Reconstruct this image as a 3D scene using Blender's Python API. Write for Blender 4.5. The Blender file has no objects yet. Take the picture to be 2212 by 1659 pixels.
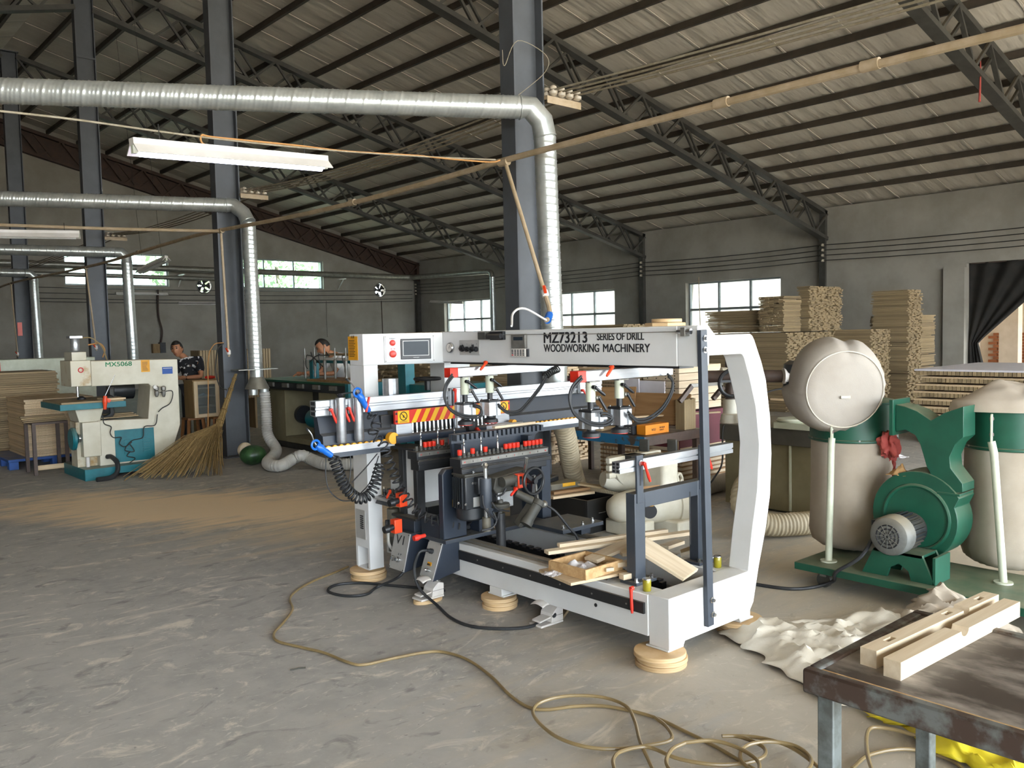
import bpy, bmesh, math, random
import numpy as np
from mathutils import Vector, Matrix
random.seed(7)
sc = bpy.context.scene
COL = sc.collection

# ---------------------------------------------------------------- camera
CX, CY = 1106.0, 829.5
YAW, PITCH, ROLL, FPX, EYE = .7211, .0608, -.0226, 1858.0, 1.624
_c, _s = math.cos(YAW), math.sin(YAW)
FWD = np.array([_s*math.cos(PITCH), _c*math.cos(PITCH), -math.sin(PITCH)])
_r0 = np.array([_c, -_s, 0.0]); _u0 = np.cross(_r0, FWD)
RT = math.cos(ROLL)*_r0 + math.sin(ROLL)*_u0
UP = -math.sin(ROLL)*_r0 + math.cos(ROLL)*_u0
CAM = np.array([0, 0, EYE])
cd = bpy.data.cameras.new('camera'); cam = bpy.data.objects.new('camera', cd); COL.objects.link(cam)
cd.sensor_width = 36.0; cd.lens = FPX/2212*36.0; cd.clip_start = .05; cd.clip_end = 300
cam.matrix_world = Matrix(((RT[0], UP[0], -FWD[0], 0), (RT[1], UP[1], -FWD[1], 0), (RT[2], UP[2], -FWD[2], EYE), (0, 0, 0, 1)))
sc.camera = cam

# ---------------------------------------------------------------- sky, exposure
wd = bpy.data.worlds.new('sky'); sc.world = wd; wd.use_nodes = True
bg = wd.node_tree.nodes['Background']
bg.inputs[0].default_value = (.83, .92, 1.0, 1); bg.inputs[1].default_value = 10.0
sc.view_settings.view_transform = 'Standard'; sc.view_settings.look = 'None'
sc.view_settings.gamma = 1.0; sc.view_settings.use_curve_mapping = False
sc.view_settings.exposure = 0.72
sun = bpy.data.lights.new('sun', 'SUN'); sun.energy = 30; sun.angle = .01; sun.color = (1, .95, .87)
so = bpy.data.objects.new('sun', sun); COL.objects.link(so); so.rotation_euler = (math.radians(-28), math.radians(10), 0); so.rotation_euler = (math.radians(28), math.radians(8), 0)
cs = sc.cycles; cs.max_bounces = 7; cs.diffuse_bounces = 4; cs.glossy_bounces = 3; cs.transmission_bounces = 4; cs.transparent_max_bounces = 8; cs.caustics_reflective = False; cs.caustics_refractive = False; cs.sample_clamp_indirect = 12; cs.use_denoising = True; cs.adaptive_threshold = .02
def portal(name, loc, rot, sx, sy):          # marks a real opening so that daylight is sampled through it
    l = bpy.data.lights.new(name, 'AREA'); l.shape = 'RECTANGLE'; l.size = sx; l.size_y = sy; l.energy = 1
    l.cycles.is_portal = True
    o = bpy.data.objects.new(name, l); COL.objects.link(o); o.location = loc; o.rotation_euler = rot
# building: x 20.85 right wall, x -11 left wall, y 29.5 back wall, y FRONT open end
WX, BY, FRONT, LX, RIDGE = 20.9, 29.55, -7.0, -11.1, 4.91
ROOF0, SLOPE = 4.62, .25
def roofz(x): return ROOF0 + SLOPE*((WX - x) if x >= RIDGE else (WX - RIDGE) - (RIDGE - x))

# ---------------------------------------------------------------- survey: photo pixel -> point on a known plane
def ray(x, y): return FWD + RT*(x-CX)/FPX - UP*(y-CY)/FPX
def fz(x, y, z=0.0):
    d = ray(x, y); return CAM + d*(z-EYE)/d[2]
def fx(x, y, X): d = ray(x, y); return CAM + d*X/d[0]
def fy(x, y, Y): d = ray(x, y); return CAM + d*Y/d[1]
def pd(x, y, dep): return CAM + ray(x, y)*dep

# ---------------------------------------------------------------- materials
def lin(c):
    if isinstance(c, str):
        c = [int(c[i:i+2], 16)/255 for i in (0, 2, 4)]
    return tuple((v/12.92 if v <= .04045 else ((v+.055)/1.055)**2.4) for v in c[:3]) + (1.0,)
MATS = {}
def mat(name, col, col2=None, rough=.6, metal=0.0, scale=6.0, lo=.35, hi=.65, bump=0.0, bscale=60.0, bdist=.02,
        stretch=(1, 1, 1), detail=4.0, spec=.5, tint=0.0, coat=0.0, dust=None, emit=None, estr=0):
    m = bpy.data.materials.new(name); m.use_nodes = True; MATS[name] = m
    nt = m.node_tree; N = nt.nodes; L = nt.links; b = N['Principled BSDF']
    b.inputs['Roughness'].default_value = rough; b.inputs['Metallic'].default_value = metal
    b.inputs['Specular IOR Level'].default_value = spec
    if coat: b.inputs['Coat Weight'].default_value = coat
    if emit:
        b.inputs['Emission Color'].default_value = lin(emit); b.inputs['Emission Strength'].default_value = estr
    tc = N.new('ShaderNodeTexCoord'); mp = N.new('ShaderNodeMapping'); mp.inputs['Scale'].default_value = stretch
    L.new(tc.outputs['Object'], mp.inputs['Vector'])
    c1 = lin(col)
    if col2 is None:
        col2_ = tuple(min(1, v*.82) for v in c1[:3]) + (1,)
    else: col2_ = lin(col2)
    nz = N.new('ShaderNodeTexNoise'); nz.inputs['Scale'].default_value = scale; nz.inputs['Detail'].default_value = detail
    nz.inputs['Roughness'].default_value = .6
    L.new(mp.outputs[0], nz.inputs['Vector'])
    rp = N.new('ShaderNodeValToRGB'); rp.color_ramp.elements[0].position = lo; rp.color_ramp.elements[1].position = hi
    rp.color_ramp.elements[0].color = c1; rp.color_ramp.elements[1].color = col2_
    L.new(nz.outputs['Fac'], rp.inputs[0]); out = rp.outputs[0]
    if tint:
        at = N.new('ShaderNodeAttribute'); at.attribute_name = 'tint'
        mr = N.new('ShaderNodeMapRange'); mr.inputs['To Min'].default_value = 1-tint; mr.inputs['To Max'].default_value = 1+tint
        L.new(at.outputs['Fac'], mr.inputs['Value'])
        mx = N.new('ShaderNodeMix'); mx.data_type = 'RGBA'; mx.blend_type = 'MULTIPLY'; mx.inputs[0].default_value = 1
        L.new(out, mx.inputs[6]); L.new(mr.outputs[0], mx.inputs[7]); out = mx.outputs[2]
    if dust:                                   # settled dust on upward faces and in patches
        geo = N.new('ShaderNodeNewGeometry'); sp = N.new('ShaderNodeSeparateXYZ'); L.new(geo.outputs['Normal'], sp.inputs[0])
        dn = N.new('ShaderNodeTexNoise'); dn.inputs['Scale'].default_value = 9; dn.inputs['Detail'].default_value = 5
        L.new(tc.outputs['Object'], dn.inputs['Vector'])
        ma = N.new('ShaderNodeMath'); ma.operation = 'MULTIPLY'; ma.use_clamp = True
        L.new(sp.outputs[2], ma.inputs[0]); L.new(dn.outputs['Fac'], ma.inputs[1])
        m2 = N.new('ShaderNodeMath'); m2.operation = 'MULTIPLY'; m2.use_clamp = True; m2.inputs[1].default_value = dust[1]
        L.new(ma.outputs[0], m2.inputs[0])
        mx = N.new('ShaderNodeMix'); mx.data_type = 'RGBA'; L.new(m2.outputs[0], mx.inputs[0]); L.new(out, mx.inputs[6])
        mx.inputs[7].default_value = lin(dust[0]); out = mx.outputs[2]
    L.new(out, b.inputs['Base Color'])
    if bump:
        n2 = N.new('ShaderNodeTexNoise'); n2.inputs['Scale'].default_value = bscale; n2.inputs['Detail'].default_value = 3
        L.new(mp.outputs[0], n2.inputs['Vector'])
        bp = N.new('ShaderNodeBump'); bp.inputs['Strength'].default_value = bump; bp.inputs['Distance'].default_value = bdist
        L.new(n2.outputs['Fac'], bp.inputs['Height']); L.new(bp.outputs[0], b.inputs['Normal'])
    return m
def glass(name, col, mixf=.12, rough=.05, tintc=None):
    m = bpy.data.materials.new(name); m.use_nodes = True; MATS[name] = m
    nt = m.node_tree; N = nt.nodes; L = nt.links; N.remove(N['Principled BSDF'])
    t = N.new('ShaderNodeBsdfTransparent'); t.inputs[0].default_value = lin(tintc or col)
    g = N.new('ShaderNodeBsdfPrincipled'); g.inputs['Base Color'].default_value = lin(col); g.inputs['Roughness'].default_value = rough
    nz = N.new('ShaderNodeTexNoise'); nz.inputs['Scale'].default_value = 3
    mr = N.new('ShaderNodeMapRange'); mr.inputs['To Min'].default_value = mixf*.6; mr.inputs['To Max'].default_value = mixf*1.4
    L.new(nz.outputs['Fac'], mr.inputs['Value'])
    x = N.new('ShaderNodeMixShader'); L.new(mr.outputs[0], x.inputs[0]); L.new(t.outputs[0], x.inputs[1]); L.new(g.outputs[0], x.inputs[2])
    L.new(x.outputs[0], N['Material Output'].inputs[0]); return m

DUST = ('a8987c', 1.1)
mat('white_paint', 'dadad9', 'd2d2d0', rough=.35, scale=3, dust=('c6b89c', .35))
mat('slate_paint', '3a4049', '333942', rough=.45, scale=5, dust=('8f846f', .55))
mat('navy_paint', '29313d', '232a35', rough=.45, scale=5, dust=('8f846f', .35))
mat('black_paint', '1c1d1f', '26272a', rough=.45, scale=6, dust=('8a7d66', .6))
mat('black_plastic', '17181a', '202124', rough=.4, scale=10)
mat('rubber', '202123', '2b2c2e', rough=.55, scale=20)
mat('aluminium', 'b6b8bb', 'a6a8ab', rough=.34, metal=.8, scale=4, stretch=(1, 8, 8))
mat('chrome', 'd0d2d4', 'bfc1c4', rough=.16, metal=.95, scale=5)
mat('steel_dull', '8f8d88', '75726b', rough=.45, metal=.6, scale=8, dust=DUST)
mat('cast_grey', '43423d', '363530', rough=.6, scale=14, dust=('7d7159', .4))
mat('red_plastic', 'd8301c', 'c62a18', rough=.35, scale=6)
mat('orange_plastic', 'e8491f', 'd8401a', rough=.35, scale=6)
mat('blue_plastic', '1666c4', '125ab0', rough=.35, scale=6)
mat('yellow_roller', 'e0a020', 'cc8f18', rough=.45, scale=12)
mat('sign_yellow', 'e8b317', 'e0a812', rough=.5, scale=6)
mat('sign_red', 'cf2f1e', 'c22a1a', rough=.5, scale=6)
mat('sticker_orange', 'd99a1e', 'd09018', rough=.55, scale=8)
mat('print_black', '1b1b1e', '212125', rough=.6)
mat('print_red', 'c2272d', 'b8232a', rough=.6)
mat('print_green', '1f7a4d', '1b6f45', rough=.6)
mat('label_grey', 'b9b8b4', 'adaca8', rough=.4, metal=.3, scale=10)
mat('screen', '222b33', '28343d', rough=.35, scale=2, spec=.25)
mat('galvanised', 'c3c6c2', 'abaeaa', rough=.30, metal=.62, scale=7, detail=6)
mat('galv_dusty', '9c9a90', '84827a', rough=.4, metal=.6, scale=7, dust=('9b927f', 1.2))
mat('hose_grey', 'c2c0ba', 'b3b0a8', rough=.5, scale=8)
mat('hose_beige', 'b3a68c', 'a4967b', rough=.6, scale=8)
mat('pvc_pipe', 'b09c82', '9c8869', rough=.55, scale=9, detail=6)
mat('teal_paint', '10707a', '0c5f69', rough=.45, scale=6, dust=('8f8468', .9))
mat('cream_paint', 'cfcab8', 'bdb6a0', rough=.5, scale=3, detail=6, dust=('a48b62', .9))
mat('cream_stained', 'c9c2ac', 'a3824f', rough=.55, scale=4, lo=.5, hi=.66, detail=6, dust=('a48b62', .9))
mat('iron_cream', 'd2cdbd', 'c0b9a4', rough=.5, scale=5, detail=6, dust=('b5a383', .8))
mat('green_paint', '17543f', '124634', rough=.45, scale=4, detail=5, dust=('8f8a70', .9))
mat('pale_green', 'c9cdb9', 'b8bba4', rough=.5, scale=7)
mat('dust_bag', 'b3a797', 'a89b8a', rough=.9, scale=4, bump=.06, bscale=180)
mat('bag_light', 'a8a096', '9d9489', rough=.9, scale=3, bump=.08, bscale=140)
mat('cloth_cream', 'cdc6b8', 'bfb5a2', rough=.9, scale=3, bump=.1, bscale=160)
mat('cloth_yellow', 'e2cf2e', 'cdb924', rough=.55, scale=4)
mat('cloth_red', 'b8544c', 'a34640', rough=.8, scale=9)
mat('cloth_dark', '1b1916', '28241f', rough=.9, scale=4)
mat('olive_cabinet', '8c8468', '7a7154', rough=.65, scale=2.5, detail=6, dust=('a39678', .8))
mat('dark_top', '57544c', '4a4740', rough=.55, scale=5, dust=('8a7f68', .9))
mat('motor_black', '23262a', '1b1e21', rough=.45, scale=8, dust=('7a6f5c', .7))
mat('motor_grey', '6b6c68', '54544f', rough=.55, scale=9, dust=('a8977a', 1.0))
for ax, st in (('x', (.6, 14, 14)), ('y', (14, .6, 14)), ('z', (14, 14, .6))):
    mat('wood_'+ax, 'cfb998', 'bda27d', rough=.62, scale=3, stretch=st, tint=.16)
    mat('lumber_'+ax, '9a8666', '8c7858', rough=.72, scale=3, stretch=st, tint=.26)
    mat('pale_wood_'+ax, 'd9c8ad', 'cab596', rough=.62, scale=3, stretch=st, tint=.12)
mat('plywood', 'd3b78f', 'bf9c6d', rough=.6, scale=5, stretch=(1, 1, 30), tint=.12)
mat('chipboard', 'c9a678', 'a98454', rough=.7, scale=26, detail=6)
mat('brown_board', '9a7750', '876541', rough=.6, scale=3, stretch=(1, 12, 12))
mat('cabinet_wood', '9a7d52', '84683f', rough=.6, scale=4, stretch=(8, 8, 1))
mat('stool_wood', '8a5a30', '744823', rough=.55, scale=4, stretch=(8, 8, 1))
mat('bench_top', '3c322c', '9a9086', rough=.45, scale=7, lo=.46, hi=.66, detail=9, stretch=(1, .45, 1))
mat('bench_steel', '7d8483', '5e615d', rough=.5, metal=.4, scale=12, lo=.42, hi=.6, detail=6)
mat('bench_edge', '6f716e', '4a3b33', rough=.5, metal=.25, scale=14, lo=.4, hi=.56, detail=7)
mat('blue_chipped', '1d6a93', '4a4139', rough=.5, scale=9, lo=.53, hi=.58, detail=6)
mat('brown_steel', '55443b', '463831', rough=.5, scale=8)
mat('maroon_panel', '6b2f3a', '5d2730', rough=.6, scale=3)
mat('steel_column', '54575c', '4b4d50', rough=.5, metal=.15, scale=3, detail=6, dust=('7f7460', .8))
mat('truss_paint', '47453f', '3b3833', rough=.6, scale=5, dust=('8c806a', 1.1))
mat('truss_brown', '4a352a', '3a2c25', rough=.7, scale=4, detail=6)
mat('purlin_paint', '4a4137', '3d362e', rough=.6, scale=4)
mat('porcelain', 'c5b9a6', 'b3a692', rough=.3, scale=9)
mat('wire_black', '23211e', '2c2925', rough=.6)
mat('wire_dusty', '9b917f', '847963', rough=.8, scale=20)
mat('wire_orange', 'b9854a', 'a5743d', rough=.6)
mat('tube_clear', '937f5a', '7d6a48', rough=.3, scale=6)
mat('lamp_white', 'd8d3ce', 'c9c3bb', rough=.45, scale=4)
mat('lamp_tube', 'ffffff', rough=.3, emit='dcd9ff', estr=9)
mat('lamp_tube_off', 'cfcfc8', rough=.3)
mat('straw', '9a7f50', '7d643a', rough=.8, scale=12, stretch=(4, 4, 1), tint=.3)
mat('melon', '1f3a22', '32552f', rough=.35, scale=14, stretch=(1, 1, .3), lo=.42, hi=.56)
mat('box_orange', 'e08a1c', 'd67f14', rough=.6, scale=5)
mat('carton_dark', '3b3d42', '34363b', rough=.6)
mat('board_white', 'd8d5da', 'cdc9cf', rough=.5)
mat('box_black', '1e1e1d', '191918', rough=.6, scale=4, dust=('6f6350', .7))
mat('tool_grey', '6b665a', '585347', rough=.6, dust=('a39678', .7))
mat('tool_yellow', 'd8a21c', 'c69214', rough=.5)
mat('pallet_blue', '1c4f9a', '174382', rough=.55, scale=6, dust=('8f8a7c', .9))
mat('paper_white', 'd6d2d2', 'c8c2c2', rough=.8, bump=.2, bscale=30)
mat('paper_brown', 'b08a5c', 'a07a4c', rough=.85)
mat('oil_cup', '9a8f28', '857b1e', rough=.15, scale=4)
mat('brick', 'a5663f', '935733', rough=.85, scale=12, tint=.2)
mat('mortar', 'a89a86', '9a8c78', rough=.9, scale=14)
mat('plaster_pale', 'd6c7b4', 'c8b8a2', rough=.85, scale=3, detail=6)
mat('render_pale', 'e4dfd6', 'd2cabd', rough=.85, scale=1.4, detail=6)
mat('yard_ground', '9c978d', '8c877c', rough=.9, scale=1.5)
mat('leaf', '93a67e', '7c9166', rough=.7, scale=3, tint=.35)
mat('bark', '5a4a38', '4a3c2d', rough=.9)
mat('window_frame', '9aa0a0', '868c8c', rough=.4, metal=.3)
mat('skin', 'b07a58', 'a46f4f', rough=.55, scale=8)
mat('hair', '16130f', '211c17', rough=.6, scale=30)
mat('shirt_white', 'd2d0cd', 'c4c1bd', rough=.85, scale=5)
mat('trousers', '2b2d33', '33353c', rough=.85)
mat('blouse', '17161a', 'c9c6c4', rough=.85, scale=11, lo=.585, hi=.6, detail=2)
mat('sawdust', 'cda478', 'bb9167', rough=.95, scale=20)
glass('pane', 'dfe3e2', .14)
glass('pane_tint', 'd3e0da', .18, tintc='e3f0ea')
glass('pane_inner', 'd5dbdb', .1)

# ---------------------------------------------------------------- mesh helpers
ORG = {}
class MB:
    def __init__(s): s.v = []; s.f = []; s.t = []; s.tint = .5
    def _add(s, vs, fs):
        o = len(s.v); s.v.extend([tuple(map(float, p)) for p in vs])
        for f in fs: s.f.append(tuple(i+o for i in f)); s.t.append(s.tint)
        return s
    def box(s, x0, x1, y0, y1, z0, z1):
        if x0 > x1: x0, x1 = x1, x0
        if y0 > y1: y0, y1 = y1, y0
        if z0 > z1: z0, z1 = z1, z0
        return s._add([(x0,y0,z0),(x1,y0,z0),(x1,y1,z0),(x0,y1,z0),(x0,y0,z1),(x1,y0,z1),(x1,y1,z1),(x0,y1,z1)],
                      [(0,3,2,1),(4,5,6,7),(0,1,5,4),(1,2,6,5),(2,3,7,6),(3,0,4,7)])
    def obox(s, c, size, rot=None):             # oriented box, rot = Matrix 3x3 or euler tuple
        if rot is None: R = Matrix.Identity(3)
        elif isinstance(rot, Matrix): R = rot.to_3x3()
        else: R = Matrix.Rotation(rot[2], 3, 'Z') @ Matrix.Rotation(rot[1], 3, 'Y') @ Matrix.Rotation(rot[0], 3, 'X')
        h = [q/2 for q in size]; c = Vector(c); P = []
        for sx, sy, sz in ((-1,-1,-1),(1,-1,-1),(1,1,-1),(-1,1,-1),(-1,-1,1),(1,-1,1),(1,1,1),(-1,1,1)):
            P.append(c + R @ Vector((sx*h[0], sy*h[1], sz*h[2])))
        return s._add(P, [(0,3,2,1),(4,5,6,7),(0,1,5,4),(1,2,6,5),(2,3,7,6),(3,0,4,7)])
    def beam(s, p0, p1, w, h, up=(0, 0, 1)):     # rectangular bar between two points
        p0, p1 = Vector(p0), Vector(p1); d = (p1-p0); L = d.length; d.normalize()
        u = Vector(up); a = d.cross(u)
        if a.length < 1e-4: a = d.cross(Vector((1, 0, 0)))
        a.normalize(); b = a.cross(d)
        P = []
        for q in (p0, p1):
            for sx, sy in ((-1,-1),(1,-1),(1,1),(-1,1)): P.append(q + a*sx*w/2 + b*sy*h/2)
        return s._add(P, [(0,1,2,3),(7,6,5,4),(0,4,5,1),(1,5,6,2),(2,6,7,3),(3,7,4,0)])
    def cyl(s, p0, p1, r0, r1=None, n=16, caps=True):
        r1 = r0 if r1 is None else r1
        return s.lathe([(0, r0), (1, r1)], p0, p1, n, caps)
    def lathe(s, prof, p0, p1, n=20, caps=True):  # prof: (t along p0-p1, radius)
        p0, p1 = Vector(p0), Vector(p1); d = p1-p0; a = d.normalized().orthogonal().normalized(); b = d.normalized().cross(a)
        o = len(s.v); m = len(prof); vs = []; fs = []
        for t, r in prof:
            c = p0 + d*t
            for k in range(n):
                th = 2*math.pi*k/n; vs.append(c + a*math.cos(th)*r + b*math.sin(th)*r)
        for i in range(m-1):
            for k in range(n):
                k2 = (k+1) % n; fs.append((i*n+k, i*n+k2, (i+1)*n+k2, (i+1)*n+k))
        if caps:
            fs.append(tuple(reversed(range(n)))); fs.append(tuple(range((m-1)*n, m*n)))
        return s._add(vs, fs)
    def prism(s, poly, axis, a0, a1):            # poly of 2-D points, extruded along axis 'x','y','z'
        n = len(poly); vs = []
        for a in (a0, a1):
            for p, q in poly:
                vs.append((a, p, q) if axis == 'x' else (p, a, q) if axis == 'y' else (p, q, a))
        fs = [tuple(reversed(range(n))), tuple(range(n, 2*n))]
        for k in range(n):
            k2 = (k+1) % n; fs.append((k, k2, n+k2, n+k))
        return s._add(vs, fs)
    def sphere(s, c, r, n=16, m=10, sq=(1, 1, 1)):
        vs = []; fs = []; c = Vector(c)
        for i in range(m+1):
            ph = math.pi*i/m
            for k in range(n):
                th = 2*math.pi*k/n
                vs.append((c.x+r*sq[0]*math.sin(ph)*math.cos(th), c.y+r*sq[1]*math.sin(ph)*math.sin(th), c.z+r*sq[2]*math.cos(ph)))
        for i in range(m):
            for k in range(n):
                k2 = (k+1) % n; fs.append((i*n+k, (i+1)*n+k, (i+1)*n+k2, i*n+k2))
        return s._add(vs, fs)
    def torus(s, c, ax, R, r, n=28, m=8):
        c = Vector(c); ax = Vector(ax).normalized(); a = ax.orthogonal().normalized(); b = ax.cross(a); vs = []; fs = []
        for i in range(n):
            th = 2*math.pi*i/n; d = a*math.cos(th)+b*math.sin(th)
            for k in range(m):
                ph = 2*math.pi*k/m; vs.append(c + d*(R+r*math.cos(ph)) + ax*r*math.sin(ph))
        for i in range(n):
            for k in range(m):
                fs.append((i*m+k, ((i+1) % n)*m+k, ((i+1) % n)*m+(k+1) % m, i*m+(k+1) % m))
        return s._add(vs, fs)
    def tube(s, pts, r, n=8, radf=None, caps=True, flat=None):  # sweep along points; radf(i, arc, theta) -> radius
        P = [Vector(p) for p in pts]; m = len(P); T = []
        for i in range(m):
            d = P[min(i+1, m-1)] - P[max(i-1, 0)]
            T.append(d.normalized() if d.length > 1e-9 else Vector((0, 0, 1)))
        a = T[0].orthogonal().normalized(); vs = []; fs = []; arc = 0
        for i in range(m):
            if i:
                arc += (P[i]-P[i-1]).length
                a = a - T[i]*a.dot(T[i]); a = a.normalized() if a.length > 1e-6 else T[i].orthogonal().normalized()
            b = T[i].cross(a)
            for k in range(n):
                th = 2*math.pi*k/n; rr = radf(i, arc, th) if radf else r
                vs.append(P[i] + a*math.cos(th)*rr + b*math.sin(th)*rr)
        for i in range(m-1):
            for k in range(n):
                k2 = (k+1) % n; fs.append((i*n+k, i*n+k2, (i+1)*n+k2, (i+1)*n+k))
        if caps: fs.append(tuple(reversed(range(n)))); fs.append(tuple(range((m-1)*n, m*n)))
        return s._add(vs, fs)
    def grid(s, fn, nu, nv):                      # fn(u,v) -> point
        vs = [fn(i/nu, j/nv) for i in range(nu+1) for j in range(nv+1)]
        fs = [(i*(nv+1)+j, (i+1)*(nv+1)+j, (i+1)*(nv+1)+j+1, i*(nv+1)+j+1) for i in range(nu) for j in range(nv)]
        return s._add(vs, fs)
    def build(s, name, m, parent=None, bevel=0.0, smooth=35, solid=0.0, subsurf=0, kind=None, label=None):
        me = bpy.data.meshes.new(name); V = np.array(s.v)
        lo, hi = V.min(0), V.max(0); org = np.array([(lo[0]+hi[0])/2, (lo[1]+hi[1])/2, lo[2]])
        me.from_pydata([tuple(p) for p in (V-org)], [], s.f)
        if len(set(s.t)) > 1:
            at = me.attributes.new('tint', 'FLOAT', 'FACE'); at.data.foreach_set('value', s.t)
        else:
            at = me.attributes.new('tint', 'FLOAT', 'FACE'); at.data.foreach_set('value', [s.t[0] if s.t else .5]*len(me.polygons))
        if smooth:
            me.polygons.foreach_set('use_smooth', [True]*len(me.polygons)); me.set_sharp_from_angle(angle=math.radians(smooth))
        me.materials.append(MATS[m] if isinstance(m, str) else m)
        o = bpy.data.objects.new(name, me); COL.objects.link(o)
        if solid:
            md = o.modifiers.new('Solidify', 'SOLIDIFY'); md.thickness = solid; md.offset = 0
        if subsurf:
            md = o.modifiers.new('Subsurf', 'SUBSURF'); md.levels = subsurf; md.render_levels = subsurf
        if bevel:
            md = o.modifiers.new('Bevel', 'BEVEL'); md.width = bevel; md.segments = 2; md.limit_method = 'ANGLE'; md.angle_limit = math.radians(40)
        ORG[o.name] = org
        if parent is not None:
            o.parent = parent; o.location = tuple(org - ORG[parent.name])
        else: o.location = tuple(org)
        if kind: o['kind'] = kind
        if label: o['label'] = label
        return o
def tag(o, label, cat, group=None, kind=None):
    o['label'] = label; o['category'] = cat
    if group: o['group'] = group
    if kind: o['kind'] = kind
    return o
def thing(name, label, cat, loc, group=None):
    o = bpy.data.objects.new(name, None); COL.objects.link(o); o.empty_display_size = .1
    loc = np.array([float(q) for q in loc]); o.location = tuple(loc); ORG[o.name] = loc
    return tag(o, label, cat, group)
def struct(o):
    o['kind'] = 'structure'; return o
def bx(name, m, parent, x0, x1, y0, y1, z0, z1, bevel=.002, **k):
    return MB().box(x0, x1, y0, y1, z0, z1).build(name, m, parent, bevel=bevel, **k)
def cy(name, m, parent, p0, p1, r, r1=None, n=16, **k):
    return MB().cyl(p0, p1, r, r1, n).build(name, m, parent, **k)
def share(src, loc, parent=None, name=None):      # a copy that shares mesh data, moved to world position loc
    o = src.copy(); COL.objects.link(o); o.parent = None
    org = np.array([float(q) for q in loc]); ORG[o.name] = org
    if parent is not None:
        o.parent = parent; o.location = tuple(org - ORG[parent.name])
    else: o.location = tuple(org)
    return o
def smooth_path(pts, n=8):                        # Catmull-Rom through points
    P = [np.array(p, float) for p in pts]; P = [2*P[0]-P[1]] + P + [2*P[-1]-P[-2]]; out = []
    for i in range(1, len(P)-2):
        a, b, c, d = P[i-1], P[i], P[i+1], P[i+2]
        for k in range(n):
            t = k/n
            out.append(.5*((2*b)+(-a+c)*t+(2*a-5*b+4*c-d)*t*t+(-a+3*b-3*c+d)*t**3))
    out.append(P[-2]); return out
def resample(pts, step):
    P = [np.array(p, float) for p in pts]; out = [P[0]]; acc = 0.0
    for a, b in zip(P[:-1], P[1:]):
        L = np.linalg.norm(b-a)
        if L < 1e-9: continue
        t = step-acc
        while t <= L: out.append(a+(b-a)*t/L); t += step
        acc = L-(t-step)
    out.append(P[-1]); return out
def coil(path, R, turns, r, n=6, per=14):          # helix of wire radius r wound round a path
    P = resample(path, .004); m = len(P); T = []
    for i in range(m):
        d = P[min(i+1, m-1)]-P[max(i-1, 0)]; T.append(d/np.linalg.norm(d))
    a = np.cross(T[0], [0, 0, 1.0]); a = a/np.linalg.norm(a) if np.linalg.norm(a) > .05 else np.array([1.0, 0, 0]); A = []
    for i in range(m):
        a = a-T[i]*a.dot(T[i]); a = a/np.linalg.norm(a); A.append(a)
    out = []; tot = turns*per
    for q in range(tot+1):
        i = min(m-1, int(q/tot*(m-1))); th = 2*math.pi*q/per
        out.append(P[i] + (A[i]*math.cos(th)+np.cross(T[i], A[i])*math.sin(th))*R)
    return MB().tube(out, r, n)
def ribbed(path, r, amp, pitch, n=20, step=None, bumps=((0, 1),), width=.12, helix=1.0):
    P = resample(path, step or pitch/8)
    def rf(i, arc, th):
        ph = (arc/pitch + helix*th/(2*math.pi)) % 1.0; v = 0
        for c, w in bumps:
            d = abs(ph-c); d = min(d, 1-d); v += w*max(0, 1-d/width)
        return r + amp*v
    return MB().tube(P, r, n, rf)
def text(name, body, size, loc, xd, ud, m, parent=None, sx=1.0, bold=0.0, ext=.0008, align='LEFT', w=None, h=None, fat=0.0):
    cu = bpy.data.curves.new('lettering', 'FONT'); cu.body = body; cu.size = size; cu.extrude = ext; cu.offset = bold; cu.align_x = align
    to = bpy.data.objects.new('lettering_src', cu); COL.objects.link(to)
    dg = bpy.context.evaluated_depsgraph_get(); dg.update()
    me = bpy.data.meshes.new_from_object(to.evaluated_get(dg)); bpy.data.objects.remove(to); bpy.data.curves.remove(cu)
    X = np.array(xd, float); X /= np.linalg.norm(X); U = np.array(ud, float); U -= X*U.dot(X); U /= np.linalg.norm(U); Nn = np.cross(X, U)
    loc = np.array(loc, float); sy = 1.0
    xs = [v.co.x for v in me.vertices]; ys = [v.co.y for v in me.vertices]; x_0 = min(xs); y_0 = 0.0
    if w: sx = w/max(1e-6, max(xs)-x_0)
    if h: sy = h/max(1e-6, max(ys)-max(0.0, min(ys)))
    if align != 'LEFT': x_0 = 0.0
    for v in me.vertices:
        p = X*(v.co.x-x_0)*sx + U*v.co.y*sy + Nn*v.co.z; v.co = tuple(p)
    if fat:                                       # heavier strokes: overlay copies shifted a hair sideways and up
        bm_ = bmesh.new(); bm_.from_mesh(me); geo = bm_.verts[:]+bm_.edges[:]+bm_.faces[:]
        for dx, dz in ((fat, 0), (0, fat*.7), (fat, fat*.7)):
            r_ = bmesh.ops.duplicate(bm_, geom=geo); vs_ = [g for g in r_['geom'] if isinstance(g, bmesh.types.BMVert)]
            bmesh.ops.translate(bm_, verts=vs_, vec=Vector(tuple(X*dx+U*dz+Nn*.00004*(1+dx*900+dz*300))))
        bm_.to_mesh(me); bm_.free()
    me.materials.clear(); me.materials.append(MATS[m]); me.name = name
    o = bpy.data.objects.new(name, me); COL.objects.link(o); ORG[o.name] = loc
    if parent is not None: o.parent = parent; o.location = tuple(loc-ORG[parent.name])
    else: o.location = tuple(loc)
    return o
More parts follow.
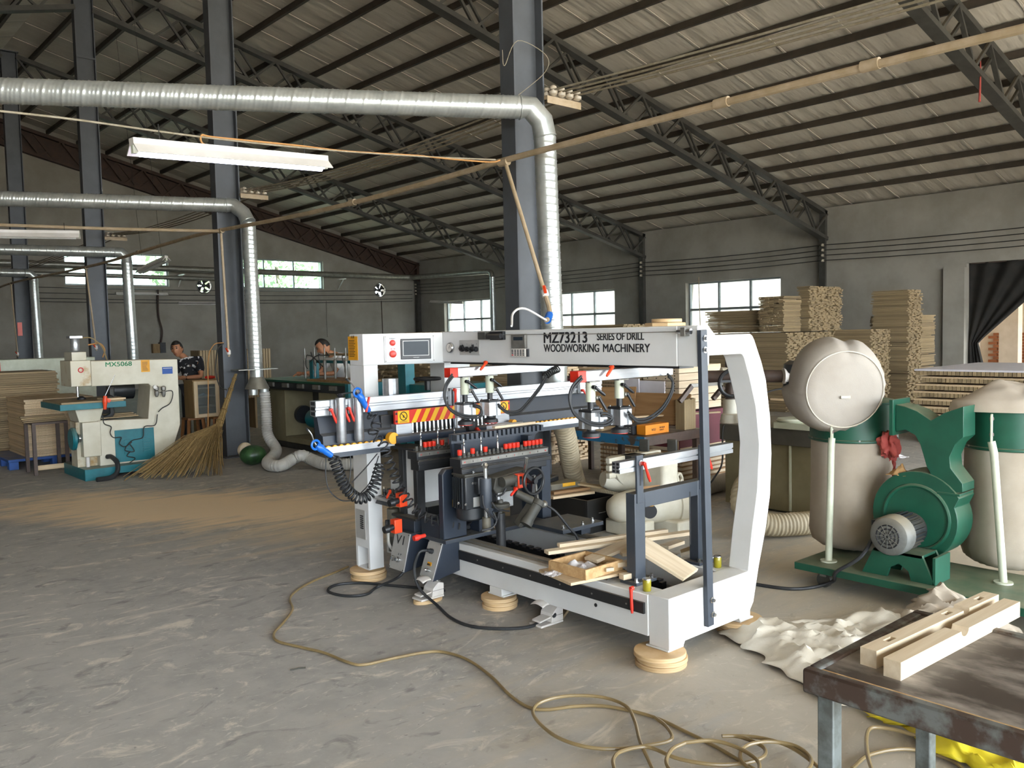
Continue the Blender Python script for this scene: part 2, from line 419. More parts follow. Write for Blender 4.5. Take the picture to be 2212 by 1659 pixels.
# ================================================================ structure
portal('portal_front', (5.25, FRONT-.05, 2.2), (math.radians(-90), 0, 0), 25.5, 4.4)
portal('portal_side_door', (WX+.4, 5.9, 1.48), (0, math.radians(-90), 0), 2.95, 4.1)
for _y in (14.28, 20.25, 26.2): portal('portal_window', (WX+.4, _y, 2.0), (0, math.radians(-90), 0), 1.8, 3.15)
for _x in (9.05, 14.9): portal('portal_window', (_x, BY+.4, 3.93), (math.radians(90), 0, 0), 3.2, 1.06)

def floor_material():
    m = bpy.data.materials.new('floor_concrete'); m.use_nodes = True; MATS['floor_concrete'] = m
    nt = m.node_tree; N = nt.nodes; L = nt.links; b = N['Principled BSDF']
    geo = N.new('ShaderNodeNewGeometry')
    def noise(scale, st=(1, 1, 1), rot=0, detail=6, dist=0, rough=.62):
        mp = N.new('ShaderNodeMapping'); mp.inputs['Scale'].default_value = st; mp.inputs['Rotation'].default_value = (0, 0, rot)
        L.new(geo.outputs['Position'], mp.inputs['Vector'])
        n = N.new('ShaderNodeTexNoise'); n.inputs['Scale'].default_value = scale; n.inputs['Detail'].default_value = detail
        n.inputs['Distortion'].default_value = dist; n.inputs['Roughness'].default_value = rough
        L.new(mp.outputs[0], n.inputs['Vector']); return n.outputs['Fac']
    def ramp(v, a, ca, b_, cb, mid=None):
        r = N.new('ShaderNodeValToRGB'); r.color_ramp.elements[0].position = a; r.color_ramp.elements[0].color = lin(ca) if isinstance(ca, str) else (ca, ca, ca, 1)
        r.color_ramp.elements[1].position = b_; r.color_ramp.elements[1].color = lin(cb) if isinstance(cb, str) else (cb, cb, cb, 1)
        L.new(v, r.inputs[0]); return r.outputs[0]
    def mix(f, a, c):
        x = N.new('ShaderNodeMix'); x.data_type = 'RGBA'
        if isinstance(f, float): x.inputs[0].default_value = f
        else: L.new(f, x.inputs[0])
        for i, q in ((6, a), (7, c)):
            if isinstance(q, str): x.inputs[i].default_value = lin(q)
            else: L.new(q, x.inputs[i])
        return x.outputs[2]
    def math_(op, a, c=0.0, clamp=False):
        x = N.new('ShaderNodeMath'); x.operation = op; x.use_clamp = clamp
        for i, q in ((0, a), (1, c)):
            if isinstance(q, (int, float)): x.inputs[i].default_value = q
            else: L.new(q, x.inputs[i])
        return x.outputs[0]
    base = ramp(noise(1.3), .35, 'a5a29c', .68, '94928e')
    fine = ramp(noise(7, detail=8), .38, 0.0, .62, .55)
    base = mix(fine, base, 'b0aca5')
    # scuffs and sweep marks
    streak = ramp(noise(2.6, (.75, 1.3, 1), .7, 9, 2.2, .7), .55, 0.0, .66, .8)
    base = mix(streak, base, 'd4ccbd')
    streak2 = ramp(noise(9, (.7, 1.4, 1), .3, 6, 2.5, .65), .60, 0.0, .68, .6)
    base = mix(streak2, base, 'd2ccc0')
    dark = ramp(noise(3.6, (.9, 1.5, 1), .5, 6, 1.5), .58, 0.0, .70, .7)
    base = mix(dark, base, '716f6d')
    spots = ramp(noise(26, detail=2), .70, 0.0, .75, .5)
    base = mix(spots, base, '6a6866')
    # sawdust drifts: mask from distance to drift centres, broken up by streaky noise
    sep = N.new('ShaderNodeSeparateXYZ'); L.new(geo.outputs['Position'], sep.inputs[0]); X, Y = sep.outputs[0], sep.outputs[1]
    br = noise(2.6, (.5, 2.6, 1), .62, 8, .9)
    br2 = noise(.9, (1, 1.4, 1), .4, 5, .4)
    def drift(cx, cy, ang, ru, rv, gain, soft):
        ca, sa = math.cos(ang), math.sin(ang)
        dx = math_('SUBTRACT', X, cx); dy = math_('SUBTRACT', Y, cy)
        u = math_('DIVIDE', math_('ADD', math_('MULTIPLY', dx, ca), math_('MULTIPLY', dy, sa)), ru)
        v = math_('DIVIDE', math_('SUBTRACT', math_('MULTIPLY', dy, ca), math_('MULTIPLY', dx, sa)), rv)
        d = math_('SQRT', math_('ADD', math_('MULTIPLY', u, u), math_('MULTIPLY', v, v)))
        w = math_('ADD', d, math_('MULTIPLY', math_('SUBTRACT', br, .5), soft))
        w = math_('ADD', w, math_('MULTIPLY', math_('SUBTRACT', br2, .5), .9))
        r = N.new('ShaderNodeMapRange'); r.inputs['From Min'].default_value = 1.05; r.inputs['From Max'].default_value = .55
        r.inputs['To Max'].default_value = gain; L.new(w, r.inputs['Value']); return r.outputs[0]
    d1 = drift(3.0, 8.35, -.95, 2.5, .95, .95, 1.3)
    d2 = drift(4.3, 6.6, -.9, 2.6, 1.5, .6, 2.2)
    d3 = drift(4.2, 1.9, .3, 2.7, 2.0, .5, 1.6)
    d4 = drift(6.8, 2.2, .8, 3.4, 2.6, .6, 1.2)
    for d, c in ((d3, 'b8ab95'), (d4, 'c4b59b'), (d2, 'd0bd9e'), (d1, 'ecd2ae')): base = mix(d, base, c)
    L.new(base, b.inputs['Base Color'])
    rr = N.new('ShaderNodeMapRange'); rr.inputs['To Min'].default_value = .55; rr.inputs['To Max'].default_value = .85
    L.new(noise(5), rr.inputs['Value']); L.new(rr.outputs[0], b.inputs['Roughness']); b.inputs['Specular IOR Level'].default_value = .35
    bp = N.new('ShaderNodeBump'); bp.inputs['Strength'].default_value = .12; bp.inputs['Distance'].default_value = .01
    L.new(noise(30, detail=4), bp.inputs['Height']); L.new(bp.outputs[0], b.inputs['Normal'])
floor_material()
mat('wall_concrete', 'a19b90', '8d877c', rough=.85, scale=.9, detail=8, lo=.38, hi=.64, bump=.08, bscale=9)
mat('roof_foil', 'd2c9ba', 'c6bcac', rough=.55, scale=1.2, detail=5, bump=.8, bscale=1.5, bdist=.06, stretch=(.45, 3, 1))

struct(MB().box(LX-.4, WX+.4, FRONT, BY+.4, -.2, 0).build('floor', 'floor_concrete'))
struct(MB().box(-70, 90, -70, 100, -.32, -.2).build('ground_yard', 'yard_ground'))
struct(MB().box(-20, 30, -40, FRONT-.02, -.22, -.012).build('ground_apron', 'yard_ground'))

def wall_mesh(u0, u1, z0, z1, holes):              # list of rectangles that leave the holes free
    us = sorted({u0, u1, *[h[0] for h in holes], *[h[1] for h in holes]}); zs = sorted({z0, z1, *[h[2] for h in holes], *[h[3] for h in holes]})
    R = []
    for a, b in zip(us[:-1], us[1:]):
        run = None
        for c, d in zip(zs[:-1], zs[1:]):
            mid = ((a+b)/2, (c+d)/2)
            if any(h[0] < mid[0] < h[1] and h[2] < mid[1] < h[3] for h in holes): run = None; continue
            if run: run[3] = d
            else: run = [a, b, c, d]; R.append(run)
    return R
RW = [(12.70, 15.86, 1.10, 2.95), (18.68, 21.84, 1.10, 2.92), (24.62, 27.80, 1.10, 2.90)]   # right-wall windows (y0,y1,z0,z1)
BW = [(13.30, 16.50, 3.40, 4.47), (7.43, 10.66, 3.40, 4.47)]                                 # back-wall windows (x0,x1,z0,z1)
FANS = [(11.85, 3.46), (19.02, 3.41)]
w = MB()
for a, b, c, d in wall_mesh(FRONT, BY, 0, roofz(WX), RW+[(3.85, 7.95, 0, 2.95)]): w.box(WX, WX+.4, a, b, c, d)
w.box(WX-.12, WX, 7.95, 8.42, 0, 2.86)
struct(w.build('wall_right', 'wall_concrete', smooth=0))
w = MB()
for a, b, c, d in wall_mesh(LX, WX, 0, ROOF0, BW+[(x-.32, x+.32, z-.32, z+.32) for x, z in FANS]): w.box(a, b, BY, BY+.4, c, d)
w.prism([(LX-.4, ROOF0), (WX+.4, ROOF0), (WX+.4, ROOF0+.02), (RIDGE, roofz(RIDGE)+.12), (LX-.4, ROOF0+.02)], 'y', BY, BY+.4)
wb = struct(w.build('wall_back', 'wall_concrete', smooth=0))
w = MB()
for a, b, c, d in wall_mesh(FRONT, BY, 0, ROOF0, []): w.box(LX-.4, LX, a, b, c, d)
struct(w.build('wall_left', 'wall_concrete', smooth=0))
w = MB()
for a, b, c, d in wall_mesh(LX, WX, 0, ROOF0, [(-7.5, 18.0, 0, 4.4)]): w.box(a, b, FRONT, FRONT+.3, c, d)
w.prism([(LX-.4, ROOF0), (WX+.4, ROOF0), (WX+.4, ROOF0+.02), (RIDGE, roofz(RIDGE)+.12), (LX-.4, ROOF0+.02)], 'y', FRONT, FRONT+.3)
struct(w.build('wall_front', 'wall_concrete', smooth=0))

# ---- roof: sheets laid up the slope, seams every 1.2 m, purlins below
ceil = MB()
for a, b in ((RIDGE, WX+.6), (RIDGE, LX-.6)):
    ceil.prism([(a, roofz(a)+.10), (b, roofz(b)+.10 if b > RIDGE else roofz(b)+.10), (b, roofz(b)+.16), (a, roofz(a)+.16)], 'y', FRONT-.6, BY+.6)
ceil = struct(ceil.build('ceiling', 'steel_dull', smooth=0))
y = FRONT-.3; k = 0; ref = {}
PW = 1.205
while y < BY+.3:
    for side in (1, -1):
        if side not in ref:
            xe = WX+.4 if side == 1 else LX-.4
            def pt(u, v, xe=xe, y=y):
                x = RIDGE + (xe-RIDGE)*u
                sag = .012*math.sin(v*math.pi)*abs(math.sin(u*19*math.pi))
                return (x, y+.012+(PW-.024)*v, roofz(x)+.085-sag)
            ref[side] = MB().grid(pt, 57, 4).build('roof_panel', 'roof_foil', ceil, smooth=60)
        else:
            o = ref[side].copy(); COL.objects.link(o); o.location.y += PW*k
    y += PW; k += 1
sm = MB().prism([(RIDGE, roofz(RIDGE)+.06), (WX+.3, roofz(WX+.3)+.06), (WX+.3, roofz(WX+.3)+.075), (RIDGE, roofz(RIDGE)+.075)], 'y', -.018, .018).build('roof_seam', 'roof_foil', ceil, smooth=0)
base_y = sm.location.y
y = FRONT-.3+PW; first = True
while y < BY:
    o = sm if first else sm.copy()
    if not first: COL.objects.link(o)
    o.location.y = base_y + y; first = False; y += PW
pur = None
for i in range(19):
    x = 19.9-.85*i
    if x < RIDGE-.2: break
    z = roofz(x)
    if pur is None:
        m_ = MB()
        m_.box(x-.03, x-.022, FRONT, BY, z-.052, z+.055).box(x-.03, x+.035, FRONT, BY, z-.06, z-.052).box(x+.028, x+.035, FRONT, BY, z-.052, z-.035).box(x-.03, x+.035, FRONT, BY, z+.048, z+.056)
        pur = m_.build('purlin', 'purlin_paint', ceil, smooth=0); p0 = np.array(pur.location); x0 = x; z0_ = z
    else:
        o = pur.copy(); COL.objects.link(o); o.location = (p0[0]+x-x0, p0[1], p0[2]+z-z0_)
    xl = 2*RIDGE-x
    o = pur.copy(); COL.objects.link(o); o.location = (p0[0]+xl-x0, p0[1], p0[2]+z-z0_)

# ---- trusses and columns
FR = [-.63, 5.37, 11.37, 17.37, 23.37, 29.37]
def bot(x): return 3.80 + .2485*((20.74-x) if x >= RIDGE else (20.74-RIDGE)-(RIDGE-x))
def topc(x): return roofz(x)-.17
BAYN = ['behind the camera end', 'that crosses the top right corner', 'that ends at the right wall beside the tall timber stack',
        'that runs from the column behind the router to the right wall', 'that runs behind the galvanised duct to the right wall', '']
BARS = {}
def truss(i, yy):
    brown = i == 5
    m = 'truss_brown' if brown else 'truss_paint'
    lab = ('rust-brown steel roof truss tight against the back wall' if brown else
           ['grey steel roof truss nearest the open end of the hall', 'grey steel roof truss crossing the top right corner of the hall',
            'grey steel roof truss ending above the tall timber stacks at the right wall', 'grey steel roof truss meeting the right wall between the nearest two windows',
            'grey steel roof truss passing behind the nearest column, second from the back wall'][i])
    t = thing('roof_truss', lab, 'truss', (RIDGE, yy, bot(20.74)), 'roof trusses')
    for s in (1, -1):
        xe = 20.80 if s == 1 else 2*RIDGE-20.80
        xf = RIDGE+.15*s
        c = MB(); c.beam((xf, yy, topc(xf)), (xe, yy, topc(xe)), .16, .10); c.build('top_chord', m, t, smooth=0)
        c = MB(); c.beam((xf, yy, bot(xf)), (xe, yy, bot(xe)), .20, .016).beam((xf, yy-.095, bot(xf)+.04), (xe, yy-.095, bot(xe)+.04), .012, .08).beam((xf, yy+.095, bot(xf)+.04), (xe, yy+.095, bot(xe)+.04), .012, .08)
        c.build('bottom_chord', m, t, smooth=0)
        L = abs(xe-xf); n = 13; zz = MB()
        for pl in (-.07, .07):
            for j in range(n):
                a = xf + (xe-xf)*(j+(.0 if pl < 0 else .38))/n; b_ = xf + (xe-xf)*min(n, (j+.5+(.0 if pl < 0 else .38)))/n; c_ = xf+(xe-xf)*min(n, (j+1+(.0 if pl < 0 else .38)))/n
                segs = [((a, yy+pl, topc(a)-.03), (b_, yy+pl, bot(b_)+.03)), ((b_, yy+pl, bot(b_)+.03), (c_, yy+pl, topc(c_)-.03))]
                for p, q in segs:
                    if abs(p[0]-q[0]) < .05: continue
                    if s == 1 and i >= 1:
                        MB().beam(p, q, .045, .045, (0, 1, 0)).build('web_bar', m, t, smooth=0)
                    else: zz.beam(p, q, .045, .045, (0, 1, 0))
        if zz.v: zz.build('web', m, t, smooth=0)
        e = MB().box(xe-.02*s, xe-.12*s, yy-.08, yy+.08, bot(xe)-.02, topc(xe)+.05).build('end_plate', m, t, smooth=0)
        if brown:
            MB().prism([(xf, bot(xf)), (xe, bot(xe)), (xe, topc(xe)), (xf, topc(xf))], 'y', yy+.09, yy+.10).build('backing_sheet', m, t, smooth=0)
    return t
for i, yy in enumerate(FR): truss(i, yy)
CL = ['dark steel column just behind the camera', 'dark blue-grey steel column rising behind the white drilling machine', 'dark steel column with the straw broom leaning on it',
      'dark steel column behind the cream router machine', 'dark steel column at the far left edge with an orange plate']
CO = []
for i, yy in enumerate(FR[:5]):
    if i == 0: continue
    t = thing('steel_column', CL[i], 'column', (RIDGE, yy, 0), 'centre columns'); CO.append(t)
    zt = bot(RIDGE)+.75
    for sx in (-1, 1): bx('flange', 'steel_column', t, RIDGE+sx*.16-.008, RIDGE+sx*.16+.008, yy-.085, yy+.085, 0, zt, bevel=0)
    bx('web', 'steel_column', t, RIDGE-.155, RIDGE+.155, yy-.006, yy+.006, 0, zt, bevel=0)
    bx('base_plate', 'steel_column', t, RIDGE-.22, RIDGE+.22, yy-.18, yy+.18, 0, .015, bevel=0)
    bx('cap_plate', 'steel_column', t, RIDGE-.2, RIDGE+.2, yy-.12, yy+.12, zt, zt+.02, bevel=0)
    if i == 3: bx('stiffener', 'steel_column', t, RIDGE-.168, RIDGE+.168, yy-.09, yy-.082, bot(RIDGE)-.9, bot(RIDGE)-.87, bevel=0)
    if i == 4: MB().obox((RIDGE-.10, yy-.10, 1.95), (.10, .02, .32)).build('orange_plate', 'orange_plastic', t)
PL = ['steel wall post between the door and the nearest window', 'steel wall post left of the nearest right-wall window', 'steel wall post hidden behind the nearest column', 'steel corner post where right and back walls meet']
mk = None
for i, yy in enumerate(FR[2:]):
    t = thing('wall_post', PL[i], 'column', (20.76, yy, 0), 'right wall posts')
    bx('flange', 'truss_paint', t, 20.66, 20.675, yy-.085, yy+.085, 0, 3.82, bevel=0)
    bx('web', 'truss_paint', t, 20.675, 20.88, yy-.006, yy+.006, 0, 3.82, bevel=0)
    for z in (3.65, 3.52, 3.39, 3.26):
        MB().lathe([(0, .012), (.2, .035), (.5, .02), (.75, .038), (1, .015)], (20.66, yy-.05, z), (20.56, yy-.05, z), 10).build('insulator', 'porcelain', t)
# cables strung along right wall and back wall
for rk, z in (('topmost', 3.65), ('second', 3.52), ('third', 3.39), ('lowest', 3.26)):
    pts = []
    for y0, y1 in ((4.5, 11.37), (11.37, 17.37), (17.37, 23.37), (23.37, 29.3)):
        for k in range(9):
            u = k/8; pts.append((20.60, y0+(y1-y0)*u-.05, z-.35*u*(1-u)*.55))
    tag(MB().tube(pts, .011, 5).build('wall_cable', 'wire_black'), rk+' of four thin black cables sagging between insulators along the right wall', 'cable', 'four right wall cables')
for k_, z in enumerate((3.42, 3.25, 3.08, 2.98)):
    pts = [(20.5-14.5*u, 29.42, z-.9*u*(1-u)*.35-.1*u) for u in [j/14 for j in range(15)]]
    tag(MB().tube(pts, .011, 5).build('wall_cable', 'wire_black'), ['topmost', 'second', 'third', 'lowest'][k_]+' of four thin black cables slung across the back wall below the windows', 'cable', 'four back wall cables')

# ---- windows
def window(name, axis, plane, u0, u1, z0, z1, cols, trans, pm, sill=True):
    t = thing(name, '', 'window', ((plane, (u0+u1)/2, z0) if axis == 'x' else ((u0+u1)/2, plane, z0)))
    del t['label']; del t['category']; struct(t)
    def B(nm, m, a, b, c, d, w, off=0):
        if axis == 'x': return bx(nm, m, t, plane+off-w/2, plane+off+w/2, a, b, c, d, bevel=0)
        return bx(nm, m, t, a, b, plane+off-w/2, plane+off+w/2, c, d, bevel=0)
    f = .05
    B('frame_rail', 'window_frame', u0, u1, z0, z0+f, .09); B('frame_rail', 'window_frame', u0, u1, z1-f, z1, .09)
    B('frame_stile', 'window_frame', u0, u0+f, z0+f, z1-f, .09); B('frame_stile', 'window_frame', u1-f, u1, z0+f, z1-f, .09)
    for tz in trans: B('transom', 'window_frame', u0+f, u1-f, tz-.035, tz+.035, .08)
    us = [u0]+cols+[u1]
    zs = [z0]+trans+[z1]
    for q in cols:
        for c, d in zip(zs[:-1], zs[1:]): B('mullion', 'window_frame', q-.025, q+.025, c+.035, d-.035, .07)
    for a, b in zip(us[:-1], us[1:]):
        for c, d in zip(zs[:-1], zs[1:]): B('pane', pm, a+.025, b-.025, c+.035, d-.035, .006)
    return t
for i, (a, b, c, d) in enumerate(RW):
    n = 3; cs = [a+(b-a)*k/n for k in range(1, n)]
    window('window_%d' % (i+1), 'x', WX+.20, a, b, c, d, cs, [2.15], 'pane')
for i, (a, b, c, d) in enumerate(BW):
    cs = [a+(b-a)*.26, a+(b-a)*.63]
    window('window_%d' % (i+4), 'y', BY+.14, a, b, c, d, cs, [3.96], 'pane_tint')
for i, (x, z) in enumerate(FANS):
    t = thing('exhaust_fan', ['round exhaust fan set in the back wall, blades seen against daylight, left of the near column'.replace('near ', ''), 'round exhaust fan set in the back wall near the corner'][i], 'fan', (x, BY+.1, z-.32), 'wall exhaust fans')
    ring = MB(); n = 32
    for yy in (BY-.002, BY+.12):
        for r in (.27, None):
            for k in range(n):
                th = 2*math.pi*k/n; cth, sth = math.cos(th), math.sin(th)
                rr = .27 if r else .319/max(abs(cth), abs(sth)); ring.v.append((x+rr*cth, yy, z+rr*sth))
    for k in range(n):
        k2 = (k+1) % n; a, b, c, d = k, k2, n+k2, n+k; o = 2*n
        for f in ((a, b, c, d), (o+d, o+c, o+b, o+a), (a, o+a, o+b, b), (d, c, o+c, o+d)): ring.f.append(f); ring.t.append(.5)
    ring.build('surround', 'wall_concrete', t, smooth=30)
    MB().torus((x, BY-.02, z), (0, 1, 0), .27, .02).build('rim', 'steel_dull', t)
    cy('hub', 'motor_black', t, (x, BY+.02, z), (x, BY+.14, z), .07)
    for k in range(5):
        th = 2*math.pi*k/5+i*.6
        def bl(u, v, th=th):
            r = .06+.19*u; a = th+(v-.5)*(.6+.5*u); return (x+r*math.cos(a), BY+.05+.06*v, z+r*math.sin(a))
        MB().grid(bl, 4, 4).build('blade', 'motor_black', t, solid=.004)
    for k in range(3):
        th = 2*math.pi*k/3+.4; MB().beam((x+.05*math.cos(th), BY+.0, z+.05*math.sin(th)), (x+.28*math.cos(th), BY+.0, z+.28*math.sin(th)), .02, .02, (0, 1, 0)).build('guard_bar', 'motor_black', t)

# ---- outdoors seen through openings
struct(MB().box(25.2, 25.5, 10.5, 31, 0-.2, 3.4).build('wall_neighbour', 'render_pale', smooth=0))
def tree(x, y, h, r, seed, lab):
    rnd = random.Random(seed); t = thing('leafy_tree', lab, 'tree', (x, y, -.2), 'trees behind the hall')
    MB().tube([(x, y, -.2), (x+.1, y, h*.4), (x-.05, y+.1, h*.75)], .14, 8, lambda i, a, th: .16-.04*i).build('trunk', 'bark', t)
    m = MB()
    for k in range(900):
        th, ph = rnd.uniform(0, 6.28), math.acos(rnd.uniform(-1, 1)); q = r*rnd.uniform(.55, 1)
        c = Vector((x+q*math.sin(ph)*math.cos(th), y+q*math.sin(ph)*math.sin(th), h*.78+q*.8*math.cos(ph)))
        s_ = rnd.uniform(.12, .26); a = Vector((rnd.uniform(-1, 1), rnd.uniform(-1, 1), rnd.uniform(-1, 1))).normalized(); b = a.orthogonal().normalized()
        m.tint = rnd.random(); m._add([c-a*s_, c-b*s_*.6, c+a*s_, c+b*s_*.6], [(0, 1, 2, 3)])
    m.build('foliage', 'leaf', t, kind='stuff', smooth=0)
tree(14.2, 36.5, 6.0, 2.2, 1, 'green leafy tree seen through the left part of the right-hand back window')
tree(18.6, 37.5, 6.6, 2.4, 2, 'green leafy tree seen through the right part of the right-hand back window')
# ================================================================ the white drilling machine
DM = thing('drilling_machine', 'large white multi-spindle wood drilling machine standing on wooden discs', 'machine', (3.5, 3.75, .07))
def lever(parent, p, d, L=.055, m='red_plastic', ax=(0, -1, 0)):   # clamping lever: hub, tapered arm
    p = Vector(p); d = Vector(d).normalized(); ax = Vector(ax)
    q = MB(); q.cyl(p, p+ax*.018, .011, .010, 12)
    a = p+ax*.014; q.lathe([(0, .010), (.3, .0075), (.8, .0085), (1, .006)], a, a+d*L+ax*.008, 10)
    o = q.build('clamp_lever', m, parent); cy('lever_stud', 'steel_dull', o, p-ax*.012, p+ax*.004, .006, n=8)
    return o
def bolt(parent, p, ax, r=.009, h=.008, m='chrome'):
    p = Vector(p); ax = Vector(ax)
    return MB().lathe([(0, r*1.7), (.2, r*1.7), (.21, r), (1, r*.95)], p, p+ax*h, 6).build('bolt', m, parent)

# ---- base
fb = bx('base_front_beam', 'white_paint', DM, 3.20, 3.325, 2.675, 4.99, .122, .328, bevel=.004)
rb = bx('base_rear_beam', 'white_paint', DM, 3.78, 3.90, 2.675, 4.82, .10, .328, bevel=.004)
bx('base_tray', 'slate_paint', DM, 3.325, 3.78, 2.675, 4.82, .17, .185)
bx('base_cross_member', 'white_paint', DM, 3.32, 3.90, 4.82, 4.99, .10, .328, bevel=.004)
bx('rack_strip', 'black_paint', DM, 3.186, 3.1995, 2.69, 4.75, .232, .288, bevel=.001)
rs = DM.children[-1]
for k in range(9): bolt(rs, (3.187, 2.80+.235*k, .26), (-1, 0, 0), .005, .004, 'steel_dull')
MB().lathe([(0, .010), (1, .010)], (3.199, 3.02, .20), (3.196, 3.02, .20), 10).build('slot_hole', 'print_black', DM)
for x in (3.265, 3.84):
    r = MB().prism([(x-.022, .328), (x+.022, .328), (x+.016, .335), (x+.018, .345), (x+.009, .353), (x-.009, .353), (x-.018, .345), (x-.016, .335)], 'y', 2.98, 4.75).build('guide_rail', 'steel_dull', DM, smooth=0)
for x in (3.43, 3.67):
    rk = MB().box(x-.02, x+.02, 2.95, 4.7, .185, .235).build('toothed_rack', 'black_paint', DM, smooth=0)
    tb = MB()
    for k in range(25): tb.box(x-.02, x+.02, 2.97+.07*k, 3.005+.07*k, .2351, .246)
    tb.build('rack_teeth', 'black_paint', rk, smooth=0, kind='stuff')
for (x, y, s) in ((3.26, 2.62, 1), (3.26, 3.83, 0), (3.86, 2.62, 1), (3.02, 4.91, 0), (3.72, 4.91, 0)):
    MB().box(x-.055, x+.065, y-.065, y+.075, .070, .080).build('foot_plate', 'white_paint', DM, bevel=.003)
    if abs(y-3.83) < .01: bx('foot_leg', 'white_paint', DM, 3.201, 3.324, y-.055, y+.055, .080, .122)
    MB().lathe([(0, .012), (.15, .012), (.16, .007), (1, .007)], (x-.035, y-.04, .080), (x-.035, y-.04, .125), 6).build('levelling_bolt', 'steel_dull', DM)
# ---- near end frame: one thick C-shaped plate
OUT = [(3.453, 1.634), (3.539, 1.633), (3.6, 1.584), (3.905, 1.585), (3.925, 1.575), (3.943, 1.552), (4.007, 1.438), (4.051, 1.337), (4.09, 1.135), (4.102, .933), (4.086, .707),
       (4.044, .537), (3.976, .347), (3.921, .158), (3.89, .122), (3.89, .090), (3.92, .080), (3.80, .080), (3.79, .098), (3.33, .098), (3.32, .080), (3.207, .080), (3.207, .332),
       (3.875, .332), (3.912, .534), (3.966, .749), (3.986, .995), (3.957, 1.195), (3.898, 1.358), (3.852, 1.46), (3.836, 1.478), (3.82, 1.483), (3.548, 1.484), (3.545, 1.440), (3.535, 1.432), (3.453, 1.432)]
MB().prism([(a, b) for a, b in OUT], 'y', 2.55, 2.675).build('end_frame', 'white_paint', DM, bevel=.006)
bar = MB().beam((3.468, 2.536, 1.612), (3.506, 2.536, .135), .05, .024, (0, 1, 0)).build('guard_bar', 'slate_paint', DM, bevel=.002)
for p in ((1523, 731), (1523, 756), (1538, 1296), (1540, 1327)):
    q = fy(p[0], p[1], 2.523); bolt(bar, q, (0, -1, 0), .010, .016)
# ---- top beam and left portal frame
bm = bx('top_beam', 'white_paint', DM, 3.45, 3.66, 2.675, 4.62, 1.432, 1.633, bevel=.004)
HD = [(2.96, 4.99), (2.96, 4.82), (3.064, 4.82), (3.45, 4.62), (3.66, 4.62), (3.84, 4.82), (3.84, 4.99)]
hd = MB().prism(HD, 'z', 1.425, 1.630).build('portal_head', 'white_paint', DM, bevel=.005)
col = MB().box(2.96, 3.066, 4.82, 4.99, .22, 1.425).box(2.96, 2.972, 4.82, 4.842, .08, .22).box(2.96, 2.972, 4.968, 4.99, .08, .22).box(2.972, 3.066, 4.82, 4.83, .08, .22).box(3.05, 3.066, 4.83, 4.99, .08, .22).box(2.972, 3.05, 4.978, 4.99, .08, .22).build('portal_front_column', 'white_paint', DM, smooth=0)
bx('portal_rear_column', 'white_paint', DM, 3.61, 3.84, 4.82, 4.99, .328, 1.425, bevel=.004)
# sticker, vent and number plate on the front column
a0, a1 = fx(752, 727, 2.96), fx(774, 783, 2.96)
st = bx('warning_sticker', 'sticker_orange', col, 2.9575, 2.96, a1[1], a0[1], 1.46, a0[2], bevel=0)
W_ = a0[1]-a1[1]
text('sticker_title', '注意', .02, (2.957, a0[1]-W_*.3, 1.605), (0, -1, 0), (0, 0, 1), 'print_black', st, w=W_*.4)
ln = MB()
for k in range(11): ln.box(2.9565, 2.9574, a0[1]-.012-W_*.75*random.uniform(.7, 1), a0[1]-.012, 1.588-.0105*k, 1.592-.0105*k)
ln.build('sticker_text_lines', 'print_black', st, kind='stuff', smooth=0)
p0, p1 = fx(769, 1098, 2.96), fx(791, 1166, 2.96)
vt = bx('vent_plate', 'label_grey', col, 2.956, 2.96, p1[1], p0[1], p1[2], p0[2], bevel=0)
for k in range(7):
    z = p1[2]+(p0[2]-p1[2])*(.35+.07*k); bx('vent_slot', 'print_black', vt, 2.955, 2.9562, p1[1]+(p0[1]-p1[1])*.18, p1[1]+(p0[1]-p1[1])*.52, z, z+.009, bevel=0)
# ---- control panel on the slanted face
PU = np.array([.386, -.2, 0])/np.hypot(.386, .2); PN = np.array([-PU[1]*-1, PU[0]*-1, 0]); PN = np.array([PU[1], -PU[0], 0])
PO = np.array([3.064, 4.82, 0]); PR = (0, 0, math.atan2(PU[1], PU[0]))
def pf(u, z, off=0.0): return PO+PU*u+PN*off+np.array([0, 0, z])
pn = MB().obox(pf(.215, 1.5275, .004), (.335, .008, .178), PR).build('control_panel', 'white_paint', DM, bevel=.002)
for u0, u1, z0, z1 in ((.056, .374, 1.4455, 1.4465), (.056, .374, 1.6085, 1.6095), (.056, .0575, 1.446, 1.609), (.3725, .374, 1.446, 1.609)):
    MB().obox(pf((u0+u1)/2, (z0+z1)/2, .0085), (u1-u0, .001, z1-z0), PR).build('panel_border', 'print_black', pn)
for u, z in ((.056, 1.447), (.374, 1.447), (.056, 1.608), (.374, 1.608)):
    MB().cyl(pf(u, z, .008), pf(u, z, .011), .005, None, 8).build('panel_screw', 'steel_dull', pn)
ts = MB().obox(pf(.255, 1.525, .014), (.20, .012, .135), PR).build('touch_screen', 'black_plastic', pn, bevel=.003)
MB().obox(pf(.255, 1.530, .0205), (.166, .002, .093), PR).build('screen_glass', 'screen', ts)
MB().obox(pf(.255, 1.530, .0202), (.172, .001, .099), PR).build('screen_bezel', 'label_grey', ts)
text('screen_maker', 'WEINVIEW', .006, pf(.235, 1.466, .0205), PU, (0, 0, 1), 'label_grey', ts, w=.04)
for z, r in ((1.568, .0165), (1.495, .020)):
    b_ = MB().lathe([(0, r*1.2), (.2, r*1.2), (.25, r*.75), (.55, r*.75), (.6, r), (.95, r), (1, r*.85)], pf(.103, z, .008), pf(.103, z, .034), 20).build('push_button', 'red_plastic', pn)
text('button_caption', '电源指示', .011, pf(.083, 1.592, .0085), PU, (0, 0, 1), 'print_black', pn, w=.04)
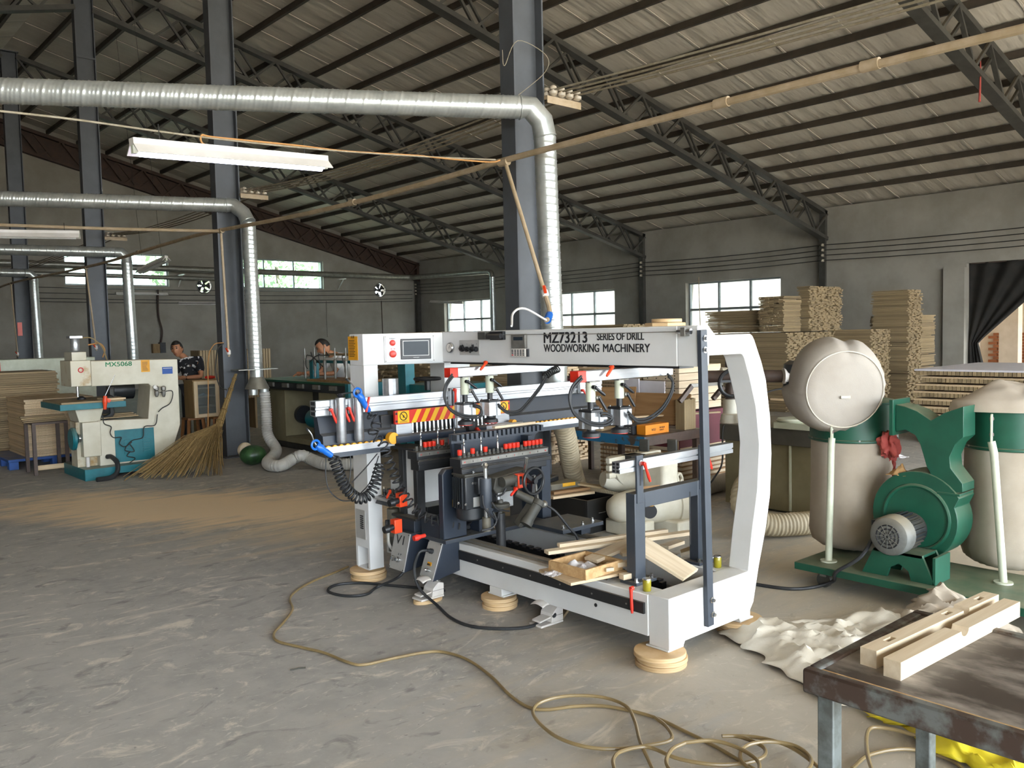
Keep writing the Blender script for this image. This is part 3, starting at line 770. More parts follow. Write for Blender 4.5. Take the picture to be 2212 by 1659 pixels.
text('button_caption', '急 停', .013, pf(.088, 1.523, .0085), PU, (0, 0, 1), 'print_red', pn, w=.032)
# ---- fittings on the beam face
def bf(px, py): q = fx(px, py, 3.45); return q[1], q[2]
y_, z_ = bf(1175, 741); y2, _ = bf(1268, 741); _, zt = bf(1175, 719)
text('lettering', 'MZ73213', .07, (3.4492, y_, z_), (0, -1, 0), (0, 0, 1), 'print_black', bm, w=y_-y2, h=zt-z_, fat=.0035)
y_, z_ = bf(1290, 735); y2, _ = bf(1391, 733); _, zt = bf(1290, 720)
text('lettering', 'SERIES OF DRILL', .05, (3.4492, y_, z_), (0, -1, 0), (0, 0, 1), 'print_black', bm, w=y_-y2, h=zt-z_, fat=.0018)
y_, z_ = bf(1175, 760); y2, _ = bf(1404, 757); _, zt = bf(1175, 744)
text('lettering', 'WOODWORKING', .05, (3.4492, y_, z_), (0, -1, 0), (0, 0, 1), 'print_black', bm, w=y_-bf(1294, 759)[0], h=zt-z_, fat=.0018); text('lettering', 'MACHINERY', .05, (3.4492, bf(1303, 759)[0], z_), (0, -1, 0), (0, 0, 1), 'print_black', bm, w=bf(1303, 759)[0]-y2, h=zt-z_, fat=.0018)
y_, z_ = bf(975, 751); g = MB().lathe([(0, .034), (.3, .036), (.7, .034), (1, .03)], (3.449, y_, z_), (3.43, y_, z_), 24).build('pressure_gauge', 'chrome', DM)
cy('gauge_dial', 'lamp_white', g, (3.4299, y_, z_), (3.4292, y_, z_), .027, n=24)
MB().beam((3.4288, y_, z_-.005), (3.4288, y_-.01, z_+.016), .003, .001, (1, 0, 0)).build('gauge_needle', 'print_black', g)
ya, za = bf(993, 735); yb, zb = bf(1037, 767)
vp = bx('valve_plate', 'label_grey', DM, 3.446, 3.4499, yb, ya, zb, za, bevel=.001)
for k in range(4):
    yy = ya-(ya-yb)*(.16+.235*k); zz = (za+zb)/2-.01
    kb = MB().lathe([(0, .017), (.5, .017), (.6, .013), (1, .012)], (3.446, yy, zz), (3.425, yy, zz), 14).build('valve_knob', 'black_plastic', vp)
    a_ = (-.8, .5, -.9, .1)[k]
    MB().beam((3.421, yy, zz), (3.415, yy-.03*math.sin(a_)*-1, zz+.03*math.cos(a_)*(1 if k != 2 else -1)), .012, .01, (1, 0, 0)).build('knob_lever', 'black_plastic', kb)
    text('valve_number', str(k+1), .010, (3.4458, yy+.003, zz+.030), (0, -1, 0), (0, 0, 1), 'print_black', vp)
ya, za = bf(1043, 717); yb, zb = bf(1060, 733); bx('limit_switch', 'cast_grey', DM, 3.405, 3.449, yb, ya, zb, za, bevel=.004)
ya, za = bf(1064, 716); yb, zb = bf(1093, 734)
sv = bx('solenoid_valve', 'black_plastic', DM, 3.425, 3.449, yb, ya, zb, za, bevel=.003)
MB().cyl((3.41, ya, (za+zb)/2-.003), (3.41, yb, (za+zb)/2-.003), .014, .016, 14).build('valve_body', 'black_paint', sv)
ya, za = bf(1109, 722); yb, zb = bf(1140, 752)
cal = thing('pocket_calculator', 'grey flip-open calculator hung on the beam left of the lettering', 'calculator', (3.44, (ya+yb)/2, zb-.07))
bx('case', 'steel_dull', cal, 3.428, 3.4488, yb, ya, zb, za, bevel=.003); yc, zc = bf(1115, 728); yd, zd = bf(1135, 735)
bx('display', 'screen', cal, 3.4265, 3.4279, yd, yc, zd, zc, bevel=0)
_, ze = bf(1110, 770); kp = bx('keypad', 'lamp_white', cal, 3.428, 3.4488, yb+.002, ya-.002, ze, zb-.002, bevel=.002)
for r_ in range(4):
    for c_ in range(5):
        yy = ya-.014-(ya-yb-.028)*c_/4; zz = zb-.012-(zb-ze-.022)*r_/3
        bx('key', 'print_red' if (r_ == 3 and c_ == 0) else 'carton_dark', kp, 3.4255, 3.4279, yy-.006, yy+.006, zz-.003, zz+.003, bevel=0)
bx('cover_flap', 'carton_dark', cal, 3.436, 3.4488, yb-.014, yb-.001, ze, zb-.004, bevel=0)
ya, za = bf(1484, 707); yb, zb = bf(1490, 726)
tb = bx('wire_tensioner', 'steel_dull', DM, 3.41, 3.449, yb, ya+.012, zb, za, bevel=.002)
yt, zt = bf(1487, 716); MB().lathe([(0, .009), (.4, .009), (.41, .014), (1, .014)], (3.425, yt+.05, zt), (3.425, yt-.035, zt), 10).build('tension_screw', 'chrome', tb)
y0, z0 = bf(1093, 723); MB().tube([(3.427, y0, z0), (3.427, (y0+yt)/2, (z0+zt)/2-.004), (3.427, yt+.05, zt)], .0022, 5).build('pull_wire', 'steel_dull', DM)
bx('beam_bottom_rail', 'black_paint', DM, 3.50, 3.62, 2.70, 4.60, 1.418, 1.4319, bevel=0)

# ---- two clamp arms below the beam, each with two pressing cylinders
def clamp(Y, redpx, endpx, blkpx, cyls, levpx):
    q0 = fy(redpx[0], redpx[1], Y); q1 = fy(endpx[0], endpx[1], Y); z = q0[2]
    arm = bx('clamp_arm', 'aluminium', DM, q0[0]+.06, q1[0], Y-.03, Y+.03, z-.026, z+.03, bevel=.003)
    bx('arm_cap', 'red_plastic', arm, q0[0], q0[0]+.06, Y-.031, Y+.031, z-.028, z+.031, bevel=.003)
    bq = fy(blkpx[0], blkpx[1], Y); bx('arm_mount', 'brown_steel', arm, 3.46, 3.66, Y-.035, Y+.035, z+.03, 1.418, bevel=.002)
    lq = fy(levpx[0], levpx[1], Y-.03); lever(arm, (lq[0], Y-.036, lq[2]), (-.5, 0, -.4), .07, 'orange_plastic')
    tops = []
    for (px, t0, t1, r1, b0, b1, p1) in cyls:
        x = fy(px, t1, Y)[0]; zz = [fy(px, v, Y)[2] for v in (t0, t1, r1, b0, b1, p1)]; zz[0] = z-.026
        tb_ = cy('clamp_tube', 'pale_green', arm, (x, Y, zz[0]), (x, Y, zz[1]), .026, n=20)
        MB().box(x-.04, x+.04, Y-.033, Y+.033, zz[0]-.006, zz[0]).build('tube_flange', 'steel_dull', tb_)
        cy('piston_rod', 'black_paint', tb_, (x, Y, zz[1]), (x, Y, zz[3]), .017, n=14)
        bl = MB()
        h = .046
        pts = []
        for sx, sy in ((-1, -1), (1, -1), (1, 1), (-1, 1)):
            pass
        prof = [(-h, -h), (-h*.45, -h), (-h*.45, -h+.008), (h*.45, -h+.008), (h*.45, -h), (h, -h), (h, -h*.45), (h-.008, -h*.45), (h-.008, h*.45), (h, h*.45), (h, h), (-h, h), (-h, h*.45), (-h+.008, h*.45), (-h+.008, -h*.45), (-h, -h*.45)]
        bl.prism([(x+a, Y+b) for a, b in prof], 'z', zz[4], zz[3]); blo = bl.build('air_cylinder', 'aluminium', arm, smooth=0)
        bx('cylinder_lid', 'black_plastic', blo, x-h, x+h, Y-h, Y+h, zz[3], zz[3]+.014, bevel=.003)
        for sx in (-1, 1):
            for sy in (-1, 1): cy('lid_screw', 'steel_dull', blo, (x+sx*.036, Y+sy*.036, zz[3]+.013), (x+sx*.036, Y+sy*.036, zz[3]+.02), .005, n=6)
        MB().lathe([(0, .022), (.3, .024), (.55, .047), (1, .050)], (x, Y, zz[4]), (x, Y, zz[5]), 24).build('pressing_pad', 'rubber', blo)
        cy('pad_sole', 'red_plastic', blo, (x, Y, zz[5]), (x, Y, zz[5]-.004), .044, n=24)
        lever(tb_, (x-.01, Y-.028, zz[0]-.03), (.8, 0, -.55), .08, 'black_plastic'); lever(tb_, (x+.03, Y-.02, zz[1]+.02), (.45, -.2, -1), .075, 'black_plastic')
        cy('rod_collar', 'steel_dull', tb_, (x+.02, Y-.02, zz[1]+.02), (x+.034, Y-.03, zz[1]+.02), .012, n=12)
        tops.append((x, zz))
    return arm, q0, q1, z, tops
C1 = clamp(4.13, (966, 806), (1186, 792), (1060, 790), [(1004, 817, 852, 870, 874, 902, 917), (1058, 815, 848, 863, 868, 897, 912)], (1046, 783))
C2 = clamp(3.08, (1240, 815), (1445, 800), (1330, 788), [(1276, 823, 868, 886, 890, 926, 943), (1338, 818, 860, 880, 883, 917, 934)], (1317, 793))
def hose(name, pts, r, m, parent, n=8): return MB().tube(smooth_path(pts, 7), r, n).build(name, m, parent)
def yp(Y, *ps): return [fy(a, b, Y) for a, b in ps]
for dz in (0, .014):
    hose('air_line', [np.array(q)+np.array([dz*.4, 0, -dz]) for q in yp(4.07, (977, 808), (962, 832), (960, 860), (972, 882), (1000, 896), (1035, 897), (1038, 880), (1022, 872))], .0065, 'rubber', C1[0])
    hose('air_line', [np.array(q)+np.array([dz*.4, 0, -dz]) for q in yp(4.08, (1180, 812), (1165, 836), (1140, 868), (1120, 887), (1095, 888), (1076, 873))], .0065, 'rubber', C1[0])
    hose('air_line', [np.array(q)+np.array([dz*.4, 0, -dz]) for q in yp(3.02, (1256, 812), (1236, 835), (1230, 862), (1240, 890), (1270, 910), (1305, 914), (1322, 902), (1310, 893), (1297, 893))], .0065, 'rubber', C2[0])
    hose('air_line', [np.array(q)+np.array([dz*.4, 0, -dz]) for q in yp(3.02, (1442, 808), (1452, 820), (1450, 845), (1430, 880), (1400, 902), (1375, 905), (1357, 890))], .0065, 'rubber', C2[0])
coil(smooth_path(yp(4.10, (1205, 797), (1190, 803), (1178, 812)), 6), .022, 8, .005).build('coiled_air_line', 'rubber', C1[0])

# ---- cross tables along X: fence, fascia, roller rails
F0, F1 = 2.46, 4.93
fn = MB(); yf = 4.55
prof = [(yf, 1.152), (yf+.006, 1.152), (yf+.006, 1.175), (yf, 1.175), (yf, 1.185), (yf+.006, 1.188), (yf+.006, 1.20), (yf, 1.204), (yf, 1.24), (yf+.07, 1.24), (yf+.07, 1.152), (yf+.01, 1.145)]
fence = fn.prism(prof, 'x', F0, F1).build('fence_rail', 'aluminium', DM, smooth=0)
for zc in (1.165, 1.195, 1.225): bx('profile_cavity', 'print_black', fence, F0-.0012, F0+.001, yf+.012, yf+.06, zc-.010, zc+.010, bevel=0)
for x0, x1 in ((2.49, 2.985), (3.94, 4.88)):
    MB().prism([(4.60, 1.15), (4.568, 1.045), (4.535, 1.03), (4.53, .975), (4.62, .975), (4.64, 1.15)], 'x', x0, x1).build('table_fascia', 'navy_paint', DM, smooth=0)
rr0 = None
for x0, x1 in ((2.465, 2.95), (3.93, 4.93)):
    rl = MB().prism([(4.47, .935), (4.47, .972), (4.475, .972), (4.475, .955), (4.495, .955), (4.495, .972), (4.53, .972), (4.53, .935)], 'x', x0, x1).build('roller_rail', 'aluminium', DM, smooth=0)
    bx('rail_support', 'slate_paint', rl, x0+.05, x1-.03, 4.476, 4.55, .905, .9349, bevel=0)
    n = int((x1-x0)/.043)
    for k in range(n):
        x = x0+.03+k*.043
        if rr0 is None:
            rr0 = MB().cyl((x, 4.477, .964), (x, 4.493, .964), .017, None, 14).build('roller', 'yellow_roller', rl)
        else: share(rr0, (x, 4.485, .947), rl)
# stop brackets on the fence
def stop(px, Y=4.53, L=.16, two=True):
    x = fy(px, 880, Y)[0]
    blk = MB().box(x-.045, x+.02, yf-.02, yf, 1.15, 1.245).build('stop_block', 'aluminium', DM, bevel=.002)
    MB().lathe([(0, .030), (.95, .030), (1, .026)], (x, yf-.045, 1.255), (x, yf-.045, 1.255-.27), 20).build('stop_cylinder', 'aluminium', blk)
    MB().lathe([(0, .012), (.5, .02), (1, .01)], (x, yf-.045, 1.255), (x, yf-.045, 1.28), 12).build('hose_fitting', 'black_plastic', blk)
    lever(blk, (x-.055, yf-.02, 1.185), (.35, 0, -1), .085); return blk
s1 = stop(731); s2 = stop(769)
lever(s2, (fy(741, 880, 4.53)[0], yf-.02, 1.185), (.35, 0, -1), .085)
MB().tube(smooth_path(yp(4.53, (727, 853), (745, 850), (765, 848), (772, 856), (776, 872), (770, 884)), 6), .005, 6).build('air_line', 'rubber', s1)
blk = MB().box(*[fy(972, 870, 4.53)[0], fy(995, 870, 4.53)[0]], yf-.03, yf, 1.06, 1.26).build('stop_block', 'aluminium', DM, bevel=.003)
cy('stop_cylinder', 'aluminium', blk, (fy(988, 870, 4.5)[0], 4.50, 1.25), (fy(988, 870, 4.5)[0], 4.50, .985), .028, n=18)
lever(blk, (fy(981, 846, 4.5)[0], 4.50, 1.25), (-.25, -.2, -1), .10)
blk = MB().box(*[fy(1252, 870, 4.53)[0], fy(1262, 870, 4.53)[0]], yf-.03, yf, 1.145, 1.25).build('stop_block', 'aluminium', DM, bevel=.003)
lever(blk, (fy(1260, 840, 4.5)[0], 4.515, 1.17), (.6, -.2, -1), .05)
x_ = fy(851, 830, 4.68)[0]; zc0, zc1 = 1.19, fy(851, 818, 4.68)[2]
pc = MB()
for k in range(16):
    th = 2*math.pi*k/16
pc.lathe([(0, .052), (1, .052)], (x_, 4.72, zc0), (x_, 4.72, zc1), 14); pc.build('lift_cylinder', 'aluminium', DM, smooth=0)
hw = MB().torus((fy(916, 822, 4.8)[0], 4.76, 1.318), (0, 0, 1), .085, .011).cyl((fy(916, 822, 4.8)[0], 4.76, 1.24), (fy(916, 822, 4.8)[0], 4.76, 1.315), .022, None, 14)
for k in range(3):
    th = k*2.094; hw.beam((fy(916, 822, 4.8)[0], 4.76, 1.312), (fy(916, 822, 4.8)[0]+.085*math.cos(th), 4.76+.085*math.sin(th), 1.318), .018, .012)
hw.build('adjusting_handwheel', 'black_plastic', DM)
# ---- horizontal drilling head
S0, S1 = 2.975, 3.925
hz = bx('horizontal_head', 'black_paint', DM, S0-.06, S1+.02, 4.56, 4.80, .96, 1.12, bevel=.003)
cov = bx('striped_cover', 'sign_red', DM, S0, S1, 4.495, 4.515, 1.062, 1.146, bevel=.001)
for k in range(10):
    a = S0+.12+k*.072
    if a > S1-.2: break
    MB().prism([(a, 1.063), (a+.036, 1.063), (a+.084, 1.145), (a+.048, 1.145)], 'y', 4.4938, 4.4949).build('yellow_stripe', 'sign_yellow', cov, smooth=0)
for a in (S0+.02, S1-.10):
    ps = bx('prohibition_sign', 'sign_yellow', cov, a, a+.085, 4.4935, 4.4949, 1.066, 1.143, bevel=0)
    MB().torus((a+.042, 4.493, 1.110), (0, 1, 0), .026, .003, 24, 6).build('sign_ring', 'print_black', ps)
    MB().beam((a+.024, 4.4928, 1.128), (a+.060, 4.4928, 1.092), .004, .002, (0, 1, 0)).build('sign_bar', 'print_black', ps)
    MB().beam((a+.042, 4.4928, 1.100), (a+.042, 4.4928, 1.116), .009, .001, (0, 1, 0)).build('sign_glove', 'print_black', ps)
    ln = MB()
    for k in range(2): ln.box(a+.012, a+.07, 4.4928, 4.4934, 1.0705+.005*k, 1.0725+.005*k)
    ln.build('sign_text_lines', 'print_black', ps, kind='stuff', smooth=0)
for x in (S0+.01, S1-.012):
    for z in (1.08, 1.128): bolt(cov, (x, 4.495, z), (0, -1, 0), .005, .004, 'black_paint')
sp0 = None
for k in range(21):
    x = S0+.145+.0335*k
    if sp0 is None: sp0 = MB().lathe([(0, .011), (.25, .011), (.3, .009), (1, .009)], (x, 4.52, .982), (x, 4.52, 1.062), 12).build('spindle_tube', 'chrome', hz)
    else: share(sp0, (x, 4.52, .982), hz)
for x in (S0+.07, S1-.06): bx('head_cheek', 'aluminium', hz, x-.06, x+.06, 4.50, 4.56, .975, 1.062, bevel=.003)
fbx = MB().prism([(4.44, .95), (4.43, .965), (4.43, .99), (4.44, 1.0), (4.49, 1.0), (4.49, .95)], 'x', 2.94, 3.66).build('front_stop_bar', 'navy_paint', DM, bevel=.003)
MB().prism([(4.44, .955), (4.43, .965), (4.43, .995), (4.44, 1.0), (4.49, 1.0), (4.49, .955)], 'x', 3.66, 3.99).build('front_stop_extension', 'aluminium', DM, bevel=.002)
ro = MB().cyl((2.925, 4.44, .985), (2.925, 4.48, .985), .036, None, 22).build('end_roller', 'yellow_roller', DM)
xe = fy(1109, 895, 4.45)[0]; MB().cyl((xe, 4.44, .995), (xe, 4.48, .995), .022, None, 18).build('end_roller', 'yellow_roller', DM)
sx_ = fy(1021, 920, 4.40)[0]; sb = bx('pop_up_stop', 'black_plastic', DM, sx_-.03, sx_+.03, 4.40, 4.44, .98, 1.04, bevel=.003)
lever(sb, (sx_+.03, 4.40, .99), (.5, -.2, -.6), .035)

# ---- vertical drilling heads (rows of chucks pointing up)
def bit(parent, x, Y, z, hgt=.085):
    b = cy('drill_collar', 'chrome', parent, (x, Y, z), (x, Y, z+.05), .0085, n=12)
    pts = []
    MB().tube([(x+.0016*math.cos(k*.9), Y+.0016*math.sin(k*.9), z+.05+k*hgt*.035) for k in range(20)], .0042, 6).build('drill_bit', 'chrome', b)
def bank(Y, x0, zc, n, red, bits, fullback):
    dx = .0327
    hb = MB().box(x0-.03, x0+dx*(n-1)+.03, Y-.045, Y+.06, zc-.055, zc-.004).build('drill_head', 'black_paint', DM, bevel=.003)
    gb = bx('gearbox', 'black_paint', hb, x0-.015, x0+dx*(n-1)+.015, Y-.04, Y+.05, zc-.125, zc-.055, bevel=.004)
    bx('gearbox_lip', 'black_paint', hb, x0-.03, x0+dx*(n-1)+.04, Y-.055, Y-.04, zc-.085, zc-.062, bevel=.002)
    lbl = bx('number_strip', 'steel_dull', hb, x0-.02, x0+dx*(n-1)+.02, Y-.047, Y-.0451, zc-.034, zc-.010, bevel=0)
    for k in range(n):
        x = x0+dx*k
        if k % 2 == 0: text('strip_number', str(abs(k-10)), .014, (x-.006, Y-.0475, zc-.028), (1, 0, 0), (0, 0, 1), 'print_red' if k % 4 == 0 else 'print_black', lbl)
        MB().lathe([(0, .0135), (.35, .0135), (.4, .010), (.9, .010), (1, .008)], (x, Y, zc-.004), (x, Y, zc+.026), 10).build('chuck', 'cast_grey', hb)
        if k in red: MB().lathe([(0, .0135), (.1, .0145), (.9, .0145), (1, .012)], (x, Y, zc+.014), (x, Y, zc+.046), 14).build('chuck_cap', 'red_plastic', hb)
        if k in bits: bit(hb, x, Y, zc+.01)
    return hb
B2 = bank(4.0, fy(993, 985, 4.0)[0], .888, 21, {0, 3, 6, 11, 12, 13, 14, 16, 17, 18, 19, 20}, {1, 5, 9}, True)
bx2 = fy(993, 985, 4.0)[0]; bw = .0327*20
comb = MB().box(bx2+.035, bx2+bw+.10, 4.125, 4.15, .955, 1.012)
for k in range(20):
    x = bx2+.04+k*(bw+.04)/19; comb.box(x, x+.02, 4.075, 4.125, .975, 1.012)
comb.build('support_comb', 'slate_paint', B2, smooth=0)
MB().prism([(bx2+.04, .955), (bx2+bw+.09, .955), (bx2+bw-.02, .80), (bx2+.06, .80)], 'y', 4.13, 4.15).build('comb_plate', 'navy_paint', B2, smooth=0)
for x in (bx2+.08, bx2+bw-.03): bx('comb_bracket', 'navy_paint', B2, x-.02, x+.02, 4.06, 4.13, .76, .955, bevel=0)
B1 = bank(4.36, fy(900, 970, 4.36)[0], .905, 21, {2, 3, 4, 6, 8, 10, 12}, {1, 5, 9}, False)
b1x = fy(900, 970, 4.36)[0]

# ---- carriage of the near vertical head
def P4(px, py, Y): q = fy(px, py, Y); return q[0], q[2]
hx0, hz0 = P4(958, 1130, 4.12); hx1, hz1 = P4(1000, 1008, 4.12)
hs = MB().prism([(hx0, .38), (hx1+.02, .38), (hx1+.02, hz1), (hx0+.03, hz1), (hx0, hz1-.03)], 'y', 4.12, 4.165).build('head_housing', 'navy_paint', DM, bevel=.006)
mx0, mz1 = P4(1000, 1030, 3.95); mx1, mz0 = P4(1052, 1118, 3.95)
mo = MB().box(mx0, mx1, 3.93, 4.05, mz0+.07, mz1).build('spindle_motor', 'motor_black', DM, bevel=.008)
MB().lathe([(0, .07), (.15, .085), (1, .085)], ((mx0+mx1)/2, 4.0, mz0), ((mx0+mx1)/2, 4.0, mz0+.075), 24).build('motor_bell', 'motor_black', mo)
for k in range(5): bx('cooling_fin', 'motor_black', mo, mx0-.012, mx0, 3.95+k*.021, 3.956+k*.021, mz0+.08, mz1-.01, bevel=0)
bx('motor_cap', 'cast_grey', mo, mx0-.005, mx1+.005, 3.925, 4.055, mz1, mz1+.012, bevel=.003)
q = P4(1040, 1048, 3.9); MB().box(q[0]-.035, q[0]+.035, 3.885, 3.93, q[1]-.05, q[1]+.05).build('terminal_box', 'black_plastic', mo, bevel=.006)
q0 = P4(1022, 1075, 3.93); q1 = P4(1042, 1092, 3.93); bx('rating_plate', 'label_grey', mo, q0[0], q1[0], 3.928, 3.9299, q1[1], q0[1], bevel=0)
q0 = P4(977, 1079, 4.12); q1 = P4(988, 1093, 4.12); bx('yellow_tag', 'sign_yellow', hs, q0[0], q1[0], 4.118, 4.1199, q1[1], q0[1], bevel=0)
for p in ((1022, 1020), (1021, 1044), (990, 1087), (1006, 1090)):
    q = fy(p[0], p[1], 3.93); bolt(mo, (q[0], 3.93, q[2]), (0, -1, 0), .005, .006)
gx0, gz1 = P4(1044, 1035, 3.86); gx1, gz0 = P4(1064, 1095, 3.86)
gd = MB().lathe([(0, .034), (.04, .036), (.96, .036), (1, .034)], ((gx0+gx1)/2, 3.88, gz0), ((gx0+gx1)/2, 3.88, gz1), 20).build('guide_sleeve', 'slate_paint', DM)
cy('guide_post', 'chrome', gd, ((gx0+gx1)/2, 3.88, gz0-.10), ((gx0+gx1)/2, 3.88, gz1+.07), .014, n=14)
MB().lathe([(0, .018), (.5, .022), (1, .012)], ((gx0+gx1)/2, 3.88, gz1+.06), ((gx0+gx1)/2, 3.88, gz1+.09), 8).build('post_nut', 'chrome', gd)
cy('post_bush', 'tool_grey', gd, ((gx0+gx1)/2, 3.88, gz0-.14), ((gx0+gx1)/2, 3.88, gz0-.06), .026, n=16)
q0 = P4(1062, 1020, 3.9); q1 = P4(1132, 1052, 3.9)
br = MB().prism([(q0[0], q1[1]), (q0[0]-.02, q1[1]+.03), (q0[0], q0[1]-.03), (q1[0], q0[1]), (q1[0], q1[1]+.04), (q1[0]-.06, q1[1])], 'y', 3.86, 4.02).build('swing_bracket', 'cast_grey', DM, bevel=.006)
q = fy(1075, 1040, 3.86); cy('bracket_boss', 'cast_grey', br, (q[0], 3.82, q[2]), (q[0]+.12, 3.82, q[2]+.005), .032, n=18)
bx('bracket_block', 'cast_grey', br, q[0]+.08, q[0]+.19, 3.79, 3.86, q[2]-.035, q[2]+.03, bevel=.004)
q = fy(1125, 1038, 3.80); bx('digital_readout', 'orange_plastic', DM, q[0]-.035, q[0]+.03, 3.78, 3.83, q[2]-.042, q[2]+.042, bevel=.004)
ro_ = DM.children[-1]; bx('readout_window', 'screen', ro_, q[0]-.028, q[0]-.008, 3.7785, 3.78, q[2]-.02, q[2]+.03, bevel=0)
ac0 = P4(1071, 1052, 3.9); ac1 = P4(1107, 1092, 3.9)
ac = MB().box(ac0[0]+.03, ac1[0], 3.89, 3.98, ac1[1], ac0[1]+.02).cyl((ac0[0]+.018, 3.90, ac1[1]), (ac0[0]+.018, 3.90, ac0[1]+.02), .016, None, 14).build('lift_cylinder', 'aluminium', DM, bevel=.004)
q = fy(1081, 1108, 3.88); MB().lathe([(0, .012), (.55, .012), (.56, .055), (.7, .06), (.8, .055), (.82, .02), (1, .018)][::-1], (q[0], 3.88, q[2]-.02), (q[0], 3.88, q[2]+.08), 22).build('jack_disc', 'cast_grey', DM)
cy('jack_screw', 'black_paint', DM, (q[0], 3.88, .20), (q[0], 3.88, q[2]-.0), .03, .028, n=16); cy('jack_pin', 'steel_dull', DM, (q[0], 3.88, .186), (q[0], 3.88, .22), .012, n=10)
q = fy(1153, 1039, 3.74)
hwh = MB().torus((q[0], 3.74, q[2]), (0, 1, 0), .078, .010, 30, 10).build('handwheel', 'black_plastic', DM)
for k in range(3):
    th = .4+k*2.094; MB().beam((q[0], 3.745, q[2]), (q[0]+.078*math.cos(th), 3.742, q[2]+.078*math.sin(th)), .022, .012, (0, 1, 0)).build('wheel_spoke', 'black_plastic', hwh)
MB().lathe([(0, .018), (.6, .022), (1, .016)], (q[0], 3.83, q[2]), (q[0], 3.72, q[2]), 16).build('wheel_hub', 'black_plastic', hwh)
cy('wheel_shaft', 'chrome', DM, (q[0]+.055, 3.80, q[2]+.02), (q[0]+.085, 3.80, q[2]-.17), .013, n=12)
cy('wheel_shaft', 'chrome', DM, (q[0]+.02, 3.82, q[2]+.13), (q[0]+.02, 3.86, q[2]+.0), .011, n=12)
a_, b_ = fy(1115, 1065, 3.76), fy(1150, 1082, 3.70); lever(DM, fy(1112, 1056, 3.78), (-.6, 0, -.35), .06)
ta = cy('tilt_arm', 'cast_grey', DM, a_, b_, .022, .026, n=16)
a_, b_ = fy(1152, 1083, 3.70), fy(1118, 1135, 3.76); MB().beam(a_, b_, .03, .055, (0, 1, 0)).build('tilt_link', 'cast_grey', DM, bevel=.004)
a_, b_ = fy(1163, 1085, 3.68), fy(1138, 1128, 3.70); tc_ = cy('tilt_cylinder', 'cast_grey', DM, a_, b_, .033, n=20)
cy('cylinder_head', 'cast_grey', tc_, fy(1165, 1082, 3.68), fy(1160, 1092, 3.68), .038, n=20); cy('cylinder_foot', 'cast_grey', tc_, fy(1140, 1124, 3.70), fy(1135, 1134, 3.70), .038, n=20)
a_ = fy(1178, 1090, 3.66); MB().lathe([(0, .02), (.3, .024), (.6, .012), (1, .01)], a_, a_+np.array([-.05, 0, .02]), 10).build('hose_fitting', 'steel_dull', tc_)
MB().tube(smooth_path([fy(1178, 1090, 3.66), fy(1200, 1105, 3.62), fy(1225, 1135, 3.6), fy(1246, 1160, 3.58), fy(1250, 1185, 3.58)], 7), .008, 7).build('hydraulic_hose', 'rubber', tc_)
for k, ps in enumerate((((1042, 1070), (1046, 1095), (1062, 1115), (1074, 1122), (1078, 1105)), ((1093, 1055), (1085, 1068), (1070, 1072)), ((1062, 1085), (1075, 1100), (1100, 1104)), ((1065, 1105), (1072, 1125), (1062, 1140), (1040, 1146)))):
    MB().tube(smooth_path([fy(a, b, 3.84-.01*k) for a, b in ps], 6), .006, 6).build('air_line', 'rubber', DM)
# carriage plates on the guide rails
cp = bx('carriage_plate', 'slate_paint', DM, 3.055, 3.88, 4.11, 4.36, .353, .378, bevel=.003)
for x, y in ((3.12, 4.17), (3.16, 4.22), (3.20, 4.18), (3.26, 4.21), (3.28, 4.16), (3.34, 4.24), (3.13, 4.32)): cy('plate_hole', 'print_black', cp, (x, y, .3781), (x, y, .3788), .011, n=10)
bx('plate_upstand', 'navy_paint', cp, 3.055, 3.075, 4.15, 4.36, .378, .48, bevel=.003); bx('plate_upstand', 'navy_paint', cp, 3.48, 3.50, 4.12, 4.33, .378, .45, bevel=.003)
bx('carriage_post', 'navy_paint', DM, 3.34, 3.46, 4.14, 4.3, .378, .70, bevel=.004)
rp = bx('rear_plate', 'slate_paint', DM, 3.60, 3.96, 3.66, 3.98, .395, .42, bevel=.003); bx('rear_leg', 'navy_paint', rp, 3.80, 3.88, 3.70, 3.95, .353, .395, bevel=0)
for x, y in ((3.64, 3.70), (3.80, 3.69), (3.92, 3.72)): bolt(rp, (x, y, .42), (0, 0, 1), .008, .02)
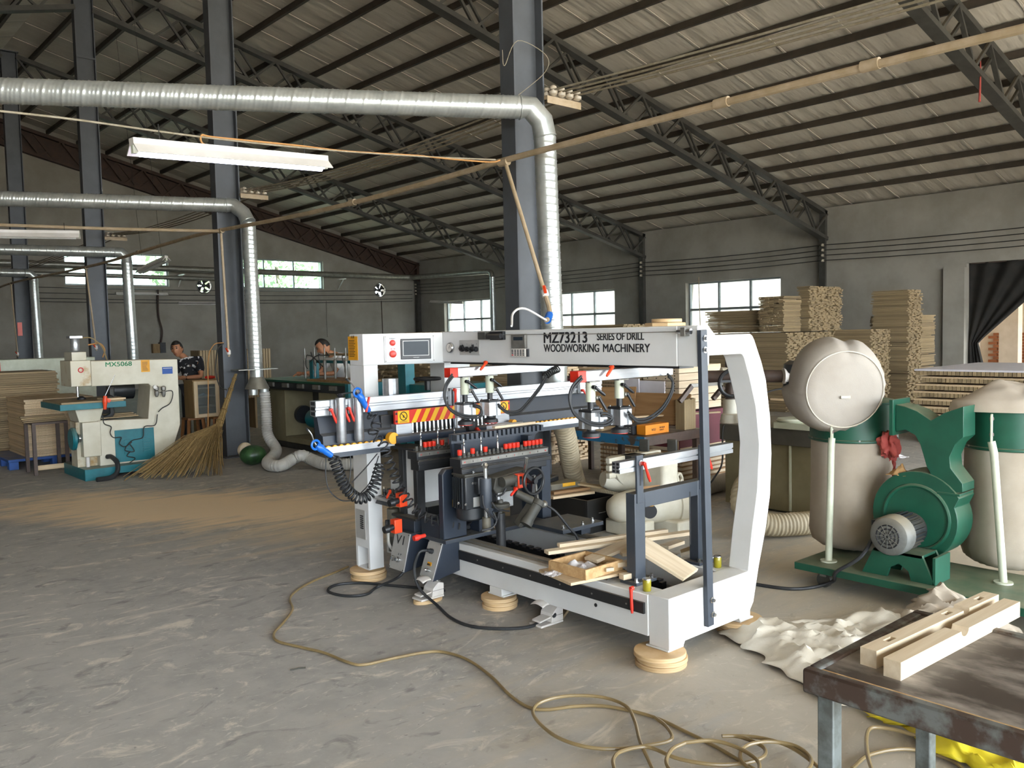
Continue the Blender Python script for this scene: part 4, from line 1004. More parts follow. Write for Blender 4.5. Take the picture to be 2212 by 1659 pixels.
# ---- control boxes hanging in front of the carriages
def ctrl(Y0, Y1, xt, xb, zt, zb, kind):
    q = MB().prism([(xt, zt), (3.195, zt), (3.195, zb+.03), (xb, zb)], 'y', Y0, Y1).build('control_box', 'navy_paint', DM, bevel=.003)
    A = np.array([xt, 0, zt]); B = np.array([xb, 0, zb]); d = (B-A)/np.linalg.norm(B-A); n = np.array([-abs(d[2]), 0, d[0]]); n = np.array([d[2], 0, -d[0]]); n = n if n[0] < 0 else -n
    L = np.linalg.norm(B-A); mid = (A+B)/2+n*.003+np.array([0, (Y0+Y1)/2, 0]); ang = math.atan2(d[0], d[2])
    R = Matrix((tuple(n), (0, 1, 0), tuple(np.cross(n, [0, 1, 0])))).transposed()
    pl = MB().obox(mid, (.006, Y1-Y0-.006, L-.006), R).build('face_plate', 'label_grey', q, bevel=.002)
    def at(v, s, off=.0075): return A+d*L*s+n*off+np.array([0, Y1-(Y1-Y0)*v, 0])
    up = -d
    for v in (.08, .92):
        for s in (.05, .95): MB().cyl(at(v, s, .006), at(v, s, .009), .004, None, 8).build('plate_screw', 'chrome', pl)
    if kind == 'V1':
        text('plate_lettering', 'V1', .07, at(.18, .33), (0, -1, 0), up, 'print_black', pl, w=(Y1-Y0)*.5, h=.055)
        for v in (.25, .55):
            k = MB().lathe([(0, .017), (.5, .017), (.6, .012), (1, .011)], at(v, .72, .006), at(v, .72, .03), 16).build('selector_switch', 'chrome', pl)
            MB().obox(at(v, .72, .032), (.006, .005, .02)).build('switch_bar', 'black_plastic', k)
        text('plate_caption', '上 下', .013, at(.45, .60), (0, -1, 0), up, 'print_black', pl, w=.04)
    else:
        MB().lathe([(0, .016), (.4, .016), (.5, .011), (1, .010)], at(.45, .28, .006), at(.45, .28, .05), 14).build('cable_gland', 'rubber', pl)
        tg = MB().obox(at(.5, .60, .007), (.002, .04, .022), R).build('caption_tag', 'sticker_orange', pl)
        text('plate_caption', '脚踏', .014, at(.36, .64, .0085), (0, -1, 0), up, 'print_black', tg, w=.03)
        MB().lathe([(0, .012), (.4, .012), (.5, .007), (.8, .009), (1, .004)], at(.55, .76, .006), at(.55, .76, .04), 12).build('toggle_switch', 'chrome', pl)
    return q, at
K1, at1 = ctrl(4.435, 4.61, 3.03, 2.97, .372, .135, 'V1')
K2, at2 = ctrl(4.16, 4.305, 3.075, 2.99, .352, .13, 'foot')
# left carriage (far vertical head): black cabinet, channel frame
cb = bx('carriage_cabinet', 'navy_paint', DM, 3.06, 3.196, 4.445, 4.62, .25, .46, bevel=.003); bx('cabinet_top', 'black_paint', cb, 3.02, 3.19, 4.37, 4.64, .46, .475, bevel=.002)
cf = MB().box(3.06, 3.12, 4.40, 4.44, .475, .90).box(3.06, 3.12, 4.55, 4.60, .475, .90).build('channel_frame', 'black_paint', DM, bevel=.002)
bx('channel_cap', 'black_paint', cf, 3.02, 3.17, 4.37, 4.62, .90, .915, bevel=.002); bx('channel_post', 'white_paint', cf, 3.085, 3.10, 4.46, 4.55, .475, .90, bevel=0)
for (px, py, Y) in ((857, 1138, 4.36), (868, 1081, 4.36)):
    q = fy(px, py, Y); rd = MB().box(q[0]-.02, q[0]+.035, Y-.01, Y+.04, q[2]-.04, q[2]+.045).build('digital_readout', 'orange_plastic', DM, bevel=.004)
    MB().lathe([(0, .018), (.5, .02), (.55, .026), (1, .022)], (q[0]-.02, Y+.01, q[2]), (q[0]-.085, Y+.01, q[2]-.008), 14).build('hand_knob', 'black_plastic', rd)
q = fy(900, 1162, 4.15); MB().lathe([(0, .016), (.3, .02), (.6, .012), (1, .012)], (q[0]-.02, 4.15, q[2]), (q[0]+.06, 4.15, q[2]+.005), 12).build('locking_knob', 'sign_red', DM)
wc0 = fy(893, 988, 4.66); wc1 = fy(990, 1088, 4.66); wcv = bx('white_cover', 'white_paint', DM, wc0[0], wc1[0]+.15, 4.66, 4.80, wc1[2], wc0[2], bevel=.006)
bx('cover_ledge', 'black_paint', wcv, wc0[0], 3.72, 4.52, 4.80, .44, .50, bevel=.003); bx('cover_foot', 'slate_paint', wcv, wc0[0], 3.72, 4.54, 4.82, .328, .44, bevel=.003)
bx('head_shroud', 'navy_paint', DM, 3.62, 3.78, 4.42, 4.60, .40, .93, bevel=.004)
bx('head_shroud', 'navy_paint', DM, 3.80, 3.88, 4.05, 4.25, .40, .82, bevel=.004)
# drill tray with loose chucks on the left column
tq0 = fz(800, 1128, .53)
tr = MB().prism([(3.0, .52), (3.13, .52), (3.13, .56), (3.02, .56)], 'y', 4.62, 4.80).build('chuck_tray', 'slate_paint', DM, bevel=.003)
tp = MB().obox((3.06, 4.71, .566), (.15, .19, .010), (0, -.12, 0)).build('tray_top', 'label_grey', tr)
bx('tray_back', 'white_paint', tr, 3.125, 3.14, 4.62, 4.80, .56, .66, bevel=.002)
for i in range(3):
    for j in range(4):
        cy('tray_hole', 'print_black', tp, (3.02+.035*i, 4.65+.04*j, .5715+.004*i), (3.02+.035*i, 4.65+.04*j, .5725+.004*i), .012, n=10)
        if i == 2 or (i == 1 and j > 1): MB().lathe([(0, .010), (.5, .010), (.6, .014), (1, .012)], (3.02+.035*i, 4.65+.04*j, .57), (3.02+.035*i, 4.65+.04*j, .61), 10).build('spare_chuck', 'cast_grey', tr)
lever(tr, (3.04, 4.68, .60), (-.5, -.2, -.6), .06, 'orange_plastic', (-.3, -.5, .8))
# air filter unit at foot of the left column
q = fy(833, 1170, 4.72); af = cy('air_filter', 'tool_grey', DM, (3.10, 4.74, .30), (3.10, 4.74, .48), .042, n=20)
cy('filter_bowl', 'cast_grey', af, (3.10, 4.74, .20), (3.10, 4.74, .30), .038, .03, n=20); bx('filter_label', 'sign_yellow', af, 3.085, 3.115, 4.70, 4.703, .24, .275, bevel=0)
bx('filter_handle', 'black_plastic', af, 3.02, 3.045, 4.70, 4.72, .33, .42, bevel=.004); MB().tube(smooth_path([(3.03, 4.70, .34), (3.02, 4.68, .27), (3.06, 4.68, .21), (3.10, 4.70, .20)], 5), .01, 7).build('filter_tube', 'hose_grey', af)
MB().tube(smooth_path([(3.07, 4.80, .62), (3.06, 4.79, .56), (3.09, 4.77, .52), (3.10, 4.76, .48)], 5), .008, 7).build('filter_inlet', 'tube_clear', af)

# ---- near support frame with rail
Yp = 2.86
pz = .336
for px in (1381, 1535):
    x = fz(px, 1250 if px < 1450 else 1212, .34)[0] if px < 1450 else 3.80
    x = 3.335 if px < 1450 else 3.86
    pst = bx('support_post', 'slate_paint', DM, x-.04, x+.04, Yp-.03, Yp+.03, pz+.008, .79, bevel=.003)
    bx('post_base', 'slate_paint', pst, x-.07, x+.09, Yp-.06, Yp+.05, pz-.008, pz+.008, bevel=.002)
    for dx, dy in ((-.055, -.045), (.065, -.045), (.065, .035)): bolt(pst, (x+dx, Yp+dy, pz+.008), (0, 0, 1), .009, .022, 'chrome')
    up_ = bx('rail_upright', 'slate_paint', pst, x-.025, x+.025, Yp-.035, Yp-.022, .74, .985, bevel=.002)
    bx('upright_slot', 'print_black', up_, x-.005, x+.005, Yp-.0362, Yp-.0349, .83, .95, bevel=0)
    cy('lever_washer', 'chrome', up_, (x, Yp-.035, .945), (x, Yp-.042, .945), .016, n=16); lever(up_, (x+.012, Yp-.04, .942), (.35, 0, -1), .10)
bx('support_crossbar', 'slate_paint', DM, 3.375, 3.82, Yp-.03, Yp+.03, .71, .79, bevel=.003)
bx('crossbar_slot', 'print_black', DM, 3.745, 3.752, Yp-.0315, Yp-.0301, .45, .74, bevel=0)
nr = MB().prism([(Yp-.022, .905), (Yp-.022, .926), (Yp-.014, .926), (Yp-.014, .934), (Yp-.022, .934), (Yp-.022, .962), (Yp+.03, .962), (Yp+.03, .905)], 'x', 3.195, 4.165).build('support_rail', 'aluminium', DM, smooth=0)
for zc in (.916, .934, .952):
    for yy in (Yp-.008, Yp+.018): bx('profile_cavity', 'print_black', nr, 3.1938, 3.1955, yy-.008, yy+.008, zc-.006, zc+.006, bevel=0)
lever(DM, (fx(1367, 1270, 3.186)[0], fx(1367, 1270, 3.186)[1], fx(1367, 1270, 3.186)[2]), (.0, -.1, -1), .12, 'red_plastic', (-1, 0, 0))
# ================================================================ things around the machine
from mathutils import noise as mnoise
# wooden discs under the feet, one thing per disc
for (x, y, r, where) in ((3.215, 2.61, .125, 'near front foot'), (3.885, 2.615, .125, 'near rear foot'), (3.235, 3.835, .105, 'middle foot'), (3.0, 4.91, .118, 'left column'), (3.72, 4.92, .115, 'hidden rear left foot')):
    for k in range(3):
        o = MB(); o.tint = random.random(); rr = r*(1, .985, 1.01)[k]; dx = (0, .004, -.003)[k]
        o.lathe([(0, rr-.002), (.08, rr), (.92, rr), (1, rr-.002)], (x+dx, y-dx, .0233*k), (x+dx, y-dx, .0233*(k+1)-.0006), 40)
        tag(o.build('wooden_disc', 'plywood', smooth=30), '%s round plywood disc under the %s of the drilling machine' % (('bottom', 'middle', 'top')[k], where), 'disc', 'wooden discs under the machine feet')
for k, (r, z) in enumerate(((.105, 1.6335), (.078, 1.6535))):
    o = MB(); o.lathe([(0, r-.002), (.1, r), (.9, r), (1, r-.002)], (3.555, 2.83-.01*k, z), (3.555, 2.83-.01*k, z+.0185), 8 if k == 0 else 32)
    tag(o.build('wooden_disc', 'plywood', smooth=30), ('larger eight-sided' if k == 0 else 'smaller round')+' wooden offcut lying on top of the machine beam', 'disc', 'offcuts on the beam')
# offcuts lying on the machine bed: centre line ends, width, thickness
def plank(name, lab, a, b, w, t, m='pale_wood_x', roll=0.0, cat='plank', group='offcuts on the machine bed'):
    a, b = Vector(a), Vector(b); d = (b-a); L = d.length; d.normalize(); s = Vector((0, 0, 1)).cross(d).normalized(); n = d.cross(s)
    R = Matrix((d, s, n)).transposed() @ Matrix.Rotation(roll, 3, 'X')
    o = MB(); o.tint = random.random(); o.obox((0, 0, 0), (L, w, t)); ob = o.build(name, m, bevel=.0015)
    ob.matrix_world = Matrix.Translation((a+b)/2) @ R.to_4x4() @ Matrix.Translation((0, 0, -t/2)); ob.location = ((a+b)/2)-(R @ Vector((0, 0, t/2))); ob.rotation_euler = R.to_euler()
    return tag(ob, lab, cat, group) if lab else ob
Z = lambda p, z: tuple(fz(p[0], p[1], z))
plank('plywood_sheet', 'flat plywood sheet overhanging the front edge of the machine bed', (3.01, 3.13, .362), (3.37, 3.06, .362), .30, .015, 'wood_x', cat='sheet')
plank('timber_strip', 'longest thin timber strip lying across the machine bed, lower of the two', Z((1180, 1193), .425), Z((1493, 1150), .425), .055, .02)
plank('timber_strip', 'shorter timber strip resting on the longest strip on the machine bed', Z((1206, 1178), .447), Z((1440, 1146), .447), .035, .02)
plank('short_plank', 'short pale plank tilted over the tray of scrap', Z((1276, 1210), .405), Z((1385, 1160), .46), .095, .018)
plank('leaning_board', 'broad pale board leaning down behind the near grey post', Z((1378, 1172), .49), Z((1492, 1242), .355), .20, .018)
plank('short_plank', 'second pale board half hidden behind the near grey post', Z((1338, 1193), .42), Z((1390, 1190), .42), .12, .018)
plank('wood_block', 'small pale wooden block leaning against the foot of the near grey post', Z((1312, 1222), .40), Z((1366, 1215), .40), .04, .025, cat='block')
plank('wood_block', 'short wooden block beside the base plate of the near grey post', Z((1342, 1246), .365), Z((1372, 1240), .365), .04, .028, cat='block')
plank('wood_block', 'tiny wooden block on the rim of the scrap tray', Z((1308, 1231), .40), Z((1325, 1229), .40), .02, .018, cat='block')
plank('timber_strip', 'timber strip lying at the back of the machine bed near the far post', Z((1435, 1182), .36), Z((1470, 1170), .36), .06, .02)
plank('timber_strip', 'grey weathered stick propped between the bed and the far post', Z((1475, 1190), .34), Z((1525, 1172), .42), .04, .02, 'lumber_x')
plank('timber_strip', 'short stick lying on the floor under the machine bed', Z((1208, 1336), .012), Z((1228, 1308), .012), .04, .02, 'lumber_x')
q0, q1 = fy(1066, 921, 4.10), fy(1154, 913, 4.10)
plank('timber_stick', 'thin pale stick resting on the comb above the red chuck caps', (q0[0], 4.10, 1.029), (q1[0], 4.10, 1.029), .03, .016, 'pale_wood_x', cat='stick', group='sticks')
plank('wood_block', 'wooden block lying on the carriage under the handwheel', Z((1050, 1138), .39), Z((1080, 1132), .39), .045, .022, 'wood_x', cat='block')
# shallow wooden tray with paper
t = thing('wooden_tray', 'shallow wooden tray of crumpled paper on the plywood sheet', 'tray', (3.22, 3.05, .370))
cx_, cy_ = 3.20, 3.09
bx('tray_bottom', 'wood_x', t, cx_-.13, cx_+.13, cy_-.12, cy_+.12, .370, .376)
for a in ((cx_-.14, cx_+.14, cy_-.135, cy_-.12), (cx_-.14, cx_+.14, cy_+.12, cy_+.135), (cx_-.14, cx_-.125, cy_-.12, cy_+.12), (cx_+.125, cx_+.14, cy_-.12, cy_+.12)):
    bx('tray_side', 'chipboard', t, *a, .370, .424)
def crumple(name, lab, cx, cy, z, rx, ry, h, seed, m='paper_white', cat='paper', nn=26, group=None):
    o = MB()
    def f(u, v):
        x, y = (u-.5)*2, (v-.5)*2; r = min(1, math.hypot(x, y))
        n = mnoise.noise(Vector((x*1.8+seed, y*1.8, seed*1.7)))+.25*mnoise.noise(Vector((x*4+seed, y*4, 3)))
        e = 1+.25*mnoise.noise(Vector((x*3+seed*2, y*3, 9)))
        return (cx+x*rx*e, cy+y*ry*e, z+max(.002, h*(1-r**2)*(.55+.8*n)+.012*abs(n)))
    o.grid(f, nn, nn); ob = o.build(name, m, solid=.0015, smooth=25); return tag(ob, lab, cat, group)
crumple('crumpled_paper', 'crumpled white paper lying in the wooden tray', cx_-.03, cy_+.02, .377, .10, .09, .05, 3)
crumple('crumpled_paper', 'flat torn paper beside the wooden tray', 3.03, 3.16, .3705, .05, .045, .012, 8)
for k, (px, py) in enumerate(((1425, 1277), (1573, 1227))):
    q = fz(px, py, .334); q = (3.25, 2.72, .33) if k == 0 else (3.84, 2.72, .33)
    t = thing('oil_cup', ['small yellow oil cup on the near corner of the machine bed', 'small yellow oil cup at the foot of the curved end frame'][k], 'cup', (q[0], q[1], .3285), 'yellow oil cups')
    MB().lathe([(0, .019), (.08, .021), (.92, .021), (1, .019)], (q[0], q[1], .3285), (q[0], q[1], .386), 20).build('cup', 'oil_cup', t)
    MB().lathe([(0, .022), (.5, .022), (1, .02)], (q[0], q[1], .386), (q[0], q[1], .392), 20).build('rim', 'chrome', t)
# foot pedals
def pedal(x, y, lab, disc):
    t = thing('foot_pedal', lab, 'pedal', (x, y, 0 if not disc else .02), 'foot pedals')
    z = .02 if disc else 0.0
    bx('base', 'lamp_white', t, x-.10, x+.07, y-.045, y+.055, z, z+.012, bevel=.003)
    MB().prism([(x-.02, z+.012), (x+.07, z+.012), (x+.07, z+.085), (x+.03, z+.095), (x-.01, z+.06)], 'y', y-.045, y+.055).build('housing', 'lamp_white', t, bevel=.004)
    bx('housing_seam', 'print_black', t, x-.012, x+.0705, y-.0456, y+.0556, z+.047, z+.049, bevel=0)
    MB().prism([(x-.095, z+.024), (x-.09, z+.034), (x, z+.045), (x, z+.035)], 'y', y-.03, y+.04).build('treadle', 'lamp_white', t, bevel=.003)
    def hood(u, v):
        a = -.9+1.9*u; return (x+.03-.115*u, y-.045+.10*v, z+.10+.022*math.sin(u*2.6)+.012*math.sin(v*math.pi))
    MB().grid(hood, 10, 8).build('hood', 'lamp_white', t, solid=.004)
    for yy in (-.03, .035): bolt(t, (x+.05, y+yy, z+.095), (0, 0, 1), .004, .004)
    return t
o = MB(); o.lathe([(0, .098), (.1, .1), (.9, .1), (1, .098)], (0, 0, 0), (0, 0, .02), 32); o.v = [(a*1.0+2.99, b*.62+4.22, c) for a, b, c in o.v]
tag(o.build('wooden_disc', 'plywood', smooth=30), 'oval plywood pad under the foot pedal below the plain control box', 'disc')
pedal(3.01, 4.22, 'white foot pedal on an oval wooden pad below the control boxes', True)
pedal(3.24, 3.42, 'white foot pedal on the bare floor under the machine bed', False)
# cables of the control boxes
g = at2(.45, .28, .05)
tag(MB().tube(smooth_path([g, g+np.array([-.05, .01, -.01]), (2.93, 4.27, .20), (2.93, 4.22, .09), fz(945, 1308, .012), fz(975, 1335, .009), fz(1020, 1353, .009), fz(1090, 1358, .009), fz(1150, 1352, .009), fz(1178, 1332, .02), (3.235, 3.37, .05), (3.28, 3.42, .06)], 8), .009, 8).build('pedal_cable', 'rubber'), 'thick black cable looping from the plain control box to the nearer foot pedal', 'cable', 'pedal cables')
tag(MB().tube(smooth_path([(3.06, 4.53, .15), (3.0, 4.55, .08), fz(815, 1268, .009), fz(790, 1284, .009), fz(745, 1287, .009), fz(709, 1277, .009), fz(725, 1264, .009), fz(775, 1259, .009), fz(850, 1265, .009), fz(905, 1270, .009), (3.12, 4.24, .03), (3.07, 4.22, .06)], 8), .009, 8).build('pedal_cable', 'rubber'), 'thick black cable looping on the floor from the V1 control box', 'cable', 'pedal cables')
# air guns and coiled hoses
def gun(lab, px_tip, px_neck, px_body, px_end, Y, trig):
    a, b, c, d = [Vector(fy(p[0], p[1], Y)) for p in (px_tip, px_neck, px_body, px_end)]
    t = thing('air_blow_gun', lab, 'air gun', (c.x, c.y, min(c.z, d.z)-.01), 'blue air guns')
    MB().tube(smooth_path([a, a*.5+b*.5+Vector((.006, 0, .004)), b, c], 6), .0042, 8).build('nozzle', 'chrome', t)
    MB().cyl(a, a*.8+b*.2, .006, None, 8).build('nozzle_tip', 'black_plastic', t)
    ax = (d-c).normalized()
    MB().lathe([(0, .013), (.12, .022), (.3, .024), (.45, .018), (.6, .019), (.95, .017), (1, .012)], b*.3+c*.7, d, 14).build('body', 'blue_plastic', t)
    MB().torus(c+Vector((-.012, -.002, .012)), (0, 1, 0), .026, .007, 20, 8).build('hook_ring', 'blue_plastic', t)
    if trig: e = c*.5+d*.5; MB().beam(e+Vector((.03, -.01, .035)), e+Vector((.005, -.012, -.055)), .012, .014, (0, 1, 0)).build('trigger', 'red_plastic', t, bevel=.003)
    MB().lathe([(0, .010), (.5, .013), (1, .009)], d, d+ax*.03, 10).build('connector', 'black_plastic', t)
gun('blue air gun with red trigger hooked over the fence rail', (748, 818), (770, 845), (776, 852), (797, 889), 4.46, True)
gun('blue air gun hanging at the left end of the lower roller rail', (662, 925), (679, 955), (686, 965), (717, 985), 4.42, False)
tag(coil(smooth_path([fy(a, b, 4.42) for a, b in ((719, 987), (726, 1003), (735, 1030), (750, 1058), (775, 1077), (797, 1070), (810, 1048), (816, 1024), (822, 1004))], 8), .030, 25, .006, 6, 14).build('coiled_air_hose', 'rubber'), 'black coiled hose hanging in a loop below the lower air gun', 'hose', 'coiled air hoses')
tag(coil(smooth_path([fy(a, b, Y) for a, b, Y in ((800, 895, 4.45), (814, 912, 4.42), (806, 938, 4.40), (828, 960, 4.38), (838, 990, 4.37), (850, 1020, 4.36), (862, 1048, 4.34), (880, 1080, 4.32), (905, 1108, 4.28), (935, 1124, 4.22), (965, 1128, 4.16), (990, 1140, 4.13))], 8), .028, 23, .0055, 6, 14).build('coiled_air_hose', 'rubber'), 'black coiled hose stretched from the upper air gun down to the carriage plate', 'hose', 'coiled air hoses')
for k, ps in enumerate((((704, 988), (704, 1030), (712, 1060), (735, 1080), (758, 1082)), ((752, 965), (758, 1000), (754, 1040), (748, 1055)), ((815, 980), (790, 1010), (760, 1042)), ((818, 985), (800, 1040), (775, 1070)))):
    tag(MB().tube(smooth_path([fy(a, b, 4.46+.02*k) for a, b in ps], 8), .0035, 6).build('thin_cable', 'rubber'), ['thin black cable hanging outermost from the lower roller rail', 'thin black cable hanging straight down from the roller rail', 'thin black cable crossing in front of the left column', 'thin black cable curving behind the coiled hose'][k], 'cable', 'thin cables at the left column')
c_ = thing('pneumatic_valve', 'small grey pneumatic valve lying on the carriage plate in tangled hose', 'valve', (3.14, 4.2, .379))
MB().obox((3.14, 4.22, .45), (.04, .05, .06), (0, .3, .4)).build('valve_block', 'label_grey', c_, bevel=.003)
MB().tube(smooth_path([(3.14, 4.22, .47), (3.2, 4.20, .52), (3.25, 4.2, .47), (3.26, 4.2, .40)], 6), .009, 7).build('valve_hose', 'rubber', c_)
MB().tube(smooth_path([(3.12, 4.16, .386), (3.18, 4.18, .40), (3.24, 4.2, .41), (3.32, 4.22, .40)], 6), .013, 8).build('valve_hose', 'rubber', c_)
MB().tube(smooth_path([(3.30, 4.2, .42), (3.36, 4.22, .43), (3.42, 4.18, .39)], 6), .006, 6).build('valve_hose', 'rubber', c_)
# amber air tube over the floor, with loops in the foreground
def ftube(name, lab, pts, r=.0075, m='tube_clear', lift=0.0):
    return tag(MB().tube(smooth_path([fz(a, b, r+.001+lift) for a, b in pts], 7), r, 8).build(name, m), lab, 'hose', 'amber air tube on the floor')
ftube('air_tube', 'long amber air tube snaking over the floor from the left column to the foreground', [(752, 1224), (720, 1238), (680, 1254), (645, 1273), (626, 1293), (632, 1316), (612, 1345), (592, 1368), (600, 1385), (650, 1398), (700, 1410), (750, 1430), (785, 1436), (850, 1422), (920, 1409), (960, 1409), (1010, 1425), (1060, 1460), (1100, 1500), (1140, 1527), (1180, 1533), (1240, 1526), (1300, 1525), (1360, 1535), (1420, 1552), (1480, 1580), (1550, 1615), (1640, 1668)])
ftube('air_tube', 'wide loop of amber tube at the bottom centre of the floor', [(1415, 1672), (1400, 1640), (1382, 1600), (1372, 1560), (1352, 1525), (1300, 1506), (1230, 1503), (1175, 1514), (1152, 1532), (1160, 1556), (1200, 1590), (1260, 1612), (1330, 1618), (1400, 1610), (1450, 1597), (1440, 1570), (1415, 1550)], lift=.012)
ftube('air_tube', 'loop of amber tube left of the bench leg nearest the centre', [(1330, 1672), (1325, 1640), (1345, 1622), (1400, 1614), (1470, 1640), (1560, 1652), (1640, 1640), (1650, 1615), (1600, 1592), (1560, 1590), (1630, 1592), (1700, 1610), (1760, 1650), (1775, 1672)], lift=.02)
ftube('air_tube', 'small loop of amber tube beside the front bench leg', [(1630, 1672), (1600, 1640), (1610, 1612), (1660, 1602), (1720, 1612), (1752, 1640), (1740, 1668), (1700, 1690)], lift=.028)
ftube('air_tube', 'short curve of amber tube between the two bench legs', [(1840, 1660), (1880, 1630), (1960, 1618), (2050, 1640), (2100, 1680)], lift=.004)
ftube('air_tube', 'upright bend of amber tube between the bench legs in front of the yellow cloth', [(1886, 1672), (1874, 1630), (1872, 1590), (1884, 1572), (1930, 1576), (1990, 1592)], lift=.03)
ftube('air_tube', 'flat oval of amber tube at the bottom right of the centre', [(1480, 1604), (1540, 1600), (1600, 1618), (1640, 1650), (1620, 1690), (1540, 1700), (1470, 1680), (1440, 1650), (1450, 1620), (1480, 1604)], lift=.04)
tag(MB().tube([fz(627, 1447, .006), fz(645, 1443, .007), fz(660, 1442, .006)], .004, 6).build('small_screw', 'cast_grey'), 'small dark screw lying alone on the open floor', 'screw')

# ================================================================ work bench in the right foreground
B = thing('work_bench', 'worn steel-framed work bench with dark scuffed top in the right foreground', 'bench', (2.27, .4, 0))
X0, X1, Y0, Y1, ZT = 1.945, 2.60, -.55, 1.125, .755
bx('bench_top', 'bench_top', B, X0+.03, X1-.03, Y0+.03, Y1-.03, ZT-.022, ZT-.004, bevel=.001)
for a in ((X0, X0+.032, Y0, Y1), (X1-.032, X1, Y0, Y1)): bx('frame_rail', 'bench_edge', B, *a, ZT-.06, ZT+.002, bevel=.006)
for a in ((X0+.032, X1-.032, Y0, Y0+.032), (X0+.032, X1-.032, Y1-.032, Y1)): bx('frame_rail', 'bench_edge', B, *a, ZT-.06, ZT+.002, bevel=.006)
for x in (X0+.045, X1-.045):
    for y in (Y0+.05, Y1-.05): bx('leg', 'bench_steel', B, x-.022, x+.022, y-.022, y+.022, 0, ZT-.06, bevel=.004)
bx('plank_seam', 'chipboard', B, X0+.034, X0+.040, Y0+.034, Y1-.034, ZT-.0045, ZT-.0015, bevel=0)
def rail(name, lab, x0, y0, L, ang, slots, notch, deepx):
    o = MB(); h = .046; w = .044; n = 14
    arc = []
    for (c, r) in notch:
        arc += [(c-r*math.cos(math.pi*k/n), h-r*.8*math.sin(math.pi*k/n)) for k in range(n+1)]
    prof = [(0, 0), (L, 0), (L, h)] + list(reversed([(0, h)]+arc)) if arc else [(0, 0), (L, 0), (L, h), (0, h)]
    def slab(a, b, p): o.prism([(u, v) for u, v in p], 'y', a, b)
    if slots:
        slab(0, .014, prof); slab(.030, w, prof)
        low = [(u, min(v, h)) for u, v in prof]
        us = [0]+[q for s_ in slots for q in s_]+[L]
        for a, b in zip(us[0::2], us[1::2]):
            seg = [(a, 0), (b, 0), (b, h)]+[(u, v) for u, v in reversed(arc) if a < u < b]+[(a, h)]; slab(.014, .030, seg)
        for a, b in slots: slab(.014, .030, [(a, 0), (b, 0), (b, .018), (a, .018)])
    else: slab(0, w, prof)
    c, s_ = math.cos(ang), math.sin(ang)
    o.v = [(x0+a*c-b*s_, y0+a*s_+b*c, ZT-.004+z) for a, b, z in o.v]
    return tag(o.build(name, 'pale_wood_x', smooth=30), lab, 'wooden rail', 'machined rails on the bench')
rail('wooden_rail', 'notched wooden rail on the bench, the one nearer the camera', 2.055, .925, .70, -.05, None, [(.345, .022)], None)
rail('wooden_rail', 'slotted wooden rail on the bench, the one farther from the camera', 2.085, 1.0, .70, -.06, [(.085, .125), (.40, .44), (.60, .64)], [(.49, .018)], None)

# ================================================================ cloths on the floor
def cloth(name, lab, quad, h, seed, m, nu=70, nv=46, freq=2.2, fn=None):
    A, Bq, Cq, D = [np.array(q, float) for q in quad]
    o = MB()
    def f(u, v):
        p = (A*(1-u)+Bq*u)*(1-v)+(D*(1-u)+Cq*u)*v
        n1 = mnoise.noise(Vector((p[0]*freq*1.2+seed, p[1]*freq*.9, seed)))
        n2 = 1-abs(mnoise.noise(Vector((p[0]*freq*2.6+seed*2, p[1]*freq*2.0+3, seed+4))))*2
        n3 = 1-abs(mnoise.noise(Vector((p[0]*freq*6+seed*3, p[1]*freq*4.5, seed+7))))*2
        e = min(u, v, 1-u, 1-v); ed = min(1, e*7)
        z = .006+h*max(0, .35+.55*n1+.38*max(0, n2)**2+.26*max(0, n3)**2)*(.25+.75*ed)
        j = .05*(1-ed)
        if fn: z += fn(u, v)
        return (p[0]+j*mnoise.noise(Vector((u*9+seed, v*9, 1))), p[1]+j*mnoise.noise(Vector((u*9, v*9+seed, 5))), max(.004, z))
    o.grid(f, nu, nv); return tag(o.build(name, m, solid=.0025, smooth=50), lab, 'cloth')
cloth('dust_sheet', 'crumpled cream dust sheet spread on the floor beside the white machine', [(3.74, 2.64, 0), (3.33, 1.78, 0), (4.35, 1.25, 0), (4.72, 2.12, 0)], .10, 2.3, 'cloth_cream')
cloth('dust_sheet', 'beige cloth heaped against the green dust collector base', [(4.55, 2.15, 0), (4.15, 1.70, 0), (4.62, 1.05, 0), (4.81, 2.02, 0)], .13, 6.1, 'dust_bag', fn=lambda u, v: .22*max(0, v-.25)*max(0, 1-abs(u-.12)*2.0))
cloth('yellow_cloth', 'shiny yellow plastic cloth lying under the work bench', [(3.42, 1.77, 0), (3.46, .55, 0), (3.05, .50, 0), (3.22, 1.30, 0)], .09, 4.4, 'cloth_yellow', 60, 24, 3.0)
cloth('printed_sack', 'flattened pale printed sack beside the rear disc', [(3.98, 2.62, 0), (3.80, 2.50, 0), (4.3, 2.02, 0), (4.45, 2.15, 0)], .04, 9.4, 'cloth_cream', 30, 14, 4)

